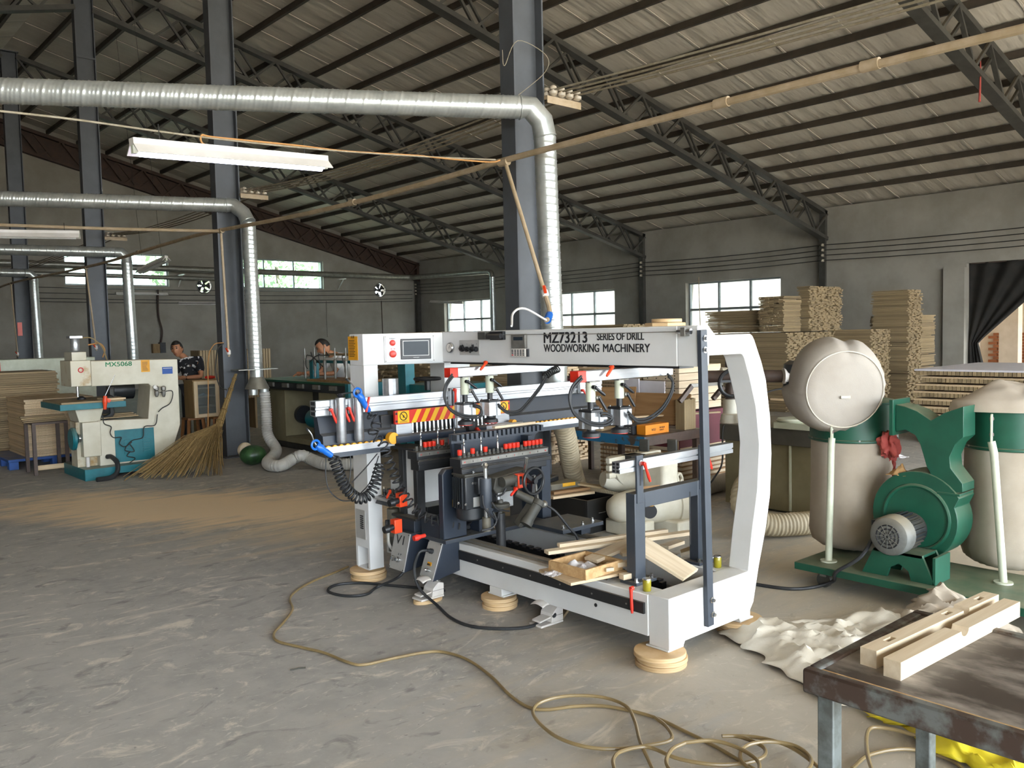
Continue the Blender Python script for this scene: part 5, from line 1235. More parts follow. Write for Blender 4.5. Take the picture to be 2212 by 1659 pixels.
# ================================================================ green dust collector with two bag drums
b1 = pd(1841, 1000, 5.68); b2 = pd(2186, 1000, 5.15)
DC = thing('dust_collector', 'green twin-drum dust collector with beige bags on a wheeled base', 'dust collector', (5.15, 2.1, 0))
pl = bx('base_plate', 'green_paint', DC, 4.82, 5.46, .95, 2.84, .10, .145, bevel=.003)
for x in (4.90, 5.38):
    for y in (1.1, 2.68):
        cs_ = MB().cyl((x-.015, y, .045), (x+.015, y, .045), .045, None, 20).build('castor', 'cast_grey', DC); bx('castor_fork', 'steel_dull', cs_, x-.025, x+.025, y-.02, y+.02, .07, .10, bevel=0)
def drum(c, zb0, zb1, zg1, nm):
    x, y = c[0], c[1]; R_ = .262
    o = MB(); pts = [(0, .10), (.03, .19), (.08, .238), (.16, .258), (.3, .262), (.6, .256), (1, .258)]
    o.lathe(pts, (x, y, zb0), (x, y, zb1), 48, caps=True)
    o.v = [(a+(.012*mnoise.noise(Vector((a*6, b*6, z*5)))+(.014*math.sin(math.atan2(b-y, a-x)*23) if z < zb0+.12 else 0))*(a-x)/R_, b+(.012*mnoise.noise(Vector((a*6, b*6, z*5)))+(.014*math.sin(math.atan2(b-y, a-x)*23) if z < zb0+.12 else 0))*(b-y)/R_, z) for a, b, z in o.v]
    bag = o.build('collection_bag', 'dust_bag', DC, smooth=60)
    g = MB(); g.lathe([(0, .268), (.02, .274), (.06, .274), (.08, .266), (.92, .266), (.94, .274), (.98, .274), (1, .262)], (x, y, zb1-.01), (x, y, zg1), 48); gd_ = g.build('drum_ring', 'green_paint', DC, smooth=40)
    for k in range(10):
        th = 2*math.pi*k/10; bolt(gd_, (x+.274*math.cos(th), y+.274*math.sin(th), zb1+.008), (math.cos(th), math.sin(th), 0), .004, .005, 'steel_dull')
    return gd_
def zat(px, py, dep): return pd(px, py, dep)[2]
zb1, zg1 = zat(1841, 944, 5.68), zat(1841, 862, 5.68)
D1 = drum(b1, .147, zb1, zg1, 1); D2 = drum(b2, .147, zb1, zg1, 2)
for (p, q, c, lab) in (((1797, 905), (1790, 1236), b1, 1), ((2142, 908), (2167, 1300), b2, 2)):
    dep = (np.array([c[0], c[1], .9])-CAM) @ FWD - .30
    a, b_ = pd(p[0], p[1], dep), pd(q[0], q[1], dep+.02); b_[2] = .147; a = np.array(a)
    s_ = MB().tube([a+np.array([0, 0, -.12]), a*.8+b_*.2, b_], .021, 14).build('drum_strut', 'pale_green', DC)
    MB().obox(a+np.array([0, 0, -.045]), (.045, .012, .16), (0, 0, .3)).build('strut_plate', 'pale_green', s_, bevel=.003)
    for dz in (.01, -.08): bolt(s_, a+np.array([-.01, -.004, dz]), (-.6, -.8, 0), .009, .008, 'brown_steel')
    MB().cyl(b_+np.array([0, 0, -.002]), b_+np.array([0, 0, .006]), .05, None, 20).build('strut_foot', 'pale_green', s_)
# upper filter bag flopped forward on the left drum
fc = np.array(pd(1826, 842, 5.30)); back = np.array([.62, .70, .10]); back = back/np.linalg.norm(back)
o = MB(); prof = [(0, .02), (.0, .10), (.0, .18), (.01, .235), (.06, .262), (.2, .292), (.4, .305), (.65, .30), (.85, .26), (1, .12)]
o.lathe(prof, fc, fc+back*.46, 56)
vv = []
for a, b, z in o.v:
    p = np.array([a, b, z])-fc; t_ = p @ back; rad = p-back*t_; r_ = np.linalg.norm(rad)+1e-6; th = math.atan2(rad[2], rad @ np.cross(back, [0, 0, 1]))
    w_ = 0
    if .015 < t_ < .25: w_ = .006*math.sin(th*30)*(1-abs(t_-.08)/.17 if abs(t_-.08) < .17 else 0)
    n_ = .03*mnoise.noise(Vector((a*3, b*3, z*3)))
    sx = 1.0 if z < fc[2] else 1-.10*(z-fc[2])/.3
    dent = -.035*math.exp(-((th-1.45)/.16)**2)*(1 if r_ > .1 else 0)
    q_ = fc+back*t_+rad/r_*(r_+w_+n_*(r_/.3)+dent)*1.0
    if t_ > .1 and z > fc[2]: q_[0] += .25*(t_-.1); q_[1] -= .12*(t_-.1)
    vv.append(tuple(q_))
o.v = vv; ub = o.build('filter_bag', 'bag_light', DC, smooth=60)
MB().obox(fc-back*.006+np.array([.0, -.0, -.045]), (.06, .006, .018), (0, 0, math.atan2(-.62, .70))).build('bag_tab', 'cloth_cream', ub, bevel=.002)
sm_ = MB().torus(fc+back*.004, back, .238, .004, 56, 6).build('bag_seam', 'cloth_cream', ub)
# collapsed upper bag on the right drum
o = MB()
def heap(u, v):
    th = 2*math.pi*u; r = .30*v; x, y = b2[0]+r*math.cos(th), b2[1]+r*math.sin(th)
    n = mnoise.noise(Vector((x*4, y*4, 2.2))); k = mnoise.noise(Vector((x*9, y*9, 5)))
    z = zg1+.02+(1-v**2.2)*(.10+.12*n+.03*k)+(.07*math.exp(-((x-b2[0]-.16)**2+(y-b2[1]+.1)**2)/.02))*(1-v)
    if v > .97: z = zg1-.03
    if abs(th-2.6) < .7: x -= .10*max(0, v-.5)*math.cos((th-2.6)*2); y += .12*max(0, v-.5)*math.cos((th-2.6)*2)
    return (x, y, z)
o.grid(heap, 64, 18); o.build('filter_bag', 'dust_bag', DC, smooth=60)
# blower: scroll, twin outlet duct, motor and stand
ym = 2.22; vc = np.array([5.22, ym, .47])
sc_ = MB(); sp = []
for k in range(40):
    th = 2*math.pi*k/40; r_ = .235+.05*((th/(2*math.pi)))
    sp.append((vc[1]-r_*math.sin(th+1.2), vc[2]+r_*math.cos(th+1.2)))
sc_.prism(sp, 'x', 5.12, 5.34); sc_o = sc_.build('blower_scroll', 'green_paint', DC, bevel=.004)
MB().torus((5.12, ym, .47), (1, 0, 0), .19, .012, 40, 8).build('scroll_rim', 'green_paint', sc_o)
DP = [(1946, 872), (1966, 876), (1992, 886), (2022, 906), (2050, 890), (2092, 876), (2092, 942), (2074, 958), (2062, 985), (2064, 1008), (2090, 1042), (2090, 1060), (2036, 1060), (2030, 1040), (2012, 1003), (1999, 958), (1988, 938), (1967, 926), (1946, 930)]
MB().prism([(fx(a, b, 5.2)[1], fx(a, b, 5.2)[2]) for a, b in DP], 'x', 5.13, 5.30).build('outlet_duct', 'green_paint', DC, bevel=.003)
q = fx(1941, 900, 5.2); bx('duct_flange', 'green_paint', DC, 5.10, 5.33, q[1]-.012, q[1]+.012, q[2]-.105, q[2]+.11, bevel=.002)
q = fx(2062, 1062, 5.2); bx('duct_flange', 'green_paint', DC, 5.115, 5.315, q[1]-.062, q[1]+.066, q[2]-.01, q[2]+.004, bevel=.002)
mc = np.array([4.86, ym+.03, .40])
mt = MB().cyl(mc+np.array([.05, 0, 0]), (5.12, mc[1], mc[2]), .098, None, 28).build('blower_motor', 'motor_black', DC)
for k in range(24):
    th = 2*math.pi*k/24; c, s_ = math.cos(th), math.sin(th); MB().beam(mc+np.array([.07, c*.103, s_*.103]), np.array([5.08, mc[1]+c*.103, mc[2]+s_*.103]), .005, .016, (0, c, s_)).build('cooling_fin', 'motor_black', mt, smooth=0)
cw = MB().lathe([(0, .085), (.12, .108), (.3, .116), (1, .116)], mc-np.array([.04, 0, 0]), mc+np.array([.07, 0, 0]), 32).build('fan_cowl', 'motor_grey', mt)
for rr_ in (.022, .045, .066):
    MB().torus(mc-np.array([.0405, 0, 0]), (1, 0, 0), rr_, .004, 28, 6).build('grille_ring', 'print_black', cw)
for k in range(6):
    th = k*math.pi/6; MB().beam(mc+np.array([-.044, .07*math.cos(th), .07*math.sin(th)]), mc-np.array([.044, .07*math.cos(th), .07*math.sin(th)]), .004, .004, (1, 0, 0)).build('grille_bar', 'motor_grey', cw)
bx('terminal_box', 'motor_black', mt, 4.93, 5.02, mc[1]+.09, mc[1]+.15, .38, .46, bevel=.004)
stp = [(ym-.20, .146), (ym-.07, .146), (ym-.055, .20), (ym, .235), (ym+.055, .20), (ym+.07, .146), (ym+.22, .146), (ym+.15, .30), (ym-.13, .30)]
MB().prism(stp, 'x', 4.90, 4.92).prism(stp, 'x', 5.08, 5.10).build('motor_stand', 'green_paint', DC, smooth=0); bx('stand_top', 'green_paint', DC, 4.90, 5.10, ym-.13, ym+.15, .285, .30, bevel=0)
MB().prism([(4.90, .146), (5.10, .146), (5.10, .30), (4.90, .30)], 'y', ym-.205, ym-.19).build('stand_side', 'green_paint', DC, smooth=0)
tag(MB().tube(smooth_path([(4.97, mc[1]+.13, .40), (4.85, 2.42, .25), (4.80, 2.55, .14), fz(1800, 1255, .06), fz(1760, 1268, .012), fz(1710, 1272, .010), fz(1650, 1265, .010), fz(1600, 1255, .010)], 8), .011, 8).build('motor_cable', 'rubber'), 'black cable running from the blower motor along the floor behind the white machine', 'cable')
crumple('brown_paper', 'scrap of brown paper lying on the blower casing', 5.19, 2.34, .705, .07, .06, .05, 5, 'paper_brown')
# red rag tied on the drum
rg = thing('red_rag', 'faded red rag knotted on the right side of the left dust drum', 'rag', (5.33, 2.42, .40))
rp_ = np.array(pd(1921, 962, 5.38)); o = MB()
def ragf(u, v):
    th = 2*math.pi*u; ph = math.pi*v; n = 1+.8*mnoise.noise(Vector((math.cos(th)*2, math.sin(th)*2, v*4)))+.4*mnoise.noise(Vector((math.cos(th)*5, math.sin(th)*5, v*9)))
    return tuple(rp_+np.array([.05*n*math.sin(ph)*math.cos(th), .05*n*math.sin(ph)*math.sin(th), .075*n*math.cos(ph)]))
o.grid(ragf, 40, 26); o.build('knot', 'cloth_red', rg, smooth=60)
tl = [np.array(pd(a, b, 5.40)) for a, b in ((1926, 985), (1932, 1005), (1930, 1030), (1934, 1055), (1930, 1082))]
o = MB()
for k, (a, b) in enumerate(zip(tl[:-1], tl[1:])): pass
P_ = smooth_path(tl, 5); o.tube(P_, .012, 6, lambda i, a, th: .006+.006*abs(math.sin(i*.7+th))); o.build('tail', 'cloth_red', rg)
crumple('paper_scrap', 'small white paper scrap on the floor behind the dust drums', *fz(1945, 988, 0)[:2], .002, .09, .07, .03, 12, 'paper_white')
# ================================================================ ducts, pipes, lamps, overhead lines
SEAM = ((0, 1), (.3, .45), (.5, .45), (.7, .45))
def duct(name, lab, pts, r, m='galvanised', pitch=.13, tail=None, group='galvanised spiral ducts'):
    t = thing(name, lab, 'duct', (pts[-1][0], pts[-1][1], pts[-1][2]), group)
    P = [np.array(p, float) for p in pts]
    for a, b in zip(P[:-1], P[1:]):
        ribbed([a, b], r, r*.06, pitch, 22, pitch/24, SEAM, .075).build('duct_run', m, t, smooth=70)
    return t
def elbow(t, a, b, c, r, m='galvanised'):      # mitred two-piece elbow between runs a-b and b-c
    a, b, c = map(np.array, (a, b, c)); 
    p = [a, a*.72+b*.28, a*.08+b*.84+c*.08, c*.72+b*.28, c]
    MB().tube([a, a*.45+b*.55, c*.45+b*.55, c], r*1.03, 22).build('duct_elbow', m, t, smooth=30)
    for q, d in ((a, b-a), (c, c-b)): MB().torus(q, d, r*1.03, r*.06, 22, 6).build('elbow_collar', m, t)
# nearest duct
dA, dB = np.array([.45, 7.45, 3.38]), np.array([4.62, 5.09, 3.38])
u_ = (dB-dA)/np.linalg.norm(dB-dA)
D_1 = duct('spiral_duct', 'nearest galvanised spiral duct, crossing the upper left and dropping beside the near column', [dA, dB], .088)
vx, vy = 4.80, 5.0
elbow(D_1, dB, dB+u_*.16+np.array([0, 0, .0]), (vx, vy, 3.16), .088)
ribbed([(vx, vy, 3.16), (vx+.05, vy, 1.34)], .088, .0045, .06, 20, .06/8, ((0, 1),), .12).build('duct_run', 'galvanised', D_1, smooth=50)
bx('blast_gate', 'galvanised', D_1, vx-.10, vx+.33, vy-.11, vy+.11, 1.335, 1.345, bevel=0)
MB().cyl((vx+.06, vy, 1.335), (vx+.06, vy, 1.16), .10, None, 24).build('gate_collar', 'galvanised', D_1)
fh = thing('flexible_hose', 'beige ribbed flexible hose dropping from the near duct to the floor behind the white machine', 'hose', (5.2, 4.9, 0), 'flexible dust hoses')
ribbed(smooth_path([(vx+.06, vy, 1.17), (4.94, 5.04, .95), (5.10, 5.12, .72), (5.24, 5.22, .50), (5.36, 5.28, .30), (5.5, 5.32, .14), (5.8, 5.33, .095), (6.1, 5.30, .095)], 8), .082, .007, .03, 20, .0075, ((0, 1),), .5, 0).build('hose', 'hose_beige', fh, smooth=60)
# second duct
eA, eB = np.array([.5, 12.86, 3.40]), np.array([4.86, 11.24, 3.40])
D_2 = duct('spiral_duct', 'second galvanised spiral duct, dropping beside the column with the broom', [eA, eB], .092)
u2 = (eB-eA)/np.linalg.norm(eB-eA); wx, wy = 5.06, 11.02
elbow(D_2, eB, eB+u2*.17, (wx, wy, 3.16), .092)
ribbed([(wx, wy, 3.16), (wx+.02, wy, 1.20)], .092, .0045, .06, 20, .06/8, ((0, 1),), .12).build('duct_run', 'galvanised', D_2, smooth=50)
bx('blast_gate', 'galv_dusty', D_2, wx-.28, wx+.28, wy-.13, wy+.13, 1.19, 1.20, bevel=0)
MB().cyl((wx+.03, wy, 1.19), (wx+.03, wy, 1.08), .085, None, 22).build('gate_collar', 'galvanised', D_2)
MB().cyl((wx+.03, wy, .93), (wx+.03, wy, 1.09), .165, .09, 24).build('hopper', 'galv_dusty', D_2)
for dx in (-.06, .10): MB().cyl((wx+.03+dx, wy, .85), (wx+.03+dx, wy, .935), .06, None, 18).build('hopper_outlet', 'galvanised', D_2)
wh = thing('flexible_hose', 'white ribbed flexible hose dropping beside the watermelon and trailing along the floor', 'hose', (5.1, 10.6, 0), 'flexible dust hoses')
ribbed(smooth_path([(wx+.13, wy, .88), (wx+.14, wy-.01, .6), (wx+.13, wy-.05, .3), (wx+.10, wy-.35, .11), fz(578, 1000, .08), fz(605, 1006, .08), fz(632, 992, .12), fz(652, 984, .16), fz(672, 992, .11), fz(705, 1003, .08), fz(760, 1002, .08), fz(800, 998, .08)], 8), .066, .009, .034, 18, .0085, ((0, 1),), .5, 0).build('hose', 'hose_grey', wh, smooth=60)
# third, fourth ducts and the run along the back
D_3 = duct('spiral_duct', 'third galvanised spiral duct, dropping behind the cream router machine', [(2.2, 17.6, 3.27), (5.16, 17.05, 3.27)], .095)
elbow(D_3, (5.16, 17.05, 3.27), (5.36, 17.02, 3.27), (5.36, 17.0, 3.08), .095)
ribbed([(5.36, 17.0, 3.08), (5.40, 17.0, .9)], .095, .003, .07, 16, .07/6, ((0, 1),), .15).build('duct_run', 'galvanised', D_3, smooth=50)
D_4 = duct('spiral_duct', 'farthest of the column-side ducts, at the left edge of the hall', [(3.2, 23.2, 3.27), (4.92, 23.0, 3.27)], .095)
elbow(D_4, (4.92, 23.0, 3.27), (5.10, 23.0, 3.27), (5.10, 23.0, 3.08), .095)
ribbed([(5.10, 23.0, 3.08), (5.14, 23.0, .9)], .095, .003, .07, 16, .07/6, ((0, 1),), .15).build('duct_run', 'galvanised', D_4, smooth=50)
D_5 = thing('spiral_duct', 'long dark spiral duct running along the back wall across the windows and round the corner', 'duct', (20.0, 28.8, 1.1), 'galvanised spiral ducts')
ribbed([(4.0, 28.8, 3.98), (19.6, 28.8, 3.90)], .10, .004, .2, 14, .03, ((0, 1),), .15).build('duct_run', 'galv_dusty', D_5, smooth=50)
ribbed([(4.0, 29.1, 3.72), (12.5, 29.1, 3.66)], .07, .004, .2, 12, .03, ((0, 1),), .15).build('duct_run', 'galv_dusty', D_5, smooth=50)
MB().tube(smooth_path([(19.6, 28.8, 3.90), (19.9, 28.7, 3.89), (20.0, 28.4, 3.88)], 5), .10, 14).build('duct_elbow', 'galv_dusty', D_5)
ribbed([(20.0, 28.4, 3.88), (20.0, 24.0, 3.80)], .10, .004, .2, 14, .03, ((0, 1),), .15).build('duct_run', 'galv_dusty', D_5, smooth=50)
MB().tube(smooth_path([(20.0, 24.0, 3.80), (20.0, 23.78, 3.76), (20.0, 23.7, 3.6)], 5), .10, 14).build('duct_elbow', 'galv_dusty', D_5)
ribbed([(20.0, 23.7, 3.6), (20.0, 23.7, 1.1)], .10, .004, .09, 14, .012, ((0, 1),), .15).build('duct_run', 'galvanised', D_5, smooth=50)
for k, (x, z) in enumerate(((17.1, 3.78), (10.95, 3.78))):
    b_ = thing('duct_bracket', ['small steel bracket right of the right-hand back window', 'small steel bracket right of the left-hand back window'][k], 'bracket', (x, 29.5, z-.4), 'duct brackets')
    MB().beam((x, 29.53, z), (x, 28.9, z), .04, .04).build('bracket_arm', 'lamp_white', b_); MB().beam((x, 29.53, z-.38), (x, 29.1, z-.03), .03, .03).build('bracket_brace', 'lamp_white', b_)
# compressed-air pipe along the columns with drops
PX_ = 4.60
pts = []
for k in range(64):
    y = .4+k*.45; pts.append((PX_, y, 3.0+.03*math.sin(k*.3)-.02*abs(math.sin((y-5.37)/6*math.pi))))
pp = thing('air_pipe', 'long beige plastic air pipe running below the roof past all the columns', 'pipe', (PX_, 5.3, 2.9))
MB().tube(pts, .024, 10).build('pipe', 'pvc_pipe', pp)
for y in (2.25, 3.2, 5.27, 7.6, 10.84, 14, 16.86, 20, 22.9):
    MB().tube([(PX_, y-.05, 3.0+.03*math.sin((y-.4)/.45*.3)-.015), (PX_, y+.05, 3.0+.03*math.sin((y-.4)/.45*.3)-.015)], .032, 12).build('coupling', 'pvc_pipe', pp)
def drop(lab, top, bot_, m='pvc_pipe'):
    t = thing('drop_pipe', lab, 'pipe', bot_, 'air drop pipes')
    a, b = np.array(top, float), np.array(bot_, float)
    MB().tube([a, a*.5+b*.5, b], .016, 10).build('pipe', m, t)
    v = MB().lathe([(0, .018), (.15, .028), (.85, .028), (1, .018)], b*.94+a*.06, b*.985+a*.015, 12).build('ball_valve', 'lamp_white', t)
    MB().beam(b*.96+a*.04+np.array([-.02, -.03, 0]), b*.96+a*.04+np.array([-.055, -.05, .05]), .02, .012).build('valve_handle', 'orange_plastic', v)
    return t
drp = drop('slanting air drop pipe from the overhead pipe to the white drilling machine', (PX_, 5.25, 2.97), (4.42, 4.62, 1.86))
MB().tube(smooth_path([(4.42, 4.62, 1.86), (4.38, 4.55, 1.78), (4.33, 4.5, 1.72), (4.25, 4.45, 1.70)], 5), .018, 8).build('pipe_elbow', 'pvc_pipe', drp)
MB().tube(smooth_path([(4.25, 4.45, 1.70), (4.0, 4.4, 1.78), (3.85, 4.35, 1.75), (3.70, 4.2, 1.66)], 6), .008, 7).build('air_line', 'lamp_white', drp)
MB().cyl((4.36, 4.53, 1.74), (4.28, 4.47, 1.70), .028, None, 12).build('quick_coupling', 'blue_plastic', drp)
drop('air drop pipe down the left side of the column with the broom', (PX_, 10.84, 2.98), (4.66, 10.9, 1.38))
drop('thin air drop pipe in front of the column behind the router', (PX_, 16.86, 2.98), (4.72, 16.9, 1.45))
drop('thin air drop pipe at the far left column', (PX_, 22.9, 2.98), (4.66, 22.9, 1.3))
c2 = fz(0, 486, 3.02)
tag(MB().tube([(PX_, 10.84, 3.0), ((PX_+c2[0])/2, (10.84+c2[1])/2, 3.0), tuple(c2)], .02, 8).build('branch_pipe', 'pvc_pipe'), 'beige branch pipe running left from the column with the broom', 'pipe')
# hoses hanging from the drop at column two
tag(MB().tube(smooth_path([fy(483, 740, 10.9), fy(462, 745, 10.85), fy(450, 775, 10.8), fy(450, 850, 10.8), fy(449, 940, 10.8), fy(447, 985, 10.85)], 8), .006, 6).build('air_line', 'wire_orange'), 'orange air line hanging from the drop pipe beside the wooden cabinet', 'hose')
tag(MB().tube(smooth_path([fy(483, 742, 10.9), fy(470, 755, 10.88), fy(466, 800, 10.85), fy(475, 835, 10.85), fy(490, 842, 10.9)], 8), .008, 6).build('air_line', 'wire_black'), 'black air line looping beside the column with the broom', 'hose')
# ---- fluorescent lamps
def lamp(lab, a, b, lit, hang=.15):
    a, b = Vector(a), Vector(b); d = (b-a).normalized(); L = (b-a).length; s = Vector((0, 0, 1)).cross(d).normalized(); up = d.cross(s)
    t = thing('fluorescent_lamp', lab, 'lamp', tuple((a+b)/2-Vector((0, 0, .08))), 'hanging tube lamps')
    def P(u, v, w): return a+d*u+s*v+up*w
    vs = []
    sec = [(-.028, .06), (.028, .06), (.028, .028), (.075, -.022), (.070, -.026), (.024, .020), (-.024, .020), (-.070, -.026), (-.075, -.022), (-.028, .028)]
    o = MB(); n = len(sec); o._add([P(q, v, w) for q in (0, L) for v, w in sec], [tuple(range(n)), tuple(reversed(range(n, 2*n)))]+[(k, k+n, (k+1) % n+n, (k+1) % n) for k in range(n)])
    o.build('housing', 'lamp_white', t, smooth=0)
    MB().cyl(P(.04, 0, -.022), P(L-.04, 0, -.022), .017, None, 14).build('tube', 'lamp_tube' if lit else 'lamp_tube_off', t)
    for q in (.012, L-.012): MB().obox(P(q, 0, 0), (.024, .03, .045), Matrix((d, s, up)).transposed()).build('lamp_holder', 'pale_green', t)
    if hang:
        for q in (.16, L-.16): MB().tube([P(q, 0, .06), P(q, 0, hang)], .003, 5).build('hanger', 'wire_black', t)
    return t
L1a, L1b = pd(285, 322, 4.7), pd(705, 358, 5.6)
lamp('lit fluorescent lamp hanging left of the near column', L1a, (L1b[0], L1b[1], L1b[2]), True)
q = fy(175, 509, 10.9); lamp('unlit fluorescent lamp at the left edge below the second duct', (q[0]-1.22, 11.45, q[2]+.0), (q[0], 10.95, q[2]), False)
lamp('unlit fluorescent lamp seen end-on in front of the left back window', fy(300, 588, 15.2), fy(360, 560, 14.2), False, hang=4.9)
q = fy(250, 635, 29.47); q2 = fy(362, 636, 29.47); lamp('unlit fluorescent lamp hung low before the back wall under the left window', q, q2, False)
q = fy(385, 656, 29.47); q2 = fy(470, 657, 29.47); lamp('dark fluorescent lamp on the back wall below the left exhaust fan', q, q2, False)
q = fx(930, 652, 20.82); q2 = fx(1000, 655, 20.82); lamp('unlit fluorescent lamp hanging before the far window of the right wall', q, q2, False)
# rope and wires carrying the lamp
rw = [fy(a, b, 5.02) for a, b in ((-120, 228), (0, 240), (160, 258), (330, 282), (470, 300), (640, 318), (800, 331), (950, 340), (1070, 345))]
tag(MB().tube(smooth_path(rw, 5), .006, 6).build('support_wire', 'wire_dusty'), 'dusty support wire carrying the lit lamp to the near column', 'wire')
rw = [fy(a, b, 5.02) for a, b in ((455, 318), (436, 308), (436, 292), (460, 296), (560, 306), (640, 314), (740, 326), (830, 332), (900, 336), (980, 344), (1060, 350), (1080, 346))]
tag(MB().tube(smooth_path(rw, 6), .006, 6).build('lamp_cord', 'wire_orange'), 'orange cord of the lit lamp looped along its support wire', 'cord')
# ---- insulator racks and overhead lines
zI = fy(1210, 225, 5.37)[2]
for i, (y, lab) in enumerate(((5.37, 'rack of white insulators on the near column'), (11.37, 'rack of white insulators on the column with the broom'), (17.37, 'rack of insulators on the column behind the router'))):
    t = thing('insulator_rack', lab, 'insulator rack', (5.24, y-.12, zI-.05), 'insulator racks')
    bx('rack_bar', 'pvc_pipe', t, 5.06, 5.46, y-.14, y-.10, zI-.03, zI, bevel=0); bx('rack_flange', 'pvc_pipe', t, 5.06, 5.46, y-.14, y-.135, zI-.06, zI-.03, bevel=0)
    for k in range(4):
        for dy in (-.005, -.085):
            x = 5.11+.095*k; MB().lathe([(0, .014), (.15, .034), (.4, .036), (.45, .018), (.55, .018), (.6, .03), (.85, .028), (1, .01)], (x, y-.12+dy+.045, zI), (x, y-.12+dy+.045, zI+.085), 12).build('insulator', 'porcelain', t)
for k in range(4):
    x = 5.11+.095*k; pts = []
    for y0, y1 in ((-3.5, 5.25), (5.25, 11.25), (11.25, 17.25), (17.25, 28)):
        for j in range(10): u = j/10; pts.append((x, y0+(y1-y0)*u, zI+.05-.45*u*(1-u)))
    tag(MB().tube(pts, .0085, 6).build('overhead_line', 'wire_dusty'), ['leftmost', 'second from the left', 'third from the left', 'rightmost'][k]+' of the four dusty overhead lines strung between the columns', 'cable', 'overhead lines')
# red ribbon hanging from the near right truss, string on the near column, rod by the window
q = fy(2118, 120, 5.3); q2 = fy(2116, 220, 5.3)
tag(MB().tube(smooth_path([q, q*.6+q2*.4+np.array([.01, 0, 0]), q2], 6), .012, 6, lambda i, a, th: .006+.012*(i/12)).build('red_ribbon', 'cloth_red'), 'red ribbon hanging from the truss in the top right corner', 'ribbon')
tag(MB().tube(smooth_path([fy(1085, 108, 5.26), fy(1090, 142, 5.26), fy(1118, 88, 5.25), fy(1178, 118, 5.26), fy(1178, 155, 5.26), fy(1112, 212, 5.26)], 6), .003, 5).build('tied_string', 'wire_dusty'), 'thin string tied round the near column above the duct', 'string')
tag(MB().tube([fx(1509, 598, 20.885), fx(1513, 720, 20.885)], .012, 6).build('hanging_rod', 'pvc_pipe'), 'thin rod hanging in front of the nearest right-wall window', 'rod')
# wall gear on the back wall
t = thing('switch_box', 'dusty yellow-brown switch box on the back wall above the router', 'switch box', (*fy(345, 765, 29.4)[:2], fy(345, 765, 29.4)[2]))
a, b = fy(330, 743, 29.4), fy(358, 762, 29.4); bx('box', 'cabinet_wood', t, a[0], a[0]+(b[0]-a[0])*.55, 29.38, 29.55, b[2], a[2]); bx('contactor', 'black_paint', t, a[0]+(b[0]-a[0])*.55, b[0], 29.36, 29.55, b[2], a[2]+.04)
MB().tube(smooth_path([fy(341, 625, 29.45), fy(342, 680, 29.45), fy(350, 715, 29.45), fy(347, 745, 29.45)], 6), .03, 7).build('conduit', 'truss_brown', t)
for k, (x1_, lab) in enumerate(((705, 'thin conduit running down the back wall to a small fitting above the man'), (824, 'thin brown conduit running down the back wall below the right exhaust fan'))):
    tag(MB().tube([fy(x1_, 650, 29.5), fy(x1_+3, 728, 29.5)], .018, 6).build('wall_conduit', 'truss_brown' if k else 'wall_concrete'), lab, 'conduit')
# ================================================================ background machines, stacks, furniture
def lumber(name, lab, x0, x1, y0, y1, z0, z1, grain='y', t=.024, bw=.095, jit=.03, m=None, seed=1, group='timber stacks', cols=None):
    """a stack of boards, every board its own box, joined as one part: far too many and too thin to pick apart"""
    rnd = random.Random(seed); T = thing(name, lab, 'timber stack', ((x0+x1)/2, (y0+y1)/2, z0), group)
    o = MB(); z = z0; layer = 0
    while z+t <= z1+.001:
        lo, hi = (x0, x1) if grain == 'y' else (y0, y1); p = lo; off = rnd.uniform(-.012, .012)
        blockoff = rnd.uniform(-jit, jit)*.6
        while p < hi-.02:
            w = min(bw*rnd.uniform(.75, 1.2), hi-p)
            edge = p <= lo+.001 or p+w >= hi-.02
            o.tint = rnd.random(); a = rnd.uniform(-jit, jit)+blockoff; b = rnd.uniform(-jit, jit)+blockoff; g = rnd.uniform(.0008, .003)
            zz = z+rnd.uniform(0, .002); th = t-rnd.uniform(.002, .005)
            if rnd.random() > .03:
                if grain == 'y': o.box(p+off+g, p+w+off-g, y0+a, y1+b, zz, zz+th)
                else: o.box(x0+a, x1+b, p+off+g, p+w+off-g, zz, zz+th)
            p += w
        z += t; layer += 1
    o.build('boards', m or ('lumber_'+grain), T, kind='stuff', smooth=0); return T
# right wall stacks
c0 = pd(1700, 720, 16.0); XA, YA = c0[0], c0[1]
YB = fx(1524, 720, XA)[1]; XB = fy(1812, 720, YA)[0]
lumber('timber_stack', 'broad stack of long boards in front of the nearest right-wall window', XA, XB, YA, YB, 0, 1.50, 'y', seed=2, jit=.035)
YM = fx(1648, 700, XA)[1]; XM = fy(1764, 700, YA)[0]
lumber('timber_stack', 'upper left pile of boards on the broad stack with a ragged gap beside it', XA+.05, XA+(XM-XA)*.62, YA+.1, YM+.12, 1.505, 2.20, 'x', seed=3, bw=.11, jit=.03)
lumber('timber_stack', 'tallest pile of boards on the broad stack, nearer the dust collector', XA+(XM-XA)*.70, XB+.05, YA-.03, YM-.3, 1.505, 2.38, 'y', seed=4, bw=.10, jit=.03)
lumber('timber_stack', 'low pile of boards on the left end of the broad stack, against the bright window', XA+.25, XB-.3, fx(1640, 690, XA+.25)[1], fx(1528, 690, XA+.25)[1], 1.505, 1.96, 'y', seed=5, jit=.045)
c1 = pd(1962, 700, 17.0)
lumber('timber_stack', 'tall narrow stack of boards standing by the wall near the dark curtain', c1[0], fy(1990, 700, c1[1])[0], c1[1], fx(1884, 700, c1[0])[1], 0, 2.28, 'y', seed=6, jit=.03)
lumber('timber_stack', 'slightly lower stack of boards right of the tall narrow stack', fy(1993, 700, c1[1])[0]+.03, fy(2024, 700, c1[1])[0]+.02, c1[1]+.05, c1[1]+1.1, 0, 1.78, 'x', seed=7, jit=.03)
c2_ = pd(1850, 735, 16.6)
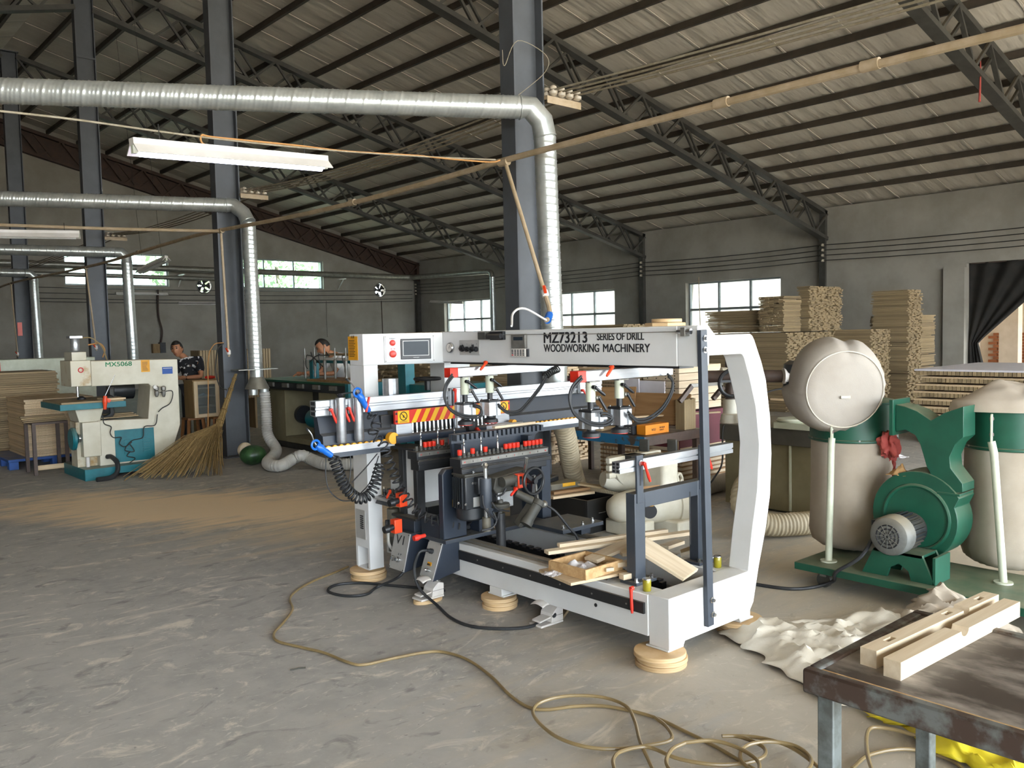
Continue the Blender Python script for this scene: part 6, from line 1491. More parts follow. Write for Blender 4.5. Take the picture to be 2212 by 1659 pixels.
lumber('timber_stack', 'low stack of boards between the broad stack and the tall narrow stack', c2_[0]+.2, c2_[0]+.95, c2_[1]-.2, c2_[1]+.7, 0, 1.52, 'y', seed=8)
c3 = pd(1226, 715, 15.0)
lumber('timber_stack', 'stack of boards seen between the near column and the machine lettering', c3[0], c3[0]+1.35, c3[1]-1.3, c3[1]+.2, 0, 1.72, 'y', seed=9)
c4 = pd(893, 715, 17.5)
lumber('timber_stack', 'distant stack of boards seen just above the control panel', c4[0], c4[0]+1.4, c4[1]-.9, c4[1]+.3, 0, 1.66, 'x', seed=10)
c5 = fy(830, 800, 9.6)
lumber('timber_stack', 'dark stack of boards seen through the gap below the control panel', 6.6, 8.0, 9.0, 10.4, 0, 1.24, 'x', seed=11, t=.028, bw=.12)
lumber('timber_stack', 'pale stack of boards seen beside the rear column of the white machine', 7.0, 7.9, 7.5, 8.5, 0, 1.22, 'y', seed=12, t=.028, m='wood_y')
# panel stack at right, one panel per layer
px0, py0 = pd(1978, 800, 11.6)[:2]
rnd = random.Random(5)
for k in range(9):
    z = .12+.10*k; dx, dy = rnd.uniform(-.06, .06), rnd.uniform(-.06, .06)
    top = k == 8
    T = thing('glued_panel', ['bottom', 'second', 'third', 'fourth', 'fifth', 'sixth', 'seventh', 'eighth', 'topmost, white-faced,'][k]+' thick glued panel in the stack behind the dust collector', 'panel', (px0+1.2, py0-1.2, z), 'glued panels behind the dust collector')
    bx('panel_board', 'board_white' if top else 'wood_x', T, px0+dx, px0+2.2+dx, py0-2.4+dy, py0+dy, z+.055, z+.08, bevel=.002)
    o = MB(); n = 46
    for j in range(n):
        o.tint = rnd.random(); y = py0+dy-.012-2.38*j/n; o.box(px0+dx+.01, px0+2.19+dx, y-.046, y-.002, z+.002, z+.055)
    o.build('core_blocks', 'lumber_x', T, kind='stuff', smooth=0)
T = thing('timber_pallet', 'wooden bearers under the stack of glued panels', 'pallet', (px0+1.1, py0-1.2, 0))
for x in (px0+.1, px0+1.05, px0+2.0): bx('bearer', 'lumber_y', T, x, x+.1, py0-2.4, py0, 0, .115)
# perforated panels and maroon boards in the middle
def perf(x0, x1, y0, y1, z0, n, lab, holes=True):
    for k in range(n):
        T = thing('drilled_panel', '%s drilled panel of the pale stack %s' % (['bottom', 'second', 'third', 'fourth', 'fifth', 'sixth', 'seventh', 'topmost'][k if k < n-1 else 7], lab), 'panel', ((x0+x1)/2, (y0+y1)/2, z0+.075*k), 'drilled panels')
        j = random.uniform(-.012, .012)
        b = bx('panel_board', 'pale_wood_x', T, x0+j, x1+j, y0+j, y1+j, z0+.075*k, z0+.075*k+.07, bevel=.002)
        if holes:
            for q in range(4):
                for zz in (.02, .05):
                    y = y0+j+(y1-y0)*(.12+.25*q); MB().cyl((x0+j-.0012, y, z0+.075*k+zz), (x0+j+.001, y, z0+.075*k+zz), .007, None, 8).build('drilled_hole', 'print_black', b)
mq = pd(1530, 830, 8.9)
T = thing('maroon_crate', 'maroon-faced wooden crate standing behind the blue bench', 'crate', (mq[0], mq[1], .40))
mx_, my_ = mq[0]-.55, mq[1]-.05
bx('crate_body', 'maroon_panel', T, mx_, mx_+.75, my_, my_+1.0, .40, .78, bevel=.003)
for y in (my_+.01, my_+.97): bx('crate_batten', 'pale_wood_z', T, mx_-.015, mx_, y, y+.03, .40, .78)
bx('crate_batten', 'pale_wood_y', T, mx_-.015, mx_, my_+.04, my_+.97, .40, .43); bx('crate_batten', 'pale_wood_x', T, mx_, mx_+.75, my_-.015, my_, .40, .43)
perf(mx_, mx_+.7, my_+.0, my_+.46, .80, 6, 'on the maroon crate, nearer the grey guard bar')
for k in range(9):
    T = thing('slatted_panel', '%s of the finger-jointed panels piled under the maroon crate' % ['lowest', 'second lowest', 'third', 'fourth', 'fifth', 'sixth', 'seventh', 'second highest', 'highest'][k], 'panel', (mx_+.35, my_+.5, .044*k), 'finger-jointed panels')
    z = .044*k; o = MB(); jj = random.uniform(-.03, .03)
    for j in range(26): o.tint = random.random(); o.box(mx_-.05+jj, mx_+.7, my_-.06+jj+j*.042, my_-.06+jj+j*.042+.026, z+.001, z+.027)
    o.build('finger_joints', 'pale_wood_x', T, kind='stuff', smooth=0); bx('panel_board', 'brown_board', T, mx_-.045+jj, mx_+.7, my_-.06+jj, my_+1.03+jj, z+.0275, z+.0435, bevel=0)
for k in range(10):
    T = thing('slatted_panel', '%s of the brown finger-jointed panels piled left on the maroon crate' % ['lowest', 'second lowest', 'third', 'fourth', 'fifth', 'sixth', 'seventh', 'eighth', 'second highest', 'highest'][k], 'panel', (mx_+.35, my_+.95, .79+.042*k), 'finger-jointed panels')
    z = .79+.042*k; o = MB()
    for j in range(22): o.tint = random.random(); o.box(mx_+.0, mx_+.7, my_+.50+j*.04, my_+.50+j*.04+.034, z+.002, z+.026)
    o.build('finger_joints', 'lumber_x', T, kind='stuff', smooth=0); bx('panel_board', 'wood_x', T, mx_+.01, mx_+.69, my_+.50, my_+1.38, z+.027, z+.041, bevel=0)
# the blue bench and what lies on it
tb0, tb1, tb2 = fz(1222, 925, .70), fz(1392, 945, .70), fz(1510, 925, .70)
BX, BY0, BY1 = tb1[0], tb1[1], tb0[1]
T = thing('blue_bench', 'steel bench with chipped blue edge standing behind the white machine', 'bench', (BX+.4, (BY0+BY1)/2, 0))
bx('top', 'bench_top', T, BX+.02, BX+.85, BY0+.02, BY1, .665, .70, bevel=.002); bx('edge_rail', 'blue_chipped', T, BX, BX+.02, BY0, BY1, .62, .702, bevel=.002); bx('edge_rail', 'brown_steel', T, BX+.02, BX+.85, BY0, BY0+.02, .62, .702, bevel=.002)
for x in (BX+.05, BX+.80):
    for y in (BY0+.06, BY1-.06): bx('leg', 'brown_steel', T, x-.025, x+.025, y-.025, y+.025, 0, .62, bevel=0)
zt = .7025
ob = thing('orange_box', 'orange cardboard box lying on the blue bench', 'box', (BX+.28, BY0+.22, zt))
ca, cb_ = fz(1392, 938, .70), fz(1445, 932, .70)
bxo = bx('carton', 'box_orange', ob, BX+.10, BX+.42, BY0+.07, BY0+.17, zt, zt+.085, bevel=.002)
text('box_lettering', 'WOLF', .03, (BX+.18, BY0+.0695, zt+.03), (1, 0, 0), (0, 0, 1), 'print_black', bxo, w=.06); text('box_lettering', 'PREMIUM', .02, (BX+.29, BY0+.0695, zt+.045), (1, 0, 0), (0, 0, 1), 'print_black', bxo, w=.07); text('box_lettering', 'QUALITY', .02, (BX+.29, BY0+.0695, zt+.025), (1, 0, 0), (0, 0, 1), 'print_black', bxo, w=.06)
o = thing('dark_carton', 'dark grey printed carton beside the orange box', 'box', (BX+.12, BY0+.38, zt)); c_ = bx('carton', 'carton_dark', o, BX+.07, BX+.40, BY0+.19, BY0+.37, zt, zt+.075, bevel=.002)
ln = MB()
for i in range(3):
    for j in range(4): ln.box(BX+.0685, BX+.0699, BY0+.21+.04*j, BY0+.23+.04*j, zt+.015+.02*i, zt+.022+.02*i)
ln.build('carton_print', 'label_grey', c_, kind='stuff', smooth=0)
plank('brown_board', 'brown board standing on edge on the blue bench', (BX+.62, BY1-.25, zt+.17), (BX+.75, BY0+.10, zt+.17), .30, .018, 'brown_board', roll=1.2, cat='board', group='boards on the blue bench')
plank('brown_board', 'second brown board leaning at the back of the blue bench', (BX+.44, BY1+.0, zt+.19), (BX+.58, BY0+.60, zt+.20), .36, .018, 'brown_board', roll=1.25, cat='board', group='boards on the blue bench')
MB_ = bx('white_board', 'board_white', None, BX+.80, BX+.815, BY0+.42, BY0+.72, zt, zt+.42, bevel=0); tag(MB_, 'white board standing upright at the back of the blue bench', 'board')
MB_ = bx('white_board', 'board_white', None, BX+.76, BX+.775, BY0+.70, BY1-.05, zt, zt+.44, bevel=0); tag(MB_, 'pale grey board standing left of the white board on the blue bench', 'board')
plank('timber_strip', 'long thin strip lying across the blue bench toward the grey bar', (BX+.2, BY0+.55, zt+.11), (BX+1.25, BY0+.12, zt+.11), .05, .014, 'wood_x', group='boards on the blue bench')
plank('timber_strip', 'short strip under the left clamp on the blue bench', (BX+.08, BY1-.42, zt+.014), (BX+.3, BY1-.40, zt+.014), .08, .025, 'wood_x', group='boards on the blue bench')
plank('timber_strip', 'flat pale offcut near the left end of the blue bench', (BX+.1, BY1-.2, zt+.014), (BX+.35, BY1-.15, zt+.014), .06, .02, 'wood_x', group='boards on the blue bench')
st_ = thing('slat_bundle', 'upright bundle of grey notched slats at the right end of the blue bench', 'bundle', (BX+.72, BY0+.12, zt))
for k in range(6): bx('slat', 'lumber_z', st_, BX+.62+.028*k, BX+.645+.028*k, BY0+.05, BY0+.15, zt, zt+.27+.004*(k % 3), bevel=0)
# cream cast-iron saw below the bench
S = thing('bandsaw_base', 'cream cast-iron saw with round belly and wheel guard below the blue bench', 'saw', (5.75, 4.65, 0))
sp_ = np.array([5.62, 4.62])
a, b = pd(1312, 1085, 6.75), pd(1478, 1088, 6.95)
MB().lathe([(0, .03), (.03, .075), (.12, .11), (.3, .135), (.6, .148), (.85, .152), (.86, .165), (.97, .165), (1, .14)], np.array(a)*[1, 1, 0]+np.array([0, 0, .215]), np.array(b)*[1, 1, 0]+np.array([0, 0, .225]), 32).build('belly', 'iron_cream', S, smooth=50)
m_ = np.array(a)*.35+np.array(b)*.65
bx('foot', 'iron_cream', S, m_[0]-.02, m_[0]+.26, m_[1]-.22, m_[1]+.12, 0, .11, bevel=.015); bx('foot', 'iron_cream', S, m_[0]-.32, m_[0]-.10, m_[1]-.05, m_[1]+.28, 0, .12, bevel=.015)
bx('column', 'iron_cream', S, m_[0]-.05, m_[0]+.15, m_[1]-.10, m_[1]+.12, .11, .62, bevel=.03)
mh = pd(1404, 1105, 6.55); MB().cyl(mh, np.array(mh)+np.array([.05, .06, 0]), .055, None, 20).build('belly_port', 'print_black', S); MB().lathe([(0, .03), (.4, .03), (.5, .04), (1, .04)], np.array(mh)+np.array([0, 0, .045]), np.array(mh)+np.array([0, 0, .085]), 14).build('grease_cap', 'yellow_roller', S)
q = np.array(pd(1412, 1068, 6.58)); MB().obox(q+np.array([.02, .02, .0]), (.15, .006, .13), (-.5, 0, -.35)).build('instruction_plate', 'brown_board', S)
gc = np.array(pd(1372, 985, 7.1)); o = MB(); n = 28; th0 = math.pi
pts = [(gc[0]+.30*math.cos(math.pi+math.pi*k/n), gc[2]+.27*math.sin(math.pi+math.pi*k/n)) for k in range(n+1)]
o.prism(pts+[(gc[0]+.30, .60), (gc[0]-.30, .60)], 'y', gc[1]-.03, gc[1]+.05); gu = o.build('wheel_guard', 'iron_cream', S, bevel=.006)
for k in range(3): bx('guard_hinge', 'iron_cream', gu, gc[0]-.36, gc[0]-.28, gc[1]-.04, gc[1]+.0, gc[2]-.02-.06*k, gc[2]+.025-.06*k, bevel=.004)
MB().lathe([(0, .06), (.2, .09), (.7, .10), (1, .06)], np.array(pd(1302, 1035, 7.0)), np.array(pd(1390, 1042, 7.15)), 20).build('drive_cover', 'iron_cream', S)
q = np.array(pd(1466, 1046, 6.95)); hw_ = MB().torus(q, (.3, -.95, 0), .085, .014, 26, 8).build('handwheel', 'iron_cream', S)
for k in range(4):
    th = k*math.pi/2+.4; ex = np.array([.95, .3, 0]); MB().beam(q, q+ex*.085*math.cos(th)+np.array([0, 0, .085*math.sin(th)]), .02, .014, (0, 1, 0)).build('wheel_spoke', 'iron_cream', hw_)
MB().cyl(q+np.array([.02, -.03, -.08]), q+np.array([.05, -.12, -.08]), .018, None, 12).build('crank_handle', 'steel_dull', hw_)
q = np.array(pd(1436, 1000, 7.0)); sw = MB().box(q[0]-.05, q[0]+.03, q[1]-.03, q[1]+.02, q[2]-.055, q[2]+.045).build('switch_box', 'cast_grey', S, bevel=.003)
for dz, m in ((.012, 'print_green'), (-.02, 'red_plastic')): MB().cyl(q+np.array([.015, -.03, dz]), q+np.array([.015, -.04, dz]), .010, None, 12).build('push_button', m, sw)
for k in range(2): q = np.array(pd(1392+60*k, 962, 7.0)); MB().obox(q, (.03, .08, .10), (0, 0, .3)).build('guide_plate', 'cast_grey', S, bevel=.006)
bx('motor_mount', 'box_black', S, gc[0]-.16, gc[0]+.02, gc[1]-.10, gc[1]+.03, gc[2]-.02, .60)
# black box, tool cases, boards behind the bed
T = thing('black_box', 'open black plywood box on the floor behind the white machine', 'box', (4.9, 4.75, 0))
k0 = fz(1270, 1155); kx, ky = k0[0], k0[1]
bx('panel', 'box_black', T, kx, kx+.34, ky, ky+.018, 0, .27); bx('panel', 'box_black', T, kx, kx+.34, ky+.50, ky+.518, 0, .27); bx('panel', 'box_black', T, kx, kx+.018, ky+.018, ky+.50, 0, .27); bx('panel', 'box_black', T, kx+.322, kx+.34, ky+.018, ky+.50, 0, .27); bx('bottom', 'box_black', T, kx+.018, kx+.322, ky+.018, ky+.5, 0, .02); bx('handle_slot', 'label_grey', T, kx+.13, kx+.21, ky-.0012, ky, .15, .156, bevel=0)
plank('wooden_board', 'wooden panel lying over the left part of the black box, lower one', (kx-.12, ky+.38, .284), (kx+.28, ky+.30, .284), .30, .022, 'wood_x', cat='board', group='boards on the black box')
plank('wooden_board', 'upper wooden panel on the black box under the tool case', (kx-.10, ky+.38, .315), (kx+.26, ky+.32, .315), .26, .022, 'brown_board', cat='board', group='boards on the black box')
plank('timber_strip', 'narrow board sloping from the black box toward the cream saw', (kx+.15, ky+.34, .36), (kx+.46, ky-.12, .29), .08, .016, 'lumber_x', group='boards on the black box')
T = thing('tool_case', 'dusty grey tool case with yellow latch on the boards', 'case', (kx+.05, ky+.36, .327))
cb2 = MB().obox((kx+.05, ky+.36, .352), (.30, .17, .05), (0, 0, -.15)).build('case_body', 'tool_grey', T, bevel=.008); MB().obox((kx+.07, ky+.275, .362), (.13, .012, .03), (0, 0, -.15)).build('case_latch', 'tool_yellow', T, bevel=.003)
o = MB(); o.obox((kx+.0, ky+.42, .40), (.16, .08, .045), (0, 0, .3)); tag(o.build('hand_tool', 'motor_black', bevel=.01), 'dark hand tool lying on the dusty tool case', 'tool')
# radial machine on an olive cabinet
XC, YC0, YC1 = 6.57, 3.42, 4.62
T = thing('radial_saw', 'radial arm saw on an olive cabinet behind the curved end frame', 'saw', (7.0, 4.0, 0))
bx('cabinet', 'olive_cabinet', T, XC+.04, XC+.85, YC0, YC1-.03, .02, .60, bevel=.004); bx('cabinet_plinth', 'cast_grey', T, XC+.07, XC+.8, YC0+.03, YC1-.06, 0, .02, bevel=0)
bx('table_slab', 'dark_top', T, XC, XC+.9, YC0-.03, YC1, .60, .745, bevel=.004)
for y in (YC0+.5, YC0+.02): bx('cabinet_trim', 'pale_green', T, XC+.033, XC+.04, y, y+.02, .03, .60, bevel=0)
bx('cabinet_handle', 'cast_grey', T, XC+.028, XC+.04, YC1-.28, YC1-.25, .45, .53, bevel=0)
cp_ = np.array(pd(1578, 850, 7.9)); cpx, cpy = cp_[0], cp_[1]
MB().lathe([(0, .10), (.35, .085), (.4, .07), (1, .065)], (cpx, cpy, .745), (cpx, cpy, .96), 24).build('column_base', 'iron_cream', T); cy('column', 'brown_steel', T, (cpx, cpy, .96), (cpx, cpy, 1.32), .048, n=20)
a, b = np.array(pd(1522, 822, 7.75)), np.array(pd(1700, 813, 7.55)); za = 1.18
MB().cyl((a[0], a[1], za), (b[0], b[1], za), .055, None, 24).build('radial_arm', 'brown_steel', T)
sl = MB().cyl((cpx-.07, cpy+.05, za), (cpx+.06, cpy-.06, za), .075, None, 24).build('arm_bracket', 'iron_cream', T)
MB().torus(np.array(pd(1582, 828, 7.55)), (-.6, -.8, 0), .115, .018, 30, 8).build('handwheel', 'black_plastic', T); q = np.array(pd(1582, 828, 7.55)); MB().beam(q+np.array([.09, -.07, .02]), q-np.array([.09, -.07, -.02]), .05, .02, (0, 0, 1)).build('wheel_spoke', 'black_plastic', T)
mq2 = np.array(pd(1724, 815, 7.5)); mm = MB().lathe([(0, .10), (.06, .115), (.62, .115), (.66, .125), (.9, .12), (1, .08)], (mq2[0], mq2[1], mq2[2]-.14), (mq2[0], mq2[1], mq2[2]+.145), 28).build('saw_motor', 'motor_black', T)
for k in range(18):
    th = 2*math.pi*k/18; c, s_ = math.cos(th), math.sin(th); MB().beam((mq2[0]+.118*c, mq2[1]+.118*s_, mq2[2]-.12), (mq2[0]+.118*c, mq2[1]+.118*s_, mq2[2]+.03), .006, .014, (c, s_, 0)).build('cooling_fin', 'motor_black', mm, smooth=0)
q = np.array(pd(1692, 812, 7.5)); MB().cyl(q, q+np.array([.10, -.09, 0]), .07, None, 20).build('motor_collar', 'lamp_white', T)
MB().lathe([(0, .05), (.4, .06), (1, .03)], (mq2[0], mq2[1], mq2[2]-.14), (mq2[0], mq2[1], mq2[2]-.20), 18).build('chuck', 'steel_dull', T)
MB().tube(smooth_path([np.array(pd(1700, 838, 7.45)), np.array(pd(1670, 843, 7.45)), np.array(pd(1650, 850, 7.45))], 5), .008, 6).build('motor_cable', 'wire_black', T)
MB().beam(np.array(pd(1492, 833, 7.6)), np.array(pd(1560, 828, 7.7)), .03, .03).build('linkage_bar', 'steel_dull', T); MB().beam(np.array(pd(1468, 868, 7.5)), np.array(pd(1494, 834, 7.55)), .035, .035).build('linkage_bar', 'brown_steel', T)
MB().beam(np.array(pd(1540, 862, 7.6)), np.array(pd(1562, 836, 7.65)), .035, .035).build('linkage_bar', 'brown_steel', T)
q = np.array(pd(1700, 868, 7.3)); MB().lathe([(0, .13), (.5, .14), (1, .13)], (q[0]+.1, q[1], .80), (q[0]+.1, q[1], .83), 32).build('turntable', 'pale_green', T); bx('table_block', 'pale_green', T, q[0]-.02, q[0]+.24, q[1]-.22, q[1]+.12, .745, .80, bevel=.004)
plank('timber_strip', 'long thin strip lying on the radial saw table', tuple(np.array(pd(1665, 862, 7.2))), tuple(np.array(pd(1748, 868, 7.0))), .03, .015, 'wood_x', group='bits on the radial saw')
T = thing('parts_tray', 'open metal tray of loose parts on the radial saw table', 'tray', (q[0]+.0, q[1]-.55, .746))
tx, ty = XC+.12, YC0+.12
bx('tray_floor', 'pale_green', T, tx, tx+.3, ty, ty+.28, .746, .755); bx('tray_side', 'pale_green', T, tx, tx+.01, ty, ty+.28, .755, .86); bx('tray_side', 'pale_green', T, tx, tx+.3, ty+.27, ty+.28, .755, .86); bx('tray_lid', 'pale_green', T, tx-.01, tx+.31, ty-.01, ty+.29, .86, .872); bx('tray_panel', 'maroon_panel', T, tx-.004, tx, ty+.18, ty+.27, .76, .855)
for k in range(8): tag(MB().obox((tx+.03+.03*(k % 4), ty+.03+.045*(k//2 % 4), .765+.012*(k % 3)), (.05, .03, .02), (0, .2*k, .7*k)).build('loose_part', 'steel_dull' if k % 2 else 'cast_grey'), 'small loose metal part heaped in the open tray on the radial saw', 'part', 'loose parts in the tray')
cy_o = cy('glue_cup', 'lamp_white', None, (XC+.10, YC1-.2, .746), (XC+.10, YC1-.2, .84), .045, .05, n=20); tag(cy_o, 'white plastic cup standing on the left corner of the radial saw table', 'cup')
MB_c = MB().tube(smooth_path([(XC+.1, YC1-.04, .745), (XC-.02, YC1-.05, .70), (XC-.02, YC1-.04, .4), (XC-.06, YC1+.02, .25), (XC-.16, YC1+.15, .03)], 7), .008, 6).build('saw_cable', 'wire_black'); tag(MB_c, 'thin black cable hanging down the left end of the olive cabinet', 'cable')
# hoses on the floor between saw and cabinet
fh2 = thing('flexible_hose', 'beige ribbed hose curling up on the floor behind the curved end frame', 'hose', (6.1, 3.6, 0), 'flexible dust hoses')
ribbed(smooth_path([(7.2, 2.75, .10), (6.7, 3.05, .10), (6.3, 3.30, .10), (5.95, 3.47, .10), (5.7, 3.62, .12), (5.62, 3.74, .24), (5.72, 3.80, .36), (5.88, 3.86, .38), (6.05, 3.98, .30), (6.25, 4.15, .2), (6.5, 4.35, .15)], 8), .085, .007, .03, 18, .0075, ((0, 1),), .5, 0).build('hose', 'hose_beige', fh2, smooth=60)
fh3 = thing('flexible_hose', 'grey ribbed hose lying behind the cream saw', 'hose', (6.5, 4.9, 0), 'flexible dust hoses')
ribbed(smooth_path([(5.95, 5.0, .09), (6.3, 4.95, .09), (6.7, 4.95, .09), (7.4, 5.0, .09)], 6), .08, .006, .035, 16, .009, ((0, 1),), .5, 0).build('hose', 'hose_grey', fh3, smooth=60)
# ---- cream router machine on the left
YM0, YM1 = 10.9, 11.34
T = thing('router_machine', 'cream and teal overhead router machine beside the straw broom', 'machine', (3.4, 11.1, 0))
base = MB().prism([(2.80, .0), (3.02, .0), (3.10, .05), (3.95, .05), (3.95, .135), (2.80, .135)], 'y', 10.72, 11.62).build('base', 'teal_paint', T, bevel=.004)
FRM = [(3.02, .135), (3.84, .135), (3.99, .55), (3.99, 1.375), (2.97, 1.392), (2.97, 1.09), (3.62, 1.085), (3.645, 1.06), (3.60, .655), (3.02, .68)]
fr = MB().prism(FRM, 'y', YM0, YM1).build('c_frame', 'cream_paint', T, bevel=.008)
text('frame_lettering', 'MX5068', .07, (3.135, YM0-.001, 1.315), (1, 0, 0), (0, 0, 1), 'print_green', fr, w=.30, h=.052, fat=.003)
a, b = fy(304, 778, YM0), fy(324, 803, YM0); s_ = bx('warning_sticker', 'sticker_orange', fr, a[0], b[0], YM0-.002, YM0, b[2], a[2], bevel=0)
ln = MB()
for k in range(7): ln.box(a[0]+.012, b[0]-.02-.02*random.random(), YM0-.003, YM0-.002, b[2]+.02+.016*k, b[2]+.025+.016*k)
ln.build('sticker_text_lines', 'print_black', s_, kind='stuff', smooth=0)
a, b = fy(350, 793, YM0), fy(373, 807, YM0); s_ = bx('blue_label', 'pallet_blue', fr, a[0], b[0], YM0-.002, YM0, b[2], a[2], bevel=0); bx('label_title', 'lamp_white', s_, a[0]+.01, b[0]-.01, YM0-.003, YM0-.002, a[2]-.02, a[2]-.014, bevel=0)
a, b = fy(247, 930, YM0), fy(335, 990, YM0)
dr = bx('cabinet_door', 'teal_paint', fr, a[0], b[0], YM0-.006, YM0, b[2], a[2], bevel=.002)
for ix in range(2):
    for iz in range(6):
        x = a[0]+.10+.22*ix; z = b[2]+.10+.03*iz; MB().prism([(x, z), (x+.09, z), (x+.085, z+.014), (x+.005, z+.014)], 'y', YM0-.014, YM0-.006).build('louvre', 'teal_paint', dr)
hb = bx('spindle_head', 'cream_stained', T, 2.735, 2.955, 10.84, 11.28, 1.10, 1.40, bevel=.006); bx('head_cap', 'cream_paint', hb, 2.77, 2.93, 10.90, 11.22, 1.40, 1.50, bevel=.004)
MB().torus((2.845, 10.838, 1.29), (0, 1, 0), .026, .006, 20, 6).build('head_badge', 'print_red', hb)
MB().lathe([(0, .07), (.05, .055), (.1, .05), (.9, .05), (.95, .055), (1, .07)], (2.85, 11.05, 1.50), (2.85, 11.05, 1.68), 24).build('air_cylinder', 'aluminium', hb); bx('cylinder_cap', 'aluminium', hb, 2.78, 2.92, 10.98, 11.12, 1.66, 1.69); cy('spindle', 'chrome', hb, (2.84, 11.0, .97), (2.84, 11.0, 1.10), .015, n=12)
tb_ = bx('table', 'teal_paint', T, 2.58, 3.30, 10.74, 11.62, .835, .905, bevel=.004); bx('table_top', 'lumber_x', tb_, 2.60, 3.28, 10.76, 11.6, .905, .925, bevel=0)
bx('table_board', 'wood_x', tb_, 3.05, 3.30, 10.74, 11.0, .925, .945); MB().lathe([(0, .07), (.5, .06), (1, .02)], (3.16, 10.95, .945), (3.16, 10.95, .975), 18).build('table_knob', 'rubber', tb_); MB().lathe([(0, .05), (.5, .045), (1, .015)], (2.93, 11.2, .925), (2.93, 11.2, .965), 18).build('table_knob', 'rubber', tb_)
MB().prism([(2.82, .67), (3.05, .67), (3.10, .835), (2.78, .835)], 'y', 10.92, 11.3).build('knee_head', 'cream_paint', T, bevel=.006); bx('knee', 'cream_paint', T, 2.84, 3.04, 10.88, 11.3, .26, .67, bevel=.006); bx('knee_slide', 'cream_stained', T, 2.80, 3.019, 11.0, 11.25, .135, .67, bevel=0)
cy('lift_screw', 'lamp_white', T, (2.90, 10.95, .135), (2.90, 10.95, .28), .022, n=12)
q = np.array([2.79, 10.98, .48]); hw_ = MB().lathe([(0, .12), (.2, .135), (.5, .135), (.6, .10), (1, .04)], q-np.array([.06, 0, 0]), q+np.array([.03, 0, 0]), 28).build('handwheel', 'teal_paint', T); cy('wheel_hub', 'chrome', hw_, q+np.array([.0, -.0, 0]), q+np.array([.09, 0, 0]), .05, n=16)
for k, dx in enumerate((.0, .055)):
    a = fy(338+15*k, 842, YM0-.05); MB().lathe([(0, .012), (.2, .024), (.5, .026), (.55, .018), (.65, .03), (.9, .03), (1, .012)], (a[0], YM0-.05, a[2]-.09), (a[0], YM0-.05, a[2]+.05), 14).build('air_regulator', 'steel_dull', fr)
a = fy(333, 836, YM0-.05); MB().lathe([(0, .022), (1, .022)], (a[0], YM0-.06, a[2]), (a[0], YM0-.085, a[2]), 16).build('pressure_gauge', 'lamp_white', fr)
for k, ps in enumerate((((222, 898), (225, 915), (240, 922), (238, 935), (245, 945), (262, 945), (258, 958), (270, 965), (285, 955)), ((345, 848), (372, 845), (368, 870), (350, 882), (342, 890)), ((340, 895), (335, 918), (312, 922), (308, 945), (285, 952), (270, 972), (290, 975), (280, 958)), ((282, 975), (275, 985), (292, 990), (280, 1000)))):
    MB().tube(smooth_path([fy(a, b, YM0-.03) for a, b in ps], 6), .006, 6).build('frame_cable', 'wire_black', fr)
MB().tube(smooth_path([(3.10, 10.89, .24), (3.13, 10.82, .24), (3.15, 10.69, .18), (3.13, 10.64, .08), (3.05, 10.60, .03), (2.88, 10.55, .03)], 7), .028, 10).build('power_conduit', 'rubber', T)
MB().tube(smooth_path([(2.93, 11.1, 1.66), (3.05, 11.1, 1.66), (3.15, 11.05, 1.55), (3.2, 11.05, 1.39)], 7), .008, 6).build('air_line', 'tube_clear', T); MB().tube(smooth_path([fy(190, 745, 11.1), fy(215, 742, 11.1), fy(226, 755, 11.1), fy(222, 772, 11.1)], 6), .008, 6).build('air_line', 'wire_orange', T)
cy('rear_motor', 'motor_black', T, (3.35, 11.45, 1.0), (3.6, 11.45, 1.0), .12, n=20); bx('rear_guard', 'cast_grey', T, 3.30, 3.38, 11.35, 11.5, .88, 1.05)
MB().tube(smooth_path([(3.2, 10.98, .83), (3.2, 10.98, .74), (3.12, 10.98, .70), (3.05, 10.98, .72)], 5), .03, 10).build('dust_pipe', 'rubber', T)
for k in range(3): plank('wood_offcut', ['thin board lying on the lower shelf of the router, front one', 'thin board lying on the lower shelf of the router, middle one', 'thin board lying on the lower shelf of the router, rear one'][k], (3.06+.05*k, 10.98+.1*k, .70+.012*k), (3.5, 11.02+.08*k, .70+.012*k), .12, .012, 'lumber_x', group='boards on the router shelf')
T = thing('orange_air_gun', 'orange air gun with long thin nozzle on the router table', 'air gun', (3.06, 10.72, .86))
MB().lathe([(0, .02), (.4, .03), (.7, .02), (1, .018)], (3.06, 10.71, .98), (3.05, 10.71, .82), 12).build('body', 'orange_plastic', T); MB().obox((3.08, 10.71, .93), (.07, .03, .04), (0, .5, 0)).build('trigger', 'orange_plastic', T); MB().tube(smooth_path([(3.06, 10.71, .98), (3.12, 10.71, 1.1), (3.18, 10.71, 1.22)], 4), .004, 6).build('nozzle', 'chrome', T)
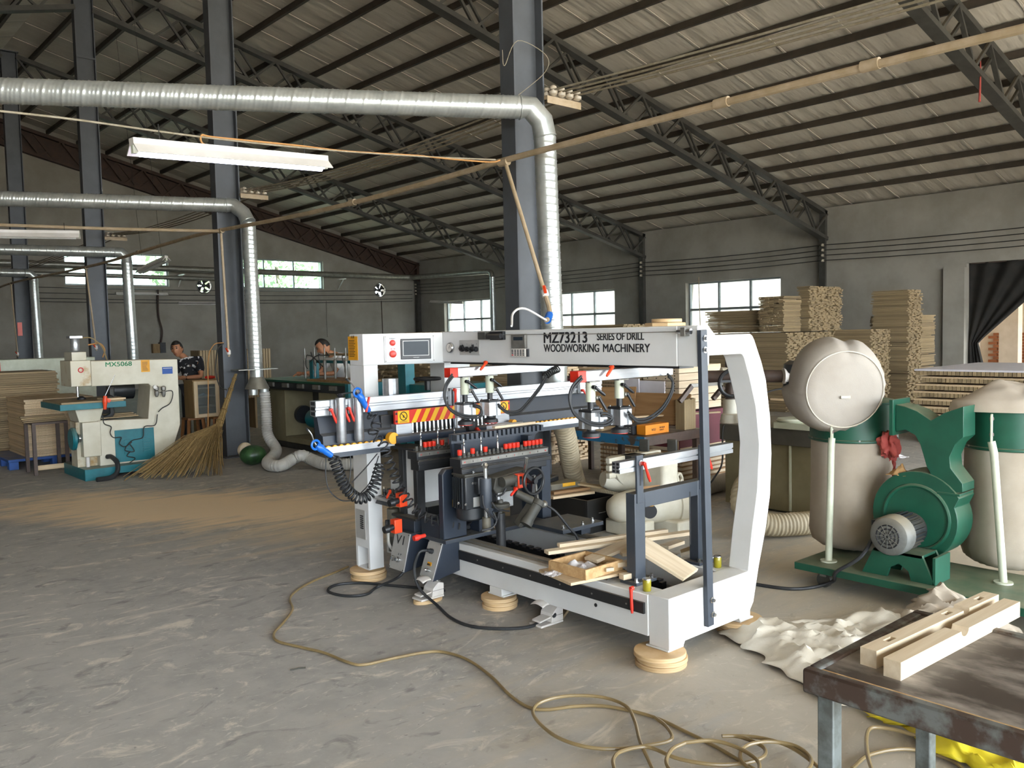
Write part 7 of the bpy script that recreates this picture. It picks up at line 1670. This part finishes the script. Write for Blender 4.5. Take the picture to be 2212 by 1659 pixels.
# broom leaning on column two
T = thing('straw_broom', 'large straw broom leaning against the steel column', 'broom', (3.95, 10.25, 0))
h0, h1 = np.array([4.84, 11.12, 1.14]), np.array([4.36, 10.62, .50]); ax_ = (h1-h0)
o = MB(); rnd = random.Random(3)
for k in range(26):
    th = rnd.uniform(0, 6.28); r_ = rnd.uniform(0, 1)**.5; s0 = np.array([math.cos(th), math.sin(th), 0])*r_
    o.tint = rnd.random(); o.tube([h0+s0*.016, h0*.5+h1*.5+s0*.030, h1+s0*.05], .006, 4)
o.build('handle_straws', 'straw', T, kind='stuff', smooth=0)
for u in (.1, .3, .5, .7, .9): MB().torus(h0+ax_*u, ax_, .026+.022*u, .005, 18, 6).build('binding', 'straw', T)
o = MB()
for k in range(420):
    a = rnd.uniform(-1, 1); b = rnd.uniform(-1, 1); L_ = rnd.uniform(.75, 1.12)
    e = np.array([3.72, 10.22, .0])+np.array([.42*a+.02*b-.06, -.26*a+.24*b, 0]); e = h1+(e-h1)*L_; e[2] = max(.008, e[2]+.02+.10*abs(b)*rnd.random())
    m1 = h1*.55+e*.45+np.array([.0, 0, .05+.05*rnd.random()]); s0 = np.array([rnd.uniform(-1, 1), rnd.uniform(-1, 1), rnd.uniform(-1, 1)])*.045
    o.tint = rnd.random(); o.tube([h1+s0, m1+s0*.6, h1*.2+e*.8+np.array([0, 0, .03]), e], .0035, 3, caps=False)
o.build('bristles', 'straw', T, kind='stuff', smooth=0)
o = MB().sphere((4.72, 10.42, .125), .155, 28, 18, (1.1, 1, .82)); tag(o.build('watermelon', 'melon'), 'dark green watermelon on the floor beside the column', 'watermelon')
o = MB().sphere((4.74, 10.70, .16), .10, 20, 14, (1, .8, 1)); tag(o.build('pale_gourd', 'pale_wood_z'), 'pale round gourd behind the watermelon', 'gourd')
# cabinet on stools with woman behind
T = thing('wooden_cabinet', 'small wooden cabinet with glazed shelves standing on two stools', 'cabinet', (4.62, 12.1, .52))
ka, kb = 4.56, 4.93
bx('carcass_back', 'cabinet_wood', T, ka, kb, 12.24, 12.26, .53, 1.03); bx('carcass_side', 'cabinet_wood', T, ka, ka+.02, 11.92, 12.24, .53, 1.03); bx('carcass_side', 'cabinet_wood', T, kb-.02, kb, 11.92, 12.24, .53, 1.03); bx('carcass_top', 'cabinet_wood', T, ka-.01, kb+.01, 11.91, 12.27, 1.03, 1.045); bx('carcass_bottom', 'cabinet_wood', T, ka, kb, 11.92, 12.26, .515, .53)
for z in (.66, .80, .92): bx('shelf', 'wood_x', T, ka+.02, kb-.02, 11.94, 12.24, z, z+.015)
dr = bx('door_stile', 'wood_z', T, ka+.005, ka+.06, 11.90, 11.92, .52, 1.03); bx('door_stile', 'wood_z', T, kb-.06, kb-.005, 11.90, 11.92, .52, 1.03); bx('door_rail', 'wood_x', T, ka+.06, kb-.06, 11.90, 11.92, .98, 1.03); bx('door_rail', 'wood_x', T, ka+.06, kb-.06, 11.90, 11.92, .52, .57); bx('door_glass', 'pane_inner', T, ka+.06, kb-.06, 11.908, 11.912, .57, .98, bevel=0)
crumple('paper_scrap', 'crumpled paper on the middle shelf of the small cabinet', 4.74, 12.05, .815, .07, .05, .03, 21)
def stool(cx, cy, h, w, lab):
    T = thing('wooden_stool', lab, 'stool', (cx, cy, 0), 'stools under the cabinet'); bx('seat', 'stool_wood', T, cx-w/2, cx+w/2, cy-w/2, cy+w/2, h-.03, h)
    for sx in (-1, 1):
        for sy in (-1, 1): MB().beam((cx+sx*(w/2+.02), cy+sy*(w/2+.02), 0), (cx+sx*(w/2-.02), cy+sy*(w/2-.02), h-.03), .035, .035).build('leg', 'stool_wood', T)
    for sy in (-1, 1): MB().beam((cx-w/2, cy+sy*w/2, h*.45), (cx+w/2, cy+sy*w/2, h*.45), .03, .03).build('stretcher', 'stool_wood', T)
    for sx in (-1, 1): MB().beam((cx+sx*w/2, cy-w/2, h*.3), (cx+sx*w/2, cy+w/2, h*.3), .03, .03).build('stretcher', 'stool_wood', T)
stool(4.62, 12.12, .515, .24, 'dark wooden stool under the left half of the small cabinet'); stool(4.93, 11.98, .515, .24, 'reddish wooden stool under the right half of the small cabinet, nearer the broom')
o = MB().sphere((4.88, 12.1, 1.07), .05, 14, 8, (1.6, 1, .5)); tag(o.build('red_hat', 'sign_red'), 'red cloth hat lying on the small cabinet', 'hat')
# crates of woven slats behind the woman
T = thing('slat_rack', 'pale woven-looking rack of slats behind the woman', 'rack', (5.9, 14.9, 0)); ra, rb_ = fy(462, 775, 14.6), fy(512, 840, 14.6)
for k in range(4): bx('shelf', 'wood_x', T, ra[0]-.25, rb_[0]+.35, 14.6, 15.0, .55+.2*k, .57+.2*k)
for k in range(26): bx('slat', 'lumber_z', T, ra[0]-.25+.05*k, ra[0]-.21+.05*k, 14.58, 14.6, .55, 1.42)
for x in (ra[0]-.25, rb_[0]+.33): bx('post', 'lumber_z', T, x, x+.04, 14.62, 15.0, 0, 1.42)
# board stacks on blue pallets at left
T = thing('plastic_pallet', 'blue plastic pallet under the stack of pale boards at the left', 'pallet', (2.8, 13.0, 0))
bx('deck', 'pallet_blue', T, 2.35, 3.45, 12.42, 13.55, .10, .135, bevel=.004)
for x in (2.36, 2.86, 3.33):
    for y in (12.43, 12.92, 13.42): bx('block', 'pallet_blue', T, x, x+.11, y, y+.12, 0, .10, bevel=.004)
T = thing('board_stack', 'stack of pale boards on the blue pallet beside the router', 'timber stack', (2.9, 13.0, .136), 'timber stacks'); rnd = random.Random(9)
for k in range(25):
    z = .137+.03*k; o = MB(); o.tint = rnd.random(); d = rnd.uniform(-.012, .012); o.box(2.58+d, 3.42+d, 12.46+d, 13.5+d, z, z+.0285); o.build('board', 'wood_y', T, smooth=0)
lumber('timber_stack', 'higher stack of short boards at the left edge behind the pallet stack', 1.7, 3.35, 14.0, 15.0, 0, 1.22, 'x', seed=15, t=.03, bw=.12)
T = thing('planing_machine', 'pale green planing machine far behind the left board stacks', 'machine', (2.9, 15.8, 0)); bx('body', 'pale_green', T, 2.3, 4.3, 15.5, 16.2, .3, 1.36, bevel=.01); bx('plinth', 'cast_grey', T, 2.4, 4.2, 15.55, 16.15, 0, .3); a = fy(31, 797, 15.5); bx('badge', 'sign_red', T, 2.75, 2.9, 15.49, 15.5, 1.18, 1.32)
T = thing('steel_stand', 'rusty steel stand with loose strips before the board stack', 'stand', (2.75, 11.8, 0))
for x in (2.50, 2.86):
    for y in (11.68, 12.08): bx('leg', 'brown_steel', T, x-.02, x+.02, y-.02, y+.02, 0, .62, bevel=0)
bx('top_frame', 'brown_steel', T, 2.48, 2.88, 11.66, 12.10, .62, .645); bx('foot_board', 'wood_x', T, 2.52, 2.84, 11.67, 11.69, .06, .12)
for k in range(4): plank('timber_strip', ['thin strip on the steel stand, lowest', 'thin strip on the steel stand, second', 'thin strip on the steel stand, third', 'thin strip on the steel stand, uppermost'][k], (2.40, 11.74+.05*k, .655+.018*k), (2.90, 11.78+.04*k, .655+.018*k), .05, .016, 'lumber_x', group='strips on the steel stand')
# ---- green boring machine with the man
XG = 5.75
T = thing('boring_machine', 'teal boring machine with hanging clamp cylinders where the man works', 'machine', (6.1, 11.2, 0))
bx('pedestal', 'olive_cabinet', T, XG, XG+.6, 9.75, 10.55, .10, .86, bevel=.006); bx('pedestal', 'olive_cabinet', T, XG, XG+.6, 11.55, 12.35, .10, .86, bevel=.006); bx('recess_back', 'cast_grey', T, XG+.45, XG+.55, 10.55, 11.55, .10, .86); bx('plinth', 'cast_grey', T, XG+.05, XG+.58, 9.8, 12.3, 0, .10)
cy('drive_motor', 'teal_paint', T, (XG+.2, 10.75, .45), (XG+.2, 11.1, .45), .13, n=22); cy('pulley', 'motor_black', T, (XG+.15, 11.25, .5), (XG+.15, 11.32, .5), .13, n=22); bx('recess_floor', 'olive_cabinet', T, XG, XG+.45, 10.55, 11.55, .10, .18)
bd = MB().box(XG-.05, XG+.65, 9.72, 12.4, .86, .97).build('machine_bed', 'motor_black', T, bevel=.004); bx('bed_end', 'teal_paint', T, XG-.07, XG+.66, 9.64, 9.72, .80, 1.0, bevel=.003); bx('bed_top', 'green_paint', T, XG-.06, XG+.66, 9.72, 12.42, .97, 1.0, bevel=.003)
for k in range(5): bx('bed_bracket', 'steel_dull', bd, XG-.08, XG-.05, 9.95+.45*k, 10.12+.45*k, .90, .96)
bx('clamp_bar', 'lamp_white', T, XG+.12, XG+.16, 9.85, 11.2, 1.29, 1.325); bx('rear_beam', 'teal_paint', T, XG+.30, XG+.38, 9.7, 11.3, 1.24, 1.30); bx('beam_board', 'lumber_y', T, XG+.34, XG+.48, 9.72, 11.0, 1.345, 1.375)
for y in (9.8, 11.25): bx('gantry_post', 'teal_paint', T, XG+.28, XG+.38, y-.05, y+.05, 1.0, 1.30)
rr_ = random.Random(2)
for k in range(5):
    y = 11.05-.28*k; c_ = MB().lathe([(0, .012), (.1, .022), (.18, .012), (.28, .024), (.6, .024), (.63, .010), (1, .009)], (XG+.08, y, 1.03+.02*(k % 2)), (XG+.08, y, 1.46), 14).build('clamp_cylinder', 'steel_dull', T)
for k in range(7):
    y0_, y1_ = rr_.uniform(9.9, 11.0), rr_.uniform(9.9, 11.0); MB().tube(smooth_path([(XG+.06, y0_, 1.36), (XG+.03, (y0_+y1_)/2, 1.42+rr_.uniform(-.2, .06)), (XG+.06, y1_, 1.15+rr_.uniform(0, .2))], 7), .007, 5).build('air_line', 'wire_black', T)
bx('workpiece_rest', 'brown_board', T, XG+.02, XG+.5, 9.75, 10.9, 1.0, 1.03)
T = thing('teal_stand', 'teal machine frame seen through the portal of the white machine', 'machine', (5.95, 8.1, 0)); bx('post', 'teal_paint', T, 5.55, 5.68, 8.15, 8.3, 0, 1.38, bevel=.004); bx('bed', 'teal_paint', T, 5.6, 6.4, 7.6, 8.3, .70, 1.05, bevel=.006); bx('plinth', 'cast_grey', T, 5.65, 6.35, 7.65, 8.25, 0, .70)
T = thing('maroon_table', 'maroon box-shaped table seen behind the handwheel of the white machine', 'table', (6.9, 7.1, 0)); bx('apron_box', 'maroon_panel', T, 6.5, 7.3, 6.85, 7.4, .80, 1.08)
for x in (6.54, 7.26):
    for y in (6.89, 7.36): bx('leg', 'brown_steel', T, x-.025, x+.025, y-.025, y+.025, 0, .80)
# ---- door curtain and what lies beyond
T = thing('door_curtain', 'dark curtain tied back in the side doorway', 'curtain', (WX+.2, 6.0, 0))
def cur(yl, ytie, ztie, ybot, sgn):
    def f(u, v):
        z = 2.93*(1-v)
        k = min(1, v/.62); k2 = max(0, (v-.62)/.38)
        w = (1-k)*1.0+k*.10 if v < .62 else .10+.12*k2
        yy = yl-sgn*(u*2.15*w) - sgn*.02
        return (WX+.12+.04*math.sin(u*26)*(.4+.6*w)+.02*math.sin(u*9+v*5), yy, z+.02)
    return f
MB().grid(cur(7.965, 0, 0, 0, 1), 60, 24).build('curtain_half', 'cloth_dark', T, solid=.006, smooth=60); MB().grid(cur(3.835, 0, 0, 0, -1), 60, 24).build('curtain_half', 'cloth_dark', T, solid=.006, smooth=60)
bx('curtain_rail', 'brown_steel', T, WX+.10, WX+.14, 3.9, 7.9, 2.93, 2.95)
AX = 26.8
aw = MB()
for a, b, c, d in wall_mesh(-4, 12, 0, 3.6, [(6.3, 8.6, 1.35, 2.75)]): aw.box(AX, AX+.3, a, b, c, d)
aw.box(21.3, AX, 9.8, 10.1, 0, 3.6)
wn = struct(aw.build('wall_annex', 'plaster_pale', smooth=0)); struct(MB().box(WX+.4, AX, -4, 12, -.2, 0).build('floor_annex', 'yard_ground')); struct(MB().box(WX+.4, AX+.3, 2.5, 12, 3.6, 3.75).build('ceiling_annex', 'plaster_pale'))  # last slab: unseen partial roof, added to shade the annex from sky and sun
rb1 = MB(); rnd = random.Random(4); bk = None; nb = 0
for r_ in range(15):
    z = .01+.085*r_; y = 5.2-(.12 if r_ % 2 else 0)
    while y < 9.4:
        if bk is None: bk = bx('brick', 'brick', wn, AX-.05, AX-.001, y, y+.235, z, z+.072, bevel=0)
        elif nb < 270: share(bk, (AX-.0255, y+.1175, z), wn); nb += 1
        y += .25
window('window_6', 'x', AX+.12, 6.3, 8.6, 1.35, 2.75, [6.87, 7.45, 8.02], [2.3], 'pane')
lumber('timber_stack', 'low pile of sawn timber seen through the doorway', 25.3, 26.3, 6.0, 7.6, .3, .95, 'y', seed=31, t=.06, bw=.14, jit=.2)
bx('annex_post', 'plaster_pale', None, 24.2, 24.5, 7.95, 8.4, 0, 3.4); struct(bpy.data.objects['annex_post'])
# ================================================================ people
def skin_mesh(joints, edges, root, sub=2):
    me = bpy.data.meshes.new('body_src'); names = list(joints); idx = {n: i for i, n in enumerate(names)}
    me.from_pydata([joints[n][0] for n in names], [(idx[a], idx[b]) for a, b in edges], [])
    o = bpy.data.objects.new('body_src', me); COL.objects.link(o)
    o.modifiers.new('Skin', 'SKIN')
    if not me.skin_vertices:
        bpy.context.view_layer.objects.active = o
    sv = me.skin_vertices[0].data if me.skin_vertices else None
    if sv is None: raise RuntimeError('no skin layer')
    for n in names:
        r = joints[n][1]; sv[idx[n]].radius = r if isinstance(r, tuple) else (r, r)
        sv[idx[n]].use_root = (n == root)
    s = o.modifiers.new('Sub', 'SUBSURF'); s.levels = sub; s.render_levels = sub
    dg = bpy.context.evaluated_depsgraph_get(); dg.update()
    em = bpy.data.meshes.new_from_object(o.evaluated_get(dg))
    V = [tuple(v.co) for v in em.vertices]; Fc = [tuple(p.vertices) for p in em.polygons]
    bpy.data.objects.remove(o); bpy.data.meshes.remove(me); bpy.data.meshes.remove(em); return V, Fc
def head_parts(c, f, u, s=1.0):
    c, f, u = np.array(c), np.array(f, float), np.array(u, float); f /= np.linalg.norm(f); u -= f*(u @ f); u /= np.linalg.norm(u); r = np.cross(f, u)
    W = lambda x, y, z: tuple(c+s*(r*x+f*y+u*z))
    def surf(k, th, ph):
        x, y, z = math.sin(ph)*math.cos(th), math.sin(ph)*math.sin(th), math.cos(ph)
        X = .078*x*(1-.28*max(0, -z-.15)-(.06 if y > .3 else 0)); Y = .098*y; Z = .118*z
        if y > 0 and z < 0: Y += .010*(-z)*y
        if y > .85 and abs(x) < .25 and -.35 < z < .12: Y += .022*(1-abs(x)/.25)*(.5+.5*min(1, (.12-z)/.3))       # nose ridge
        if y > .75 and .05 < z < .25 and .2 < abs(x) < .6: Y -= .006                                              # eye sockets
        if y > .8 and -.55 < z < -.45: Y += .005                                                                  # lips
        return X*k, Y*k, Z*k
    def ball(k, cond=None):
        n, m = 36, 26; vs = []; fs = []
        for i in range(m+1):
            for j in range(n): vs.append(W(*surf(k, 2*math.pi*j/n, math.pi*i/m)))
        for i in range(m):
            for j in range(n):
                th, ph = 2*math.pi*(j+.5)/n, math.pi*(i+.5)/m
                if cond is None or cond(math.sin(ph)*math.cos(th), math.sin(ph)*math.sin(th), math.cos(ph)): fs.append((i*n+j, (i+1)*n+j, (i+1)*n+(j+1) % n, i*n+(j+1) % n))
        return vs, fs
    return W, ball
def person(lab, B0, J, E, headc, hf, hu, skinm, top_j, top_e, topm, bot_j, bot_e, botm, haircond, topname, hands):
    t = thing('person', lab, 'person', (B0[0], B0[1], 0))
    V, Fc = skin_mesh(J, E, 'pelvis'); m = MB(); m._add(V, Fc)
    W, ball = head_parts(headc, hf, hu); vs, fs = ball(1.0); m._add(vs, fs)
    for sx in (-1, 1): m.sphere(W(sx*.078, -.005, -.01), .018, 10, 8, (.6, .9, 1.5))
    for hc, hd, palm in hands:                          # palm and five bent fingers
        hc, hd, palm = np.array(hc), np.array(hd, float), np.array(palm, float); hd /= np.linalg.norm(hd); sd = np.cross(hd, palm); sd /= np.linalg.norm(sd)
        m.tube([hc, hc+hd*.035, hc+hd*.075], .03, 8, lambda i, a, th: (.022, .034, .03)[i])
        for k, L_ in enumerate((.060, .070, .066, .052)):
            b = hc+hd*.07+sd*(.026-.0175*k); m.tube([b, b+hd*L_*.45+palm*.006, b+hd*L_*.8+palm*.022, b+hd*L_*.95+palm*.036], .0085, 6, lambda i, a, th: (.009, .0085, .008, .006)[i])
        b = hc+hd*.02+sd*.03; m.tube([b, b+sd*.025+hd*.02, b+sd*.03+hd*.05+palm*.01], .010, 6)
    body = m.build('body', skinm, t, smooth=80)
    hv, hf_ = ball(1.075, haircond); h = MB(); h._add(hv, hf_); h.build('hair', 'hair', t, solid=.008, smooth=80)
    for sx in (-1, 1): MB().sphere(W(sx*.030, .088, .022), .010, 10, 8).build('eye', 'hair', t)
    MB().obox(W(0, .103, -.06), (.035, .008, .008), Matrix((tuple(np.array(W(1, 0, 0))-np.array(W(0, 0, 0))), tuple(np.array(W(0, 1, 0))-np.array(W(0, 0, 0))), tuple(np.array(W(0, 0, 1))-np.array(W(0, 0, 0))))).transposed()).build('mouth', 'maroon_panel', t, bevel=.002)
    for sx in (-1, 1): MB().beam(W(sx*.016, .094, .045), W(sx*.045, .086, .045), .006, .008, tuple(hu)).build('eyebrow', 'hair', t)
    V, Fc = skin_mesh(top_j, top_e, 'pelvis' if 'pelvis' in top_j else list(top_j)[0]); MB()._add(V, Fc).build(topname, topm, t, smooth=80)
    V, Fc = skin_mesh(bot_j, bot_e, 'pelvis'); MB()._add(V, Fc).build('trousers', botm, t, smooth=80)
    for n in ('ankle_l', 'ankle_r'):
        p = np.array(J[n][0]); MB().tube([p+np.array([0, 0, -.045]), p+np.array([hf[0]*.08, hf[1]*.08, -.05]), p+np.array([hf[0]*.19, hf[1]*.19, -.058])], .035, 10, lambda i, a, th: (.035, .038, .026)[i]).build('shoe', 'rubber', t)
    return t
E2 = np.array([RT[0], RT[1], 0])/np.hypot(RT[0], RT[1]); T2 = -np.array([FWD[0], FWD[1], 0])/np.hypot(FWD[0], FWD[1])
BE = [('pelvis', 'waist'), ('waist', 'chest'), ('chest', 'neck'), ('neck', 'jaw'), ('chest', 'sh_l'), ('sh_l', 'el_l'), ('el_l', 'ha_l'), ('chest', 'sh_r'), ('sh_r', 'el_r'), ('el_r', 'ha_r'), ('pelvis', 'hip_l'), ('hip_l', 'kn_l'), ('kn_l', 'ankle_l'), ('pelvis', 'hip_r'), ('hip_r', 'kn_r'), ('kn_r', 'ankle_r')]
TE = [('pelvis', 'waist'), ('waist', 'chest'), ('chest', 'neck'), ('chest', 'sh_l'), ('sh_l', 'sl_l'), ('chest', 'sh_r'), ('sh_r', 'sl_r')]
LE = [('pelvis', 'hip_l'), ('hip_l', 'kn_l'), ('kn_l', 'cuff_l'), ('pelvis', 'hip_r'), ('hip_r', 'kn_r'), ('kn_r', 'cuff_r')]
RAD = dict(pelvis=(.13, .10), waist=(.115, .09), chest=(.125, .095), neck=.052, jaw=.05, sh=.058, el=.040, ha=.027, hip=.085, kn=.058, ankle=.038)
def figure(B0, P):
    J = {n: (tuple(np.array([B0[0], B0[1], 0])+E2*a+T2*b+np.array([0, 0, z])), RAD[n.split('_')[0]] if n in RAD or n.split('_')[0] in RAD else .05) for n, (a, b, z) in P.items()}
    def grow(r, k): return tuple(q*k for q in r) if isinstance(r, tuple) else r*k
    top = {n: (J[n][0], grow(J[n][1], 1.32 if n[:2] == 'sh' else 1.2)) for n in ('pelvis', 'waist', 'chest', 'sh_l', 'sh_r')}
    nk, ch = np.array(J['neck'][0]), np.array(J['chest'][0]); top['neck'] = (tuple(ch*.35+nk*.65), .085)
    for s in 'lr': a, b = np.array(J['sh_'+s][0]), np.array(J['el_'+s][0]); top['sl_'+s] = (tuple(a*.25+b*.75), .064)
    bot = {n: (J[n][0], grow(J[n][1], 1.12)) for n in ('pelvis', 'hip_l', 'hip_r', 'kn_l', 'kn_r')}
    for s in 'lr': a = np.array(J['ankle_'+s][0]); bot['cuff_'+s] = (tuple(a+np.array([0, 0, .03])), .055)
    for n in ('pelvis', 'waist', 'chest', 'sh_l', 'sh_r'): J[n] = (J[n][0], grow(J[n][1], .78))
    return J, top, bot
# woman behind the cabinet
B0 = pd(412, 805, 12.95)
PW_ = dict(pelvis=(.02, 0, .90), waist=(.02, 0, 1.03), chest=(.0, .03, 1.24), neck=(-.08, .05, 1.36), jaw=(-.13, .07, 1.41), sh_l=(.15, .03, 1.305), el_l=(.20, .13, 1.06), ha_l=(.02, .26, 1.055), sh_r=(-.16, .04, 1.28), el_r=(-.20, .14, 1.05), ha_r=(-.10, .28, 1.06),
           hip_l=(.10, 0, .86), kn_l=(.11, .03, .48), ankle_l=(.12, -.02, .09), hip_r=(-.07, 0, .86), kn_r=(-.08, .03, .48), ankle_r=(-.09, -.02, .09))
J, top, bot = figure(B0, PW_)
hc = np.array([B0[0], B0[1], 0])+E2*-.155+T2*.09+np.array([0, 0, 1.475])
hw = [(J['ha_l'][0], np.array(J['ha_l'][0])-np.array(J['el_l'][0]), (0, 0, -1)), (J['ha_r'][0], np.array(J['ha_r'][0])-np.array(J['el_r'][0]), (0, 0, -1))]
person('woman in a black blouse with white pattern looking up from behind the cabinet', B0, J, BE, hc, T2+E2*.02+np.array([0, 0, -.08]), np.array([0, 0, 1])+E2*-.12, 'skin', top, TE, 'blouse', bot, LE, 'trousers',
       lambda x, y, z: z > .52 or (y < .25 and z > -.05) or (y < -.1 and z > -.45), 'blouse', hw)
# man bent over the boring machine
B1_ = pd(729, 800, 13.1)
PM_ = dict(pelvis=(.10, -.05, .93), waist=(.09, -.02, 1.05), chest=(.0, .06, 1.26), neck=(-.07, .12, 1.36), jaw=(-.12, .14, 1.385), sh_l=(.10, .12, 1.30), el_l=(.0, .26, 1.06), ha_l=(-.28, .34, 1.06), sh_r=(-.09, .0, 1.31), el_r=(-.24, .12, 1.08), ha_r=(-.48, .26, 1.07),
           hip_l=(.18, -.05, .88), kn_l=(.18, .0, .48), ankle_l=(.18, -.06, .09), hip_r=(.02, -.05, .88), kn_r=(.02, .0, .48), ankle_r=(.02, -.06, .09))
J, top, bot = figure(B1_, PM_)
hc = np.array([B1_[0], B1_[1], 0])+E2*-.175+T2*.16+np.array([0, 0, 1.465])
hw = [(J['ha_l'][0], np.array(J['ha_l'][0])-np.array(J['el_l'][0]), (0, 0, -1)), (J['ha_r'][0], np.array(J['ha_r'][0])-np.array(J['el_r'][0]), (0, 0, -1))]
person('man in a white shirt bent over the teal boring machine', B1_, J, BE, hc, -E2*.75+T2*.35+np.array([0, 0, -.62]), np.array([0, 0, .85])-E2*.55, 'skin', top, TE, 'shirt_white', bot, LE, 'trousers',
       lambda x, y, z: z > .62 or (y < .05 and z > .0) or (y < -.35 and z > -.4), 'shirt', hw)
